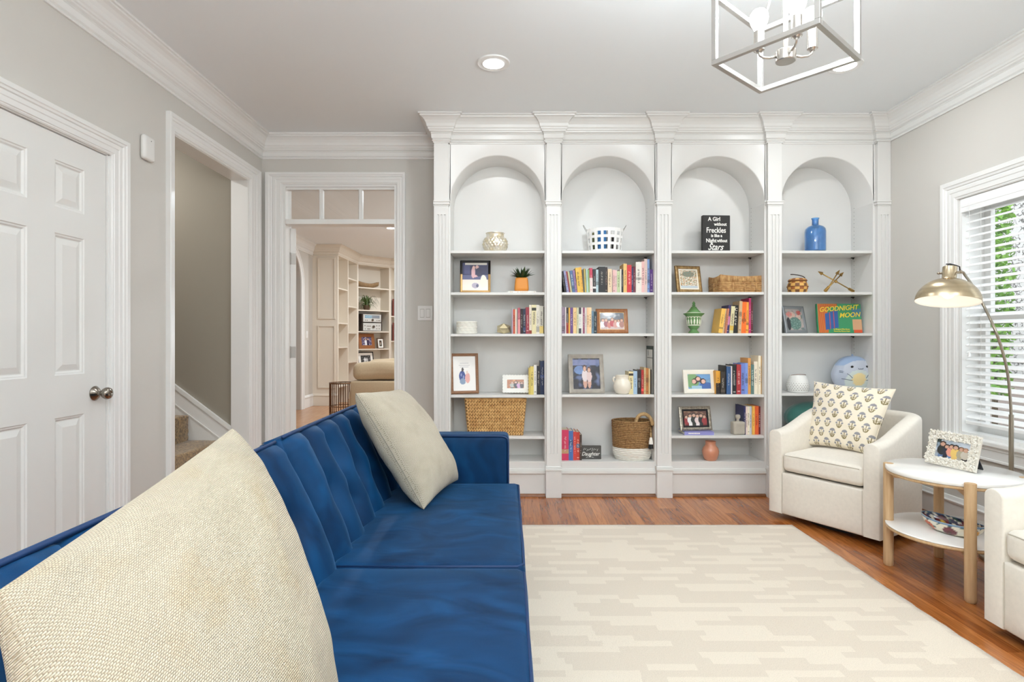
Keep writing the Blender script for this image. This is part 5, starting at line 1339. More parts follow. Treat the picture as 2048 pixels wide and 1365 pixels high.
row('in the full row below the lattice basket', 1129.5, 584.5, T[1][1], [('black', (42, 36, 36), 4, 541, -9), ('lavender', (152, 152, 192), 4.5, 540, -9), ('brick red', (146, 52, 46), 3.5, 541, -8.5), ('sage', (210, 206, 160), 3.5, 542, -8), ('steel blue', (78, 108, 150), 5.5, 540, -8), ('mauve', (150, 118, 160), 4.5, 539, -7),
    ('wide yellow', (226, 182, 72), 8, 534, -5.5), ('amber', (232, 176, 66), 4, 533, -5), ('thin grey', (96, 94, 84), 2.5, 538, -4), ('olive gold', (190, 168, 92), 3.5, 536, -3), ('mint', (172, 204, 192), 3.5, 537, -2), ('leaf green', (150, 180, 112), 3, 538, -1),
    ('raspberry', (192, 60, 84), 6, 535, -1, (0.0, 0.6, (232, 220, 214))), ('black white banded', (40, 36, 40), 6.5, 537, 0, (0.18, 0.26, (240, 240, 238))), ('pale aqua', (192, 216, 222), 5, 538), ('thick black', (26, 26, 27), 13, 532.5, 0, (0.02, 0.03, (60, 60, 60))), ('dark brown', (52, 36, 34), 5, 533), ('peach', (226, 202, 168), 8, 537), ('thin white', (230, 226, 218), 2, 539),
    ('blush', (226, 182, 178), 5, 539), ('pink white', (230, 200, 196), 4, 539), ('pale green', (190, 206, 160), 6, 541), ('thin ivory', (232, 228, 214), 2.5, 537), ('jet black', (26, 26, 30), 4, 538), ('tan', (228, 188, 114), 7, 526.5), ('bright red', (204, 42, 54), 9, 529, 0, (0.97, 0.98, (204, 42, 54))), ('indigo', (40, 46, 92), 4, 534), ('maroon', (112, 42, 62), 4.5, 532), ('wide ivory', (228, 222, 212), 11.5, 523),
    ('salmon', (236, 190, 186), 6, 522), ('pink cream', (228, 206, 198), 6, 516.5), ('sky blue', (132, 162, 212), 5, 517), ('purple', (84, 44, 124), 6, 538)])
row('in the row beside the honey wood frame', 1122.5, 667, T[1][2], [('mottled purple', (152, 132, 152), 8, 614), ('thin white', (236, 226, 226), 2, 614), ('black and red', (42, 32, 34), 5, 615, 0, (0.0, 0.42, (150, 50, 44))), ('thin yellow', (228, 172, 62), 3, 615), ('violet', (104, 72, 132), 6, 615), ('apricot', (236, 202, 144), 7, 615), ('pale sage', (206, 206, 172), 4, 615), ('slate', (62, 62, 72), 5, 615, 0, (0.2, 0.75, (226, 224, 220))), ('slim white', (232, 228, 222), 3, 615), ('plum', (142, 72, 102), 4, 615), ('off white', (226, 222, 216), 4.5, 615), ('peach', (236, 196, 152), 4, 615), ('light peach', (242, 208, 162), 5, 615), ('blue grey', (102, 132, 152), 4.5, 622), ('dark teal', (36, 52, 58), 6, 623)])
row('in the row beside the two handled vase', 1257.5, 790, T[1][3], [('pale yellow', (226, 212, 162), 9, 745, 0, (0.82, 0.92, (60, 56, 50))), ('light blue', (162, 188, 212), 8, 744), ('black', (42, 38, 38), 8.5, 742), ('red', (182, 46, 42), 5, 742), ('sand', (206, 178, 132), 4, 737), ('rust', (190, 122, 64), 5, 738), ('slim tan', (214, 188, 140), 3, 739), ('near black', (44, 36, 34), 3.5, 741)])
row('beside the chalkboard sign', 1123, 922, T[1][4], [('thick magenta', (204, 54, 92), 14.5, 861, 0, (0.22, 0.36, (190, 150, 110))), ('blue', (72, 112, 172), 9, 863), ('coral red', (206, 64, 54), 6.5, 865), ('scarlet', (192, 62, 48), 7, 866, 0, (0.44, 0.58, (90, 120, 150))), ('short dark', (70, 54, 46), 4, 871)], y=4.18)
g = row('in the leaning row beside the green urn', 1437, 666.5, T[2][2], [('golden yellow', (236, 186, 84), 8, 616.5, 8), ('thin tan', (206, 180, 140), 4, 617, 7), ('terracotta', (190, 120, 90), 4, 617, 6.5), ('dark violet', (54, 46, 104), 5.5, 610, 5.5, (0.3, 0.6, (226, 130, 190))), ('sunflower', (216, 208, 164), 7.5, 612, 4.5, (0.1, 0.28, (206, 170, 70))), ('black titled', (26, 26, 26), 9.5, 610, 3, (0.0, 0.001, (26, 26, 26))), ('beige', (200, 172, 134), 6, 602, 2.5), ('orange', (240, 112, 32), 9.5, 603.5, 1.5), ('marigold', (246, 172, 66), 6.5, 604, 1), ('magenta', (184, 44, 104), 4.5, 596, 0.5), ('dark maroon', (92, 36, 44), 4, 604)])
ct, cw, ch = g[5]
for o in [c for c in ct.children if c.name.startswith('spine_lettering')]: bpy.data.objects.remove(o)
for i, ch_ in enumerate('CIRCE'):
    text_mesh(ch_, 0.030 if i == 0 else 0.023, mat('spine_ink_0', (246, 240, 226), 0.6), 'spine_lettering', ct, (cw/2, -0.0006, ch*0.80-i*0.026), align='CENTER')
row('in the row beside the white frame', 1433, 790, T[2][3], [('amber and black', (226, 162, 54), 8.5, 744, 0, (0.0, 0.48, (36, 30, 28))), ('black and gold', (52, 46, 40), 8.5, 745), ('slim black', (30, 28, 28), 3, 733), ('denim blue', (52, 88, 134), 8.5, 735), ('slim white', (226, 214, 210), 3, 734), ('black', (32, 32, 36), 8.5, 731), ('deep red', (168, 46, 52), 9, 731), ('periwinkle', (112, 132, 202), 9, 729), ('cornflower blue', (124, 152, 216), 5.5, 728), ('tall orange', (216, 152, 80), 5.5, 718), ('grey green', (92, 122, 118), 6.5, 731), ('cream', (236, 226, 206), 7.5, 725), ('tall ivory', (240, 230, 206), 5, 713), ('tall gold', (226, 172, 74), 5, 714), ('tall green', (62, 122, 62), 3.5, 706)])
row('in the row beside the grey bottle', 1487, 868, T[2][4], [('slim navy', (46, 46, 96), 4, 811), ('pale pink', (236, 216, 206), 4.5, 812), ('cream', (240, 230, 206), 4.5, 812), ('pale blue', (202, 208, 218), 4.5, 812), ('yellow', (240, 184, 86), 5, 811), ('orange red', (226, 98, 48), 8, 811), ('maroon', (112, 32, 42), 4.5, 812), ('white', (232, 228, 222), 2, 813), ('black', (30, 30, 30), 5, 806)], y=4.175)
t = thing('book', 'thin white book lying under the orange potted succulent', 'book', (PX(1016.5, 4.19), 4.19, T[0][1]+0.0003))
wb = 56/272; MB().box(0, wb, 0, 0.15, 0, 0.0015).box(0, wb, 0, 0.15, 0.0135, 0.015).box(0, wb, 0, 0.0015, 0.0015, 0.0135).build('cover', mat('white_book', (240, 238, 232), 0.6), t)
MB().box(0.003, wb-0.003, 0.0015, 0.146, 0.0015, 0.0135).build('pages', M_pages, t)
b = MB()
for x in (0.012, 0.02, 0.028, 0.068, 0.09, 0.1, 0.108, 0.118, 0.126, 0.136, 0.19): b.box(x, x+0.005, -0.0003, 0, 0.005, 0.0105)
b.build('spine_lettering', mat('tan_ink', (206, 180, 140), 0.6), t)
t = thing('book', 'flat periwinkle book under the ornate silver frame', 'book', (PX(1369, 4.15), 4.15, T[2][4]+0.0003))
wb = 59/274; MB().box(0, wb, 0, 0.15, 0, 0.0025).box(0, wb, 0, 0.15, 0.0215, 0.024).box(0, wb, 0, 0.0025, 0.0025, 0.0215).build('cover', mat('periwinkle_book', (142, 140, 196), 0.55), t)
MB().box(0.003, wb-0.003, 0.0025, 0.146, 0.0025, 0.0215).build('pages', M_pages, t)
b = MB()
for k in range(9): b.box(0.03+k*0.0095, 0.036+k*0.0095, -0.0003, 0, 0.008, 0.017)
b.build('spine_lettering', mat('spine_ink_0', (246, 240, 226), 0.6), t)

# ================================================================ picture frames on the shelves
def stand_frame(label, uc, y, z, turn=0.0, lean=-10, dz=0.0):
    return thing('framed_photo', label, 'picture frame', (PX(uc, y), y, z+0.0036+dz), (math.radians(lean), 0, math.radians(turn)), group='picture frames on the bookcase')
def two_tone(name, lo, hi, zc):
    m = mat(name, hi, 0.3, 0.6); nt = m.node_tree; N = nt.nodes; tc = N.new('ShaderNodeTexCoord'); sp_ = N.new('ShaderNodeSeparateXYZ'); gt = N.new('ShaderNodeMath'); gt.operation = 'GREATER_THAN'; gt.inputs[1].default_value = zc
    mx = N.new('ShaderNodeMix'); mx.data_type = 'RGBA'; mx.inputs[6].default_value = S(*lo); mx.inputs[7].default_value = S(*hi)
    nt.links.new(tc.outputs['Object'], sp_.inputs[0]); nt.links.new(sp_.outputs['Z'], gt.inputs[0]); nt.links.new(gt.outputs[0], mx.inputs[0]); nt.links.new(mx.outputs[2], N['Principled BSDF'].inputs['Base Color']); return m
t = stand_frame('black and brass frame with a dark blue couple photo beside the succulent', 950.5, 4.20, T[0][1], 2, -8)
frame_at(t, 0.226, 0.246, 0.018, 0.016, two_tone('black_brass', (186, 150, 98), (22, 18, 16), 0.140), paint([('g', 0, 0.42, S(244, 238, 226), S(240, 226, 214)), ('r', 0, 0.40, 1, 0.56, S(86, 90, 130)), ('r', 0, 0.56, 1, 1, S(40, 42, 82)), ('r', 0.06, 0.6, 0.3, 0.9, S(66, 70, 116)), ('r', 0.1, 0.93, 0.95, 1, S(206, 200, 190)),
    ('e', 0.42, 0.64, 0.08, 0.2, S(216, 172, 176)), ('e', 0.48, 0.52, 0.13, 0.04, S(216, 172, 176)), ('e', 0.44, 0.82, 0.055, 0.07, S(220, 180, 170)), ('e', 0.57, 0.84, 0.06, 0.075, S(214, 176, 170)), ('e', 0.64, 0.66, 0.14, 0.16, S(34, 36, 74)), ('e', 0.82, 0.34, 0.12, 0.22, S(240, 234, 218)), ('e', 0.5, 0.18, 0.14, 0.10, S(176, 168, 186)), ('e', 0.58, 0.17, 0.05, 0.06, S(90, 90, 120))], S(220, 214, 210)), nx=56, ny=60)
t = stand_frame('brown wood frame with a drawing of a couple left of the scalloped frame', 930, 4.195, T[0][3], 14, -8)
lines = [('r', 0.26+0.1*abs(k-1)*0.5, 0.79-k*0.055, 0.74-0.1*abs(k-1)*0.5, 0.802-k*0.055, S(170, 170, 176)) for k in range(3)]
frame_at(t, 0.212, 0.300, 0.022, 0.02, mat('walnut_frame', (150, 106, 72), 0.5, c2=(120, 82, 54), vscale=10, stretch=(3, 3, 20)), paint([('e', 0.40, 0.42, 0.14, 0.16, S(78, 92, 150)), ('e', 0.42, 0.27, 0.13, 0.09, S(146, 164, 190)), ('e', 0.42, 0.61, 0.05, 0.06, S(90, 84, 84)), ('e', 0.64, 0.37, 0.11, 0.15, S(232, 176, 170)), ('e', 0.62, 0.53, 0.045, 0.05, S(236, 214, 200)), ('e', 0.36, 0.46, 0.03, 0.05, S(150, 160, 200)), ('e', 0.46, 0.40, 0.03, 0.05, S(150, 160, 200))]+lines, S(243, 241, 238)), M_paper, nx=60, ny=84)
t = stand_frame('small white scalloped frame with an autumn photo', 1031, 4.20, T[0][3], 0, -8)
w, h = 0.192, 0.136; b = MB(); pts = []
for (x0, z0, x1, z1, n) in ((-w/2, 0, w/2, 0, 9), (w/2, 0, w/2, h, 6), (w/2, h, -w/2, h, 9), (-w/2, h, -w/2, 0, 6)):
    dx, dz = (x1-x0), (z1-z0); l = math.hypot(dx, dz); nx_, nz_ = dz/l, -dx/l
    for k in range(n*6):
        f = k/(n*6); o = abs(math.sin(PI*f*n))*0.006; pts.append((x0+dx*f+nx_*(o-0.005), 0.006+z0*0.98+dz*f*0.98+nz_*(o-0.005)))
n = len(pts); ix, iz0, iz1 = 0.062, 0.040, 0.104
inner = []
for x, z in pts: inner.append((max(-ix, min(ix, x)), max(iz0, min(iz1, z))))
b.v = [(x, 0.0, z) for x, z in pts]+[(x, 0.010, z) for x, z in pts]+[(x, 0.0, z) for x, z in inner]+[(x, 0.006, z) for x, z in inner]
for k in range(n):
    j = (k+1) % n; b.f += [(k, j, 2*n+j, 2*n+k), (k, n+k, n+j, j), (2*n+k, 2*n+j, 3*n+j, 3*n+k)]
b.f.append(tuple(n+k for k in range(n)))
b.build('scalloped_border', mat('scallop_white', (244, 242, 236), 0.4), t)
print_grid('photograph', M_photo, t, -ix, ix, iz0, iz1, 0.005, photo_people(S(176, 104, 60), [(0.30, -0.1, 0.9, S(180, 178, 170), SK, S(120, 74, 44), S(60, 60, 70)), (0.52, -0.1, 0.95, S(40, 40, 56), SK, S(60, 40, 30), S(40, 40, 50)), (0.70, -0.1, 0.9, S(196, 150, 190), SK, S(70, 44, 34), S(196, 150, 190)), (0.88, -0.1, 0.85, S(60, 50, 56), SK, S(50, 36, 30), S(50, 50, 60))], 2, S(214, 140, 80)), 40, 24)
MB().box(-0.03, 0.03, 0.010, 0.06, 0.02, 0.024).build('easel_back', M_black, t)
t = stand_frame('honey wood landscape frame with a family photo after the book row', 1225.5, 4.185, T[1][2], 4, -9)
frame_at(t, 0.238, 0.183, 0.026, 0.016, mat('honey_frame', (172, 112, 62), 0.4, c2=(140, 84, 40), vscale=9, stretch=(8, 3, 3)), photo_people(S(96, 102, 112), [(0.12+0.13*k, 0.05*(k % 2)-0.05, 0.72-0.05*(k % 3), [S(236, 236, 238), S(150, 80, 90), S(196, 120, 110), S(180, 60, 70), S(206, 150, 140), S(240, 238, 236), S(170, 120, 110)][k], SK, S(120, 84, 60), S(200, 180, 176)) for k in range(7)], 6, S(200, 204, 210), [('r', 0, 0, 1, 0.2, S(206, 190, 184)), ('e', 0.2, 0.18, 0.2, 0.2, S(244, 244, 246))]), matw=0.003, matc=mat('gilt_liner', (216, 176, 116), 0.35, 0.6), nx=60, ny=44)
t = stand_frame('large pewter portrait frame with a flash lit photo of two women', 1175, 4.20, T[1][3], 7, -10)
frame_at(t, 0.268, 0.292, 0.032, 0.018, mat('taupe_frame', (176, 168, 156), 0.4, c2=(150, 142, 132), vscale=20), photo_people(S(34, 36, 52), [(0.44, 0.08, 0.72, S(220, 206, 206), SK, S(70, 44, 38), S(206, 160, 142)), (0.60, 0.08, 0.66, S(216, 190, 188), SK, S(80, 52, 40), S(206, 160, 142))], 7, S(96, 110, 150), [('r', 0, 0.78, 1, 0.96, S(126, 134, 176)), ('e', 0.25, 0.62, 0.2, 0.14, S(110, 140, 190))]), nx=56, ny=64)
t = stand_frame('antique gold portrait frame left of the woven tray', 1381, 4.195, T[2][1], 13, -11)
frame_at(t, 0.205, 0.205, 0.024, 0.02, mat('antique_gold', (176, 144, 94), 0.35, 0.6, c2=(120, 92, 58), vscale=50), paint([('n', 9, 2.2, S(116, 140, 112)), ('n', 13, 2.0, S(206, 160, 110), 5), ('e', 0.5, 0.78, 0.36, 0.16, S(120, 138, 124)), ('n', 20, 2.4, S(150, 110, 84), 8), ('r', 0, 0, 1, 0.12, S(190, 200, 206))], S(226, 220, 202)), matw=0.010, matc=mat('cream_mat_board', (236, 230, 214), 0.8), nx=50, ny=50)
t = stand_frame('white landscape frame with a photo of three children', 1401, 4.19, T[2][3], 7, -10)
frame_at(t, 0.244, 0.176, 0.034, 0.018, mat('cream_frame', (236, 230, 216), 0.45), paint([('n', 5, 2.0, S(120, 168, 206)), ('e', 0.2, 0.55, 0.3, 0.5, S(120, 160, 110)), ('e', 0.75, 0.85, 0.3, 0.2, S(110, 160, 210)), ('e', 0.8, 0.2, 0.3, 0.25, S(60, 100, 170)), ('e', 0.30, 0.52, 0.13, 0.2, S(60, 44, 40)), ('e', 0.45, 0.66, 0.14, 0.2, S(56, 40, 36)), ('e', 0.66, 0.52, 0.14, 0.2, S(60, 44, 40)), ('e', 0.27, 0.50, 0.09, 0.14, S(226, 180, 164)), ('e', 0.46, 0.68, 0.09, 0.13, S(230, 186, 168)), ('e', 0.68, 0.50, 0.09, 0.14, S(228, 182, 166)), ('r', 0.15, 0.0, 0.6, 0.22, S(160, 196, 216))], S(110, 150, 190)), nx=56, ny=40)
t = stand_frame('ornate silver frame with a wedding party photo, on a flat book', 1394, 4.195, T[2][4], 8, -13, dz=0.0246)
M_orn = mat('ornate_silver', (196, 188, 172), 0.35, 0.7, c2=(140, 130, 116), vscale=60)
frame_at(t, 0.248, 0.178, 0.022, 0.014, M_orn, photo_people(S(104, 70, 58), [(0.10, -0.1, 0.85, S(150, 40, 50), SK, S(60, 40, 34), S(110, 30, 40)), (0.28, -0.1, 0.95, S(240, 238, 236), SK, S(70, 50, 40), S(244, 242, 240)), (0.44, -0.1, 0.98, S(30, 36, 34), SK, S(50, 40, 36), S(36, 44, 40)), (0.60, -0.1, 0.92, S(236, 216, 214), SK, S(80, 56, 44), S(238, 226, 224)), (0.76, -0.1, 0.95, S(36, 40, 44), SK, S(60, 46, 40), S(40, 44, 46)), (0.90, -0.1, 0.85, S(160, 50, 54), SK, S(90, 60, 44), S(130, 40, 44))], 3, S(170, 130, 100)), matw=0.014, matc=mat('black_mat_board', (34, 32, 34), 0.8), nx=60, ny=40)
b = MB()
for k in range(22):
    for z in (0.011, 0.167): b.ball((-0.113+k*0.0108, -0.001, z), 0.0045, 0.003, 0.0045, 8, 5)
for k in range(13):
    for x in (-0.113, 0.113): b.ball((x, -0.001, 0.022+k*0.0112), 0.0045, 0.003, 0.0045, 8, 5)
b.build('beading', M_orn, t, smooth=True)
t = stand_frame('pewter grey portrait frame left of the green picture book', 1595, 4.20, T[3][2], 17, -12)
frame_at(t, 0.196, 0.205, 0.022, 0.018, mat('pewter_frame', (146, 150, 154), 0.35, 0.5), paint([('n', 6, 1.8, S(96, 110, 112)), ('e', 0.35, 0.72, 0.2, 0.16, S(214, 172, 156)), ('e', 0.2, 0.75, 0.18, 0.12, S(206, 120, 116)), ('e', 0.75, 0.62, 0.14, 0.13, S(220, 180, 164)), ('e', 0.78, 0.82, 0.15, 0.11, S(176, 70, 66)), ('e', 0.5, 0.32, 0.36, 0.3, S(86, 118, 110)), ('n', 14, 1.4, S(140, 170, 160), 4), ('e', 0.12, 0.3, 0.12, 0.3, S(40, 42, 48))], S(176, 160, 156)), nx=50, ny=50)

# ================================================================ other things on the shelves
def item(name, label, cat, u, y, z, turn=0.0, **k): return thing(name, label, cat, (PX(u, y), y, z+0.0005), (0, 0, math.radians(turn)), **k)
# --- first bay
t = item('glass_votive_jar', 'quilted mercury glass jar on the top left shelf', 'jar', 990.5, 4.24, T[0][0])
M_merc = mat('mercury_glass', (238, 236, 230), 0.24, 0.6, c2=(222, 208, 170), vscale=30)
pr = [(0.055, 0.0), (0.070, 0.008), (0.084, 0.035), (0.090, 0.062), (0.084, 0.092), (0.070, 0.112), (0.066, 0.118), (0.067, 0.138), (0.072, 0.145), (0.068, 0.146), (0.062, 0.138), (0.060, 0.116)]
b = MB(); n = 96; fine = []
for i in range(len(pr)-1):
    st_ = 6 if i < 5 else 2
    for f in range(st_): fine.append((lerp(pr[i][0], pr[i+1][0], f/st_), lerp(pr[i][1], pr[i+1][1], f/st_)))
fine.append(pr[-1]); m = len(fine)
for k in range(n):
    a = 2*PI*k/n
    for r, z in fine:
        bump = 0.008*abs(math.sin(a*11+z*75))*abs(math.sin(a*11-z*75)) if 0.006 < z < 0.112 else 0
        b.v.append(((r+bump)*math.cos(a), (r+bump)*math.sin(a), z))
for k in range(n):
    j = (k+1) % n
    for i in range(m-1): b.f.append((k*m+i, j*m+i, j*m+i+1, k*m+i+1))
b.build('quilted_body', M_merc, t, smooth=True)
MB().lathe([(0.0005, 0.003), (0.055, 0.003)], 24).build('jar_bottom', M_merc, t)
t = item('potted_succulent', 'spiky green succulent in an orange square pot', 'plant', 1043, 4.255, T[0][1]+0.0155)
M_pot = mat('orange_ceramic', (226, 146, 58), 0.5)
def potty(x, y, z):
    s = 1.0+0.16*math.sin(PI*min(1, (0.104-z)/0.104*0.55))-0.02; return (x*s, y*s, z)
MB().rbox(-0.046, 0.046, -0.046, 0.046, 0.0, 0.102, r=0.012, n=6, fn=potty).build('pot', M_pot, t, smooth=True)
M_succ = mat('succulent_leaf', (62, 92, 44), 0.45, c2=(30, 52, 28), vscale=20)
rr = random.Random(4)
for k in range(64):
    a = rr.random()*2*PI; el = rr.uniform(0.25, 1.45); l = rr.uniform(0.070, 0.098); w = rr.uniform(0.006, 0.009)
    d = Vector((math.cos(a)*math.cos(el), math.sin(a)*math.cos(el), math.sin(el))); s_ = Vector((-math.sin(a), math.cos(a), 0)); u_ = d.cross(s_); o = Vector((math.cos(a)*0.018, math.sin(a)*0.018, 0.098)); b = MB()
    ps = [o, o+d*l*0.45+Vector((0, 0, 0.004)), o+d*l+Vector((0, 0, 0.001 if el > 0.6 else -0.004))]
    b.v = [ps[0]-s_*w*0.7, ps[0]+s_*w*0.7, ps[0]+u_*w*0.5, ps[1]-s_*w, ps[1]+s_*w, ps[1]+u_*w*0.5, ps[2]]; b.v = [tuple(v) for v in b.v]
    b.f = [(0, 3, 5, 2), (2, 5, 4, 1), (0, 1, 4, 3), (3, 6, 5), (5, 6, 4), (3, 4, 6)]
    b.build('leaf', M_succ, t)
t = item('white_basket', 'small round white woven box on the third left shelf', 'basket', 933.5, 4.255, T[0][2])
M_wrope = mat('white_rope', (238, 235, 226), 0.85, bump=0.4, bscale=300)
def coiled(parent, name, mt, r0, r1, z0, z1, rad, sy=1.0, n=72, twist=0.0, prof=None):
    k = max(2, int(round((z1-z0)/(2*rad*0.92)))); b = MB()
    for i in range(k):
        f = i/(k-1); r = prof(f) if prof else lerp(r0, r1, f); z = lerp(z0+rad, z1-rad, f); ring_ = []
        for q in range(n):
            a = 2*PI*q/n; rr_ = r-rad+0.28*rad*math.sin(a*r/rad*1.1+i*1.7); ring_.append((rr_*math.cos(a), rr_*sy*math.sin(a), z))
        b.tube(ring_, rad, 6, closed=True)
    return b.build(name, mt, parent, smooth=True)
coiled(t, 'coiled_wall', M_wrope, 0.079, 0.078, 0.0, 0.094, 0.0068)
MB().cyl((0, 0, 0.001), (0, 0, 0.004), 0.07, n=32).build('basket_bottom', M_wrope, t)
t = item('faceted_vase', 'pale gold faceted vase left of the book row', 'vase', 1007.5, 4.215, T[0][2])
bm = bmesh.new(); bmesh.ops.create_icosphere(bm, subdivisions=1, radius=0.053)
bm.verts.ensure_lookup_table(); b = MB(); rot_ = Matrix.Rotation(0.4, 3, 'X') @ Matrix.Rotation(0.3, 3, 'Z')
vs_ = [rot_ @ v.co for v in bm.verts]; zm_ = min(v.z for v in vs_)
keep = [[v.index for v in f.verts] for f in bm.faces if sum((rot_ @ v.co).z for v in f.verts)/3 < 0.040]
b.v = [(v.x*1.08, v.y*1.08, max(0.0, (v.z-zm_)*0.85-0.006)) for v in vs_]; b.f = [tuple(f) for f in keep]; bm.free()
o = b.build('faceted_body', mat('pale_gold_glaze', (226, 212, 172), 0.22, 0.65), t); sd = o.modifiers.new('thickness', 'SOLIDIFY'); sd.thickness = 0.003
# braided seagrass: leaf shaped strands laid in rows on a face given by two edges
def braid_face(b, p00, p10, p01, p11, rows, cols, rng, fat=0.006):
    p00, p10, p01, p11 = map(Vector, (p00, p10, p01, p11)); nrm = (p10-p00).cross(p01-p00).normalized()
    for j in range(rows):
        for i in range(cols):
            for half in (0, 1):
                f = (i+0.5+0.25*half)/cols; g = (j+(0.30 if half else 0.70))/rows
                if f > 0.995: continue
                c = (p00*(1-f)+p10*f)*(1-g)+(p01*(1-f)+p11*f)*g; ex = ((p10-p00)*(1-g)+(p11-p01)*g)/cols; ez = (p01-p00)/rows
                d = ex*0.72+ez*(0.30 if half else -0.30)*(1 if j % 2 else 1); s_ = ez*0.30+ex*0.02; k = rng.uniform(0.85, 1.15)
                q = [c-d*k*0.8, c+s_*k, c+d*k*0.8, c-s_*k]; top = c+nrm*fat*rng.uniform(0.8, 1.3)
                t1, t2 = c-d*0.35+nrm*fat, c+d*0.35+nrm*fat
                b.add([q[0], q[1]-d*0.35, q[1]+d*0.35, q[2], q[3]+d*0.35, q[3]-d*0.35, t1, t2], [(0, 6, 1), (1, 6, 7, 2), (2, 7, 3), (3, 7, 4), (4, 7, 6, 5), (5, 6, 0)])
M_sea = mat('seagrass', (224, 184, 122), 0.75, c2=(188, 140, 82), vscale=34)
M_seadark = mat('seagrass_dark', (96, 66, 38), 0.9)
t = item('seagrass_basket', 'tapered braided seagrass bin on the low left shelf', 'basket', 991.5, 4.262, T[0][4])
wt_, wb_, hh, dt, db = 0.222, 0.198, 0.270, 0.105, 0.090
def taper(w_, d_, z): return [(-w_, -d_, z), (w_, -d_, z), (w_, d_, z), (-w_, d_, z)]
lo_, hi_ = taper(wb_, db, 0.0), taper(wt_, dt, hh); b = MB()
b.v = lo_+hi_+taper(wb_-0.01, db-0.01, 0.012)+taper(wt_-0.01, dt-0.01, hh)
for k in range(4):
    j = (k+1) % 4; b.f += [(k, j, 4+j, 4+k), (8+j, 8+k, 12+k, 12+j), (4+k, 4+j, 12+j, 12+k)]
b.f += [(3, 2, 1, 0), (8, 9, 10, 11)]
b.build('basket_wall', M_seadark, t)
rng = random.Random(8)
for k, (cols_n) in enumerate((21, 10, 21, 10)):
    j = (k+1) % 4; b = MB(); braid_face(b, lo_[k], lo_[j], hi_[k], hi_[j], 11, cols_n, rng, 0.007); b.build('braided_side', M_sea, t, smooth=True, kind='stuff')
MB().tube([tuple(p) for p in hi_], 0.006, 8, closed=True).build('rim', M_sea, t, smooth=True)
# --- second bay
t = item('lattice_basket', 'white round lattice basket with wire handles on the top shelf', 'basket', 1209.5, 4.262, T[1][0])
M_wlat = mat('white_lattice', (244, 243, 240), 0.4)
rb = 0.128; hb = 0.176; sy = 0.80
def strip(b, pts, w, up=(0, 0, 1), th=0.003):
    n = len(pts)
    for i in range(n-1): b.bar(pts[i], pts[i+1], th, w, up)
flare = lambda z: rb*(0.92+0.14*z/hb)
for z, hgt in ((0.010, 0.02), (0.062, 0.02), (0.114, 0.02), (0.164, 0.024)):
    b = MB(); n = 48; r = flare(z)
    for i in range(n):
        a0, a1 = 2*PI*i/n, 2*PI*(i+1)/n; b.bar((r*math.cos(a0), r*sy*math.sin(a0), z), (r*math.cos(a1), r*sy*math.sin(a1), z), 0.0025, hgt)
    b.build('hoop_band', M_wlat, t)
for i in range(16):
    a = 2*PI*(i+0.3)/16; b = MB(); tx = (-math.sin(a), math.cos(a)*sy, 0)
    r0, r1 = flare(0), flare(hb); p0 = Vector((r0*math.cos(a), r0*sy*math.sin(a), 0)); p1 = Vector((r1*math.cos(a), r1*sy*math.sin(a), hb)); e = Vector(tx).normalized()*0.010
    nn = Vector((math.cos(a), math.sin(a), 0))*0.0022
    b.add([p0-e+nn, p0+e+nn, p1+e+nn, p1-e+nn, p0-e-nn, p0+e-nn, p1+e-nn, p1-e-nn], [(0, 1, 2, 3), (7, 6, 5, 4), (0, 4, 5, 1), (2, 6, 7, 3), (1, 5, 6, 2), (0, 3, 7, 4)]).build('stave', M_wlat, t)
for s_ in (-1, 1):
    MB().tube([(s_*flare(hb), -0.02, hb-0.01), (s_*(rb+0.030), -0.016, hb+0.028), (s_*(rb+0.034), 0.0, hb+0.034), (s_*(rb+0.030), 0.016, hb+0.028), (s_*flare(hb), 0.02, hb-0.01)], 0.0022, 8).build('wire_handle', mat('handle_wire', (190, 188, 184), 0.4, 0.7), t, smooth=True)
MB().cyl((0, 0, 0.0005), (0, 0, 0.003), 0.085, n=32).build('basket_bottom', M_wlat, t)
for (dx, dy, r, hh_, c, nm, lb) in ((-0.030, -0.045, 0.034, 0.170, (84, 150, 214), 'rolled_cloth', 'blue rolled cloth standing in the white lattice basket'), (-0.078, 0.0, 0.019, 0.150, (128, 132, 96), 'rolled_cloth', 'olive rolled cloth standing in the white lattice basket'), (0.066, -0.015, 0.020, 0.118, (66, 60, 58), 'rolled_cloth', 'charcoal rolled cloth standing in the white lattice basket'), (0.022, -0.03, 0.024, 0.158, (232, 230, 224), 'rolled_cloth', 'white rolled cloth standing in the white lattice basket')):
    q = item(nm, lb, 'cloth', 1209.5, 4.262, T[1][0]+0.0035, group='rolled cloths in the lattice basket'); pts_ = []
    for i in range(60):
        a = i/60*6*PI; rr_ = r*(0.25+0.75*i/60); pts_.append((dx+rr_*math.cos(a), dy+rr_*math.sin(a)))
    b = MB()
    for x, y in pts_: b.v += [(x, y, 0), (x, y, hh_)]
    b.f = [(2*i, 2*i+2, 2*i+3, 2*i+1) for i in range(59)]
    o = b.build('cloth_roll', mat('cloth_%02x%02x%02x' % c, c, 0.9), q, smooth=True); sd = o.modifiers.new('thickness', 'SOLIDIFY'); sd.thickness = 0.0025
M_creamc = mat('cream_crackle_glaze', (236, 228, 212), 0.22, coat=0.4, vary=0.03, vscale=20)
t = item('handled_vase', 'cream ceramic vase with two small handles', 'vase', 1244.5, 4.19, T[1][3])
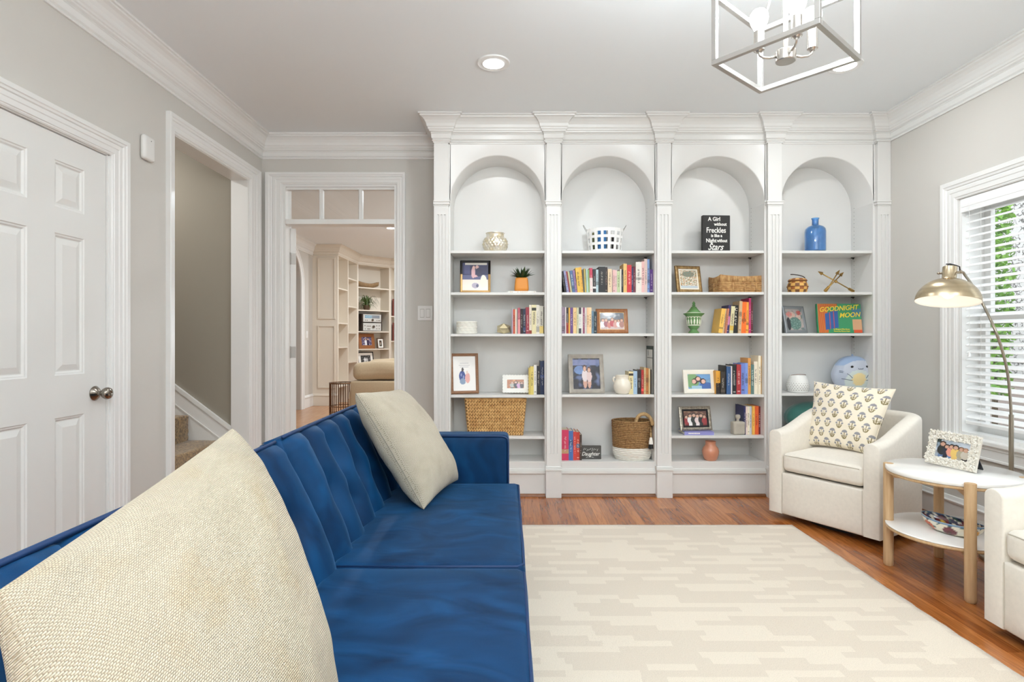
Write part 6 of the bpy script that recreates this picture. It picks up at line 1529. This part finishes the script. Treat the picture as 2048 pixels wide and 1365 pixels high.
lathe_obj('vase_body', [(0.0005, 0.0), (0.042, 0.0), (0.052, 0.008), (0.064, 0.040), (0.066, 0.062), (0.060, 0.088), (0.050, 0.104), (0.047, 0.112), (0.049, 0.132), (0.051, 0.137), (0.047, 0.138), (0.043, 0.130), (0.043, 0.108), (0.055, 0.08), (0.055, 0.02), (0.0005, 0.012)], M_creamc, t)
for s_ in (-1, 1): MB().tube([(s_*0.050, 0, 0.118), (s_*0.062, 0, 0.121), (s_*0.068, 0, 0.110), (s_*0.064, 0, 0.094), (s_*0.057, 0, 0.088)], 0.0065, 10).build('handle', M_creamc, t, smooth=True)
t = thing('floral_board', 'small white board with dark floral border behind the books', 'sign', (1.046, 4.330, T[1][3]+0.001), (0, 0, math.radians(-90)))
bwid = 0.185; MB().box(0, bwid, 0, 0.008, 0, 0.352).build('board', mat('board_edge', (60, 64, 62), 0.6), t)
print_grid('printed_face', M_paper, t, 0, bwid, 0, 0.352, -0.0006, paint([('r', 0.10, 0.0, 1, 0.93, S(222, 222, 218)), ('r', 0.15, 0.74, 1.0, 0.755, S(90, 94, 92)), ('r', 0.3, 0.80, 0.36, 0.9, S(90, 94, 92)), ('r', 0.25, 0.655, 0.9, 0.665, S(120, 122, 120)), ('n', 30, 0.0, S(0, 0, 0))], S(56, 70, 64)), 30, 60)
t = thing('chalkboard_sign', 'small dark block sign lettered Daughter in white script', 'sign', (PX(1161.5, 4.22), 4.22, T[1][4]+0.0005), (math.radians(-3), 0, 0))
M_slate = mat('charcoal_board', (78, 76, 72), 0.75, vary=0.12, vscale=30); M_chalk = mat('white_lettering', (240, 238, 232), 0.7)
MB().box(0, 0.152, 0, 0.028, 0, 0.098).build('block', M_slate, t, bevel=0.0015)
text_mesh('Daughter', 0.040, M_chalk, 'lettering', t, (0.006, -0.0003, 0.026), shear=0.35, offset=0.0003, xs=0.86)
b = MB()
for (x0, z0, x1, z1) in [(0.02+0.0125*k, 0.064+0.006*math.sin(k*2.1), 0.028+0.0125*k, 0.078+0.004*math.cos(k*1.3)) for k in range(9)]+[(0.04+0.02*k, 0.012+0.004*math.sin(k), 0.056+0.02*k, 0.014+0.004*math.cos(k)) for k in range(3)]: b.bar((x0, -0.0004, z0), (x1, -0.0004, z1), 0.0006, 0.0022)
b.build('lettering', M_chalk, t)
t = item('rope_basket', 'two tone rope basket with a wrapped handle and tassel', 'basket', 1264.5, 4.246, T[1][4])
M_jute = mat('jute_rope', (178, 140, 92), 0.85, c2=(118, 84, 50), vscale=90, bump=0.5, bscale=260)
syb = 0.80; rp = lambda f: 0.138+0.016*math.sin(PI*(f*0.75+0.08))
coiled(t, 'white_base', M_wrope, 0.14, 0.146, 0.0, 0.092, 0.0072, syb, 110, prof=lambda f: 0.128+0.018*math.sin(PI/2*min(1, f*1.4)))
coiled(t, 'jute_wall', M_jute, 0.146, 0.154, 0.092, 0.290, 0.0072, syb, 110, prof=lambda f: 0.146+0.008*f)
MB().lathe([(0.0005, 0.002), (0.125, 0.002)], 40, sy=syb).build('basket_bottom', M_wrope, t)
hpts = [(0.02+0.062*(1-math.cos(a))-0.0, -0.118*syb/0.8*(1.0), 0.262+0.082*math.sin(a)) for a in [PI*i/18 for i in range(19)]]
hpts = [(x-0.02, -0.112+0.02*math.sin(PI*i/18), z) for i, (x, y, z) in enumerate(hpts)]
b = MB(); b.tube(hpts, 0.0115, 10)
for i in range(1, 46):
    f = i/46*18; k = int(f); g = f-k; p = Vector(hpts[k]).lerp(Vector(hpts[min(18, k+1)]), g); d = (Vector(hpts[min(18, k+1)])-Vector(hpts[k])).normalized(); e = d.cross(Vector((0, 1, 0))).normalized(); q = d.cross(e)
    b.tube([p+(e*math.cos(a)+q*math.sin(a))*0.0118+d*0.001*math.sin(a) for a in [2*PI*j/10 for j in range(10)]], 0.0022, 5, closed=True)
b.build('wrapped_handle', mat('jute_handle', (206, 176, 130), 0.85, c2=(166, 132, 86), vscale=60), t, smooth=True)
tx, ty = 0.108, -0.125
ts = MB().cyl((tx, ty, 0.155), (tx, ty, 0.250), 0.0022, n=8).cyl((tx, ty, 0.178), (tx, ty, 0.212), 0.0055, n=10).build('tassel', mat('jute_handle', (206, 176, 130), 0.85), t, smooth=True)
MB().lathe([(0.004, 0.182), (0.010, 0.172), (0.014, 0.150), (0.016, 0.130), (0.0005, 0.128)], 16, (tx, ty, 0)).build('tassel_cap', M_wrope, ts, auto=40)
b = MB(); rr = random.Random(2)
for k in range(60):
    a = rr.random()*2*PI; r = rr.uniform(0.002, 0.014); b.bar((tx+r*math.cos(a), ty+r*math.sin(a), 0.132), (tx+r*1.3*math.cos(a), ty+r*1.3*math.sin(a), rr.uniform(0.092, 0.102)), 0.0022)
b.build('tassel_fringe', M_black, ts)
# --- third bay
t = item('wooden_sign', 'tall black wooden block sign with white lettering about freckles and stars', 'sign', 1433, 4.225, T[2][0], 3)
MB().box(-0.104, 0.104, 0.0, 0.036, 0, 0.278).build('block', mat('black_wood', (40, 39, 38), 0.65, vary=0.25, vscale=40, stretch=(1, 1, 8)), t, bevel=0.004)
for body, size, x, z, sh, xs in (('A Girl', 0.040, -0.064, 0.236, 0.0, 0.92), ('without', 0.034, -0.018, 0.200, 0.0, 0.88), ('Freckles', 0.056, -0.078, 0.148, 0.0, 0.80), ('is like a', 0.031, -0.042, 0.116, 0.0, 0.92), ('Night', 0.040, -0.080, 0.076, 0.0, 0.88), ('without', 0.034, 0.004, 0.078, 0.0, 0.72), ('Stars', 0.066, -0.066, 0.020, 0.45, 0.86)):
    text_mesh(body, size, M_chalk, 'lettering', t, (x, -0.0003, z), shear=sh, offset=0.0009, xs=xs)
t = item('woven_tray', 'long low woven rush tray on the second shelf of the third bay', 'basket', 1475.5, 4.262, T[2][1], 4)
M_rush = mat('rush_weave', (206, 166, 112), 0.8, c2=(158, 112, 66), vscale=40)
tw, td, th_ = 0.176, 0.100, 0.118; rng = random.Random(6)
MB().box(-tw+0.004, tw-0.004, -td+0.004, td-0.004, 0.0, 0.012).build('tray_bottom', M_rush, t)
def bound(f): return 0.012*(2*abs(f-0.5))**2
for (ax, ay, bx_, by_) in ((-tw, -td, tw, -td), (tw, -td, tw, td), (tw, td, -tw, td), (-tw, td, -tw, -td)):
    A, B = Vector((ax, ay)), Vector((bx_, by_)); L3 = (B-A).length; b = MB()
    for j in range(6):                                   # horizontal twisted rods of the lower wall
        z = 0.007+j*0.0125; pts_ = []
        for i in range(24):
            f = i/23; p = A.lerp(B, f); o = 0.0015*math.sin(f*L3*90+j*2); nn = Vector(((B-A).y, -(B-A).x)).normalized(); pts_.append((p.x+nn.x*o, p.y+nn.y*o, z+0.001*math.sin(f*40+j)))
        b.tube(pts_, 0.0066, 6)
    b.build('woven_side', M_rush, t, smooth=True)
    b = MB(); n = int(L3/0.0085)
    for i in range(n+1):                                 # upright wrapping below the rim
        p = A.lerp(B, i/n); s_ = Vector((rng.uniform(-0.002, 0.002), rng.uniform(-0.002, 0.002))); zt_ = th_+bound(i/n)
        b.tube([(p.x, p.y, 0.072), (p.x+s_.x, p.y+s_.y, 0.095), (p.x, p.y, zt_)], 0.0048, 6)
    nst = 4 if L3 > 0.3 else 2
    for i in range(1, nst):
        p = A.lerp(B, i/nst); nn = Vector(((B-A).y, -(B-A).x)).normalized()*0.008; b.tube([(p.x+nn.x, p.y+nn.y, 0.0), (p.x+nn.x, p.y+nn.y, 0.075)], 0.005, 6)
    b.build('wrapped_rim', M_rush, t, smooth=True, kind='stuff')
t = item('lidded_urn', 'green lidded urn with white relief figures', 'urn', 1387.5, 4.225, T[2][2])
M_jas = mat('sage_jasper', (98, 140, 84), 0.55); M_rel = mat('white_relief', (226, 226, 208), 0.6)
lathe_obj('urn_body', [(0.0005, 0.0), (0.038, 0.0), (0.040, 0.006), (0.034, 0.012), (0.026, 0.020), (0.024, 0.030), (0.034, 0.038), (0.040, 0.050), (0.042, 0.058), (0.045, 0.062), (0.050, 0.090), (0.052, 0.118), (0.054, 0.122), (0.062, 0.132), (0.074, 0.142), (0.076, 0.146), (0.074, 0.148), (0.0005, 0.148)], M_jas, t)
b = MB()
for k in range(14):
    a = 2*PI*k/14; r = 0.047; c = (r*math.cos(a), r*math.sin(a), 0.088); b.ball(c, 0.007, 0.007, 0.024, 8, 6); b.ball((r*1.05*math.cos(a), r*1.05*math.sin(a), 0.114), 0.0055, 0.0055, 0.006, 8, 5)
b.build('relief_figures', M_rel, t, smooth=True)
MB().lathe([(0.0495, 0.118), (0.0545, 0.1195), (0.0555, 0.125), (0.0535, 0.127)], 40).lathe([(0.042, 0.056), (0.0465, 0.058), (0.0465, 0.063), (0.044, 0.065)], 40).lathe([(0.055, 0.1495), (0.058, 0.152), (0.052, 0.1545)], 40).build('white_bands', M_rel, t, smooth=True)
ld_ = lathe_obj('lid', [(0.055, 0.1485), (0.052, 0.156), (0.036, 0.170), (0.024, 0.186), (0.018, 0.196), (0.010, 0.199), (0.0005, 0.2)], M_jas, t)
lathe_obj('finial', [(0.0005, 0.199), (0.010, 0.200), (0.013, 0.207), (0.008, 0.214), (0.012, 0.220), (0.008, 0.230), (0.0005, 0.238)], M_jas, ld_, 20)
t = item('stone_bottle', 'square grey stone bottle with a round stopper', 'bottle', 1475.5, 4.19, T[2][4], 6)
M_stone = mat('warm_grey_stone', (182, 174, 160), 0.7, vary=0.06, vscale=20)
MB().rbox(-0.045, 0.045, -0.03, 0.03, 0.0, 0.095, r=0.010, n=6).build('bottle_body', M_stone, t, smooth=True)
MB().lathe([(0.014, 0.092), (0.010, 0.100), (0.010, 0.112), (0.018, 0.122), (0.018, 0.138), (0.012, 0.144), (0.0005, 0.146)], 20).build('stopper', M_stone, t, auto=50)
t = item('terracotta_vase', 'small glossy terracotta vase on the bottom shelf', 'vase', 1421, 4.19, T[2][5])
lathe_obj('vase_body', [(0.0005, 0.0), (0.038, 0.0), (0.048, 0.012), (0.058, 0.045), (0.060, 0.068), (0.054, 0.090), (0.042, 0.104), (0.036, 0.114), (0.037, 0.134), (0.039, 0.139), (0.036, 0.140), (0.032, 0.130), (0.032, 0.11), (0.05, 0.08), (0.05, 0.02), (0.0005, 0.012)], mat('terracotta_glaze', (208, 142, 112), 0.25, coat=0.4, vary=0.05, vscale=10), t)
# --- fourth bay
t = item('glass_bottle', 'tall blue blown glass bottle on the top right shelf', 'bottle', 1630.5, 4.235, T[3][0])
def blue_glass():
    m = mat('blue_glass', (120, 182, 244), 0.06, vary=0.2, vscale=14, trans=0.75, coat=0.5); return m
def wob(v): return v
prb = [(0.0005, 0.0), (0.070, 0.0), (0.076, 0.006), (0.078, 0.02), (0.078, 0.155), (0.074, 0.176), (0.060, 0.192), (0.040, 0.200), (0.026, 0.206), (0.0245, 0.214), (0.0245, 0.244), (0.029, 0.252), (0.030, 0.257), (0.024, 0.258), (0.0215, 0.25), (0.0215, 0.21), (0.04, 0.194), (0.070, 0.17), (0.073, 0.15), (0.073, 0.012), (0.0005, 0.008)]
prb = [(r*0.93, z) for r, z in prb]; b = MB().lathe(prb, 56); b.v = [(x*(1+0.012*noise.noise(Vector((x*30, y*30, z*18)))), y*(1+0.012*noise.noise(Vector((x*30, y*30, z*18)))), z) for x, y, z in b.v]
b.build('bottle_body', blue_glass(), t, auto=50)
t = item('checker_basket', 'little checked splint basket with a lid and handle', 'basket', 1595, 4.215, T[3][1])
def chk(u, v):
    i, j = int(u*14), int(v*4.2); q = [S(222, 172, 92), S(160, 94, 46), S(232, 194, 120), S(122, 82, 52)]
    return q[0] if (i+j) % 2 == 0 else q[1] if j % 2 else q[3]
b = MB(); b.c = []; n = 84; prk = [(0.058, 0.0), (0.066, 0.018), (0.070, 0.040), (0.068, 0.060), (0.060, 0.078), (0.054, 0.086)]; fine = []
for i in range(5):
    for f in range(6): fine.append((lerp(prk[i][0], prk[i+1][0], f/6), lerp(prk[i][1], prk[i+1][1], f/6)))
fine.append(prk[-1]); m = len(fine)
for k in range(n+1):
    a = 2*PI*k/n
    for i, (r, z) in enumerate(fine):
        u_, v_ = k/n, i/(m-1); e = 0.0016*abs(math.sin(PI*14*u_))*abs(math.sin(PI*4.2*v_)); b.v.append(((r+e)*math.cos(a), (r+e)*math.sin(a), z)); b.c.append(chk(min(0.9999, u_), min(0.9999, v_)))
b.f = [(k*m+i, (k+1)*m+i, (k+1)*m+i+1, k*m+i+1) for k in range(n) for i in range(m-1)]
b.build('checked_wall', print_mat('splint_print', 0.6), t, smooth=True)
M_spl = mat('splint_brown', (140, 92, 52), 0.6)
for z, r in ((0.046, 0.0715), (0.090, 0.060)): MB().tube([(r*math.cos(2*PI*i/40), r*math.sin(2*PI*i/40), z) for i in range(40)], 0.003 if z < 0.06 else 0.006, 6, closed=True).build('hoop', M_spl, t, smooth=True)
lk = MB(); lk.c = []; prl = [(0.062, 0.094), (0.058, 0.102), (0.040, 0.108), (0.02, 0.110), (0.0005, 0.110)]
for k in range(n+1):
    a = 2*PI*k/n
    for i, (r, z) in enumerate(prl): lk.v.append((r*math.cos(a), r*math.sin(a), z)); lk.c.append(S(216, 168, 96) if int(k/n*14) % 2 else S(150, 92, 50))
m = len(prl); lk.f = [(k*m+i, (k+1)*m+i, (k+1)*m+i+1, k*m+i+1) for k in range(n) for i in range(m-1)]
lk.build('lid', print_mat('splint_print', 0.6), t, smooth=True)
MB().tube([(-0.052+0.052*(1-math.cos(a))*0.98, -0.004-0.03*math.sin(a), 0.102+0.034*math.cos(a/2)) for a in [PI*i/14 for i in range(15)]], 0.0035, 8).build('handle', mat('dark_splint', (62, 52, 48), 0.5), t, smooth=True)
t = item('crossed_arrows', 'brass sculpture of three crossed arrows', 'ornament', 1672, 4.215, T[3][1])
M_brs = mat('aged_brass', (178, 144, 84), 0.32, 0.9, vary=0.1, vscale=30)
def arrow(p, q):
    p, q = Vector(p), Vector(q); d = (q-p).normalized(); a = thing('arrow', None, None); a.parent = t; WM[a.name] = WM[t.name]
    MB().cyl(p, q-d*0.028, 0.0042, n=10).build('shaft', M_brs, a, smooth=True)
    e = d.cross(Vector((0, 1, 0))).normalized(); f = Vector((0, 1, 0)).cross(d).cross(d).normalized()
    MB().cyl(q-d*0.036, q, 0.0145, 0.0008, 4).build('arrow_head', M_brs, a)
    b = MB()
    for w_ in (e, -e):
        for k in range(1): b.add([p+d*0.004, p+d*0.052, p+d*0.046+w_*0.010, p+w_*0.010, p+d*0.004+Vector((0, 0.003, 0)), p+d*0.052+Vector((0, 0.003, 0)), p+d*0.046+w_*0.010+Vector((0, 0.003, 0)), p+w_*0.010+Vector((0, 0.003, 0))], [(0, 1, 2, 3), (7, 6, 5, 4), (0, 4, 5, 1), (1, 5, 6, 2), (2, 6, 7, 3), (3, 7, 4, 0)])
    b.build('fletching', M_brs, a)
arrow((0.136, 0.0, 0.009), (-0.134, 0.0, 0.160)); arrow((-0.098, -0.022, 0.010), (0.066, 0.014, 0.156)); arrow((-0.062, 0.03, 0.010), (0.030, 0.004, 0.172))
MB().ball((0.0, 0.0, 0.084), 0.011, n=12, m=8).build('joint', M_brs, t, smooth=True)
t = thing('picture_book', 'large green board book titled Goodnight Moon, standing face out', 'book', (PX(1637.5, 4.185), 4.185, T[3][2]+0.0008), (math.radians(-6), 0, math.radians(5)))
bw_, bh_ = 0.345, 0.222
MB().rbox(0, bw_, 0.0, 0.026, 0, bh_, r=0.006, n=4).build('cover', mat('board_book_green', (50, 140, 92), 0.4), t, smooth=True)
red, blu, grn = S(206, 74, 40), S(44, 92, 158), S(56, 146, 98)
def cover_fn(x, y):
    if x < 0.14 or (y > 0.9 and x < 0.45): return mixc(S(200, 66, 36), S(196, 130, 50), 0.5+0.5*math.sin(x*150+y*8))
    if 0.16 < x < 0.46 and 0.10+0.28*(x-0.16) < y < 0.66+0.15*(x-0.16)/0.3:
        for c in (0.27, 0.36):
            if abs(x-c) < 0.008: return S(190, 80, 80)
        return blu
    if 0.14 <= x < 0.22: return mixc(S(206, 84, 40), S(190, 130, 56), 0.5+0.5*math.sin(x*150))
    if x > 0.80 and y < 0.11: return S(220, 84, 44)
    if x > 0.79 and 0.11 < y < 0.47: return S(212, 164, 124)
    if x > 0.79 and 0.58 < y < 0.84: return S(66, 124, 150)
    return grn
print_grid('cover_print', print_mat('gloss_print', 0.3, coat=0.5), t, 0.003, bw_-0.003, 0.003, bh_-0.003, -0.0006, cover_fn, 110, 72)
M_yel = mat('yellow_ink', (240, 208, 60), 0.5)
text_mesh('GOODNIGHT', 0.050, M_yel, 'lettering', t, (0.014, -0.0012, 0.158), (PI/2, -0.07, 0), 0.3, offset=0.0006, xs=0.98)
text_mesh('MOON', 0.050, M_yel, 'lettering', t, (0.168, -0.0012, 0.116), (PI/2, -0.05, 0), 0.3, offset=0.0006, xs=1.02)
text_mesh('by Margaret Wise Brown', 0.0125, M_yel, 'lettering', t, (0.118, -0.0012, 0.026), offset=0.0002, xs=0.98)
text_mesh('Pictures by Clement Hurd', 0.0125, M_yel, 'lettering', t, (0.118, -0.0012, 0.011), offset=0.0002, xs=0.94)
t = item('pierced_lantern', 'white pierced candle lantern with a wire handle', 'candle holder', 1595.5, 4.225, T[3][3])
M_tin = mat('white_tin', (240, 239, 235), 0.4); b = MB(); n = 48
prc = [(0.0005, 0.001), (0.066, 0.001), (0.070, 0.006), (0.078, 0.040), (0.078, 0.055), (0.066, 0.100), (0.056, 0.122), (0.054, 0.126), (0.052, 0.122), (0.064, 0.095), (0.074, 0.05), (0.066, 0.010), (0.0005, 0.008)]
lathe_obj('lantern_body', prc, M_tin, t, 48)
hb_ = MB()
for j in range(8):
    z = 0.018+j*0.0125; r = 0.0702+0.008*min(1, (z-0.006)/0.034) if z < 0.055 else lerp(0.078, 0.056, (z-0.055)/0.067)
    for k in range(26):
        a = 2*PI*(k+0.5*(j % 2))/26; c = Vector((math.cos(a), math.sin(a), 0)); hb_.cyl(c*r+Vector((0, 0, z)), c*(r+0.0010)+Vector((0, 0, z)), 0.0027, n=6)
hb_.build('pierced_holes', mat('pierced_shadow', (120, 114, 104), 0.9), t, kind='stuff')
MB().tube([(0.054*math.cos(a), -0.054*math.sin(a)*0.9, 0.122+0.012*math.sin(a)) for a in [PI*i/16-0.1 for i in range(17)]], 0.0018, 6).build('wire_handle', mat('copper_wire', (150, 100, 70), 0.4, 0.8), t, smooth=True)
# round plush toy, body one continuous mesh with its felt colours printed on
t = item('plush_toy', 'round pale blue plush toy holding a yellow shell', 'plush toy', 1704, 4.245, T[3][3], 4)
b = MB(); b.c = []; n, m = 72, 60
cb, cf, cg, cy = S(150, 172, 204), S(196, 202, 214), S(212, 222, 218), S(238, 216, 158)
def felt(x, y, z):
    if y > 0.02: return cb
    if (x/0.052)**2+((z-0.098)/0.048)**2 < 1: return cy
    if ((x)/0.098)**2+((z-0.080)/0.088)**2 < 1 and z < 0.165: return cg
    if ((x-0.02)/0.125)**2+((z-0.170)/0.066)**2 < 1: return cf
    if z > 0.2: return cb
    return S(182, 190, 206)
for j in range(m+1):
    ph = PI*j/m-PI/2
    for i in range(n+1):
        a = 2*PI*i/n; zz = 0.134+0.134*math.sin(ph); wd = 0.155*(1.0-0.18*max(0, math.sin(ph)))*math.cos(ph)**0.72; sq_ = 0.085*math.cos(ph)**0.7
        x, y = wd*math.cos(a), sq_*math.sin(a); b.v.append((x, y, zz)); b.c.append(felt(x, y, zz))
b.f = [(j*(n+1)+i, j*(n+1)+i+1, (j+1)*(n+1)+i+1, (j+1)*(n+1)+i) for j in range(m) for i in range(n)]
b.build('body', print_mat('plush_felt', 0.95, bump=0.5, bscale=700, sheen=0.5), t, smooth=True)
def on_plush(x, z, out=0.0):
    s = (z-0.134)/0.134; ph = math.asin(max(-1, min(1, s))); wd = 0.155*(1-0.18*max(0, s))*math.cos(ph)**0.72; sq_ = 0.085*math.cos(ph)**0.7
    return (x, -sq_*math.sqrt(max(0, 1-(x/wd)**2))-out, z)
for x in (-0.050, 0.066): MB().ball(on_plush(x, 0.190), 0.0115, 0.004, 0.0085, 12, 8).build('eye', M_black, t, smooth=True)
M_thr = mat('grey_thread', (92, 100, 118), 0.8)
for ln in ([(-0.088, 0.140), (-0.070, 0.128), (-0.052, 0.108)], [(-0.118, 0.102), (-0.085, 0.096), (-0.052, 0.090)], [(0.088, 0.140), (0.070, 0.128), (0.054, 0.106)], [(0.116, 0.098), (0.085, 0.093), (0.054, 0.090)], [(-0.128, 0.160), (-0.108, 0.156)], [(-0.130, 0.150), (-0.110, 0.146)], [(0.122, 0.150), (0.134, 0.153)], [(-0.008, 0.180), (-0.006, 0.174), (0.004, 0.172), (0.010, 0.177), (0.016, 0.172), (0.026, 0.174), (0.028, 0.180)]):
    MB().tube([on_plush(x, z, 0.0012) for x, z in ln], 0.0019, 6).build('stitching', M_thr, t, smooth=True)
MB().tube([(0.0, 0, 0.262), (0.004, 0, 0.272), (0.0, 0, 0.282)], lambda f: 0.010*(1-f)+0.002, 8).build('tuft', mat('plush_tuft', (150, 172, 204), 0.95), t, smooth=True)
t = item('teal_pouf', 'round teal velvet pumpkin half hidden behind the armchair', 'ornament', 1622, 4.25, T[3][4])
b = MB(); n, m = 64, 16
for j in range(m+1):
    ph = PI*j/m-PI/2
    for i in range(n):
        a = 2*PI*i/n; r = math.cos(ph)*(1+0.035*abs(math.sin(a*5))); b.v.append((0.19*r*math.cos(a), 0.115*r*math.sin(a), 0.118+0.118*math.sin(ph)))
for j in range(m):
    for i in range(n): i2 = (i+1) % n; b.f.append((j*n+i, j*n+i2, (j+1)*n+i2, (j+1)*n+i))
b.build('body', mat('teal_velvet', (60, 122, 112), 0.7, sheen=0.6, vary=0.1, vscale=6), t, smooth=True)
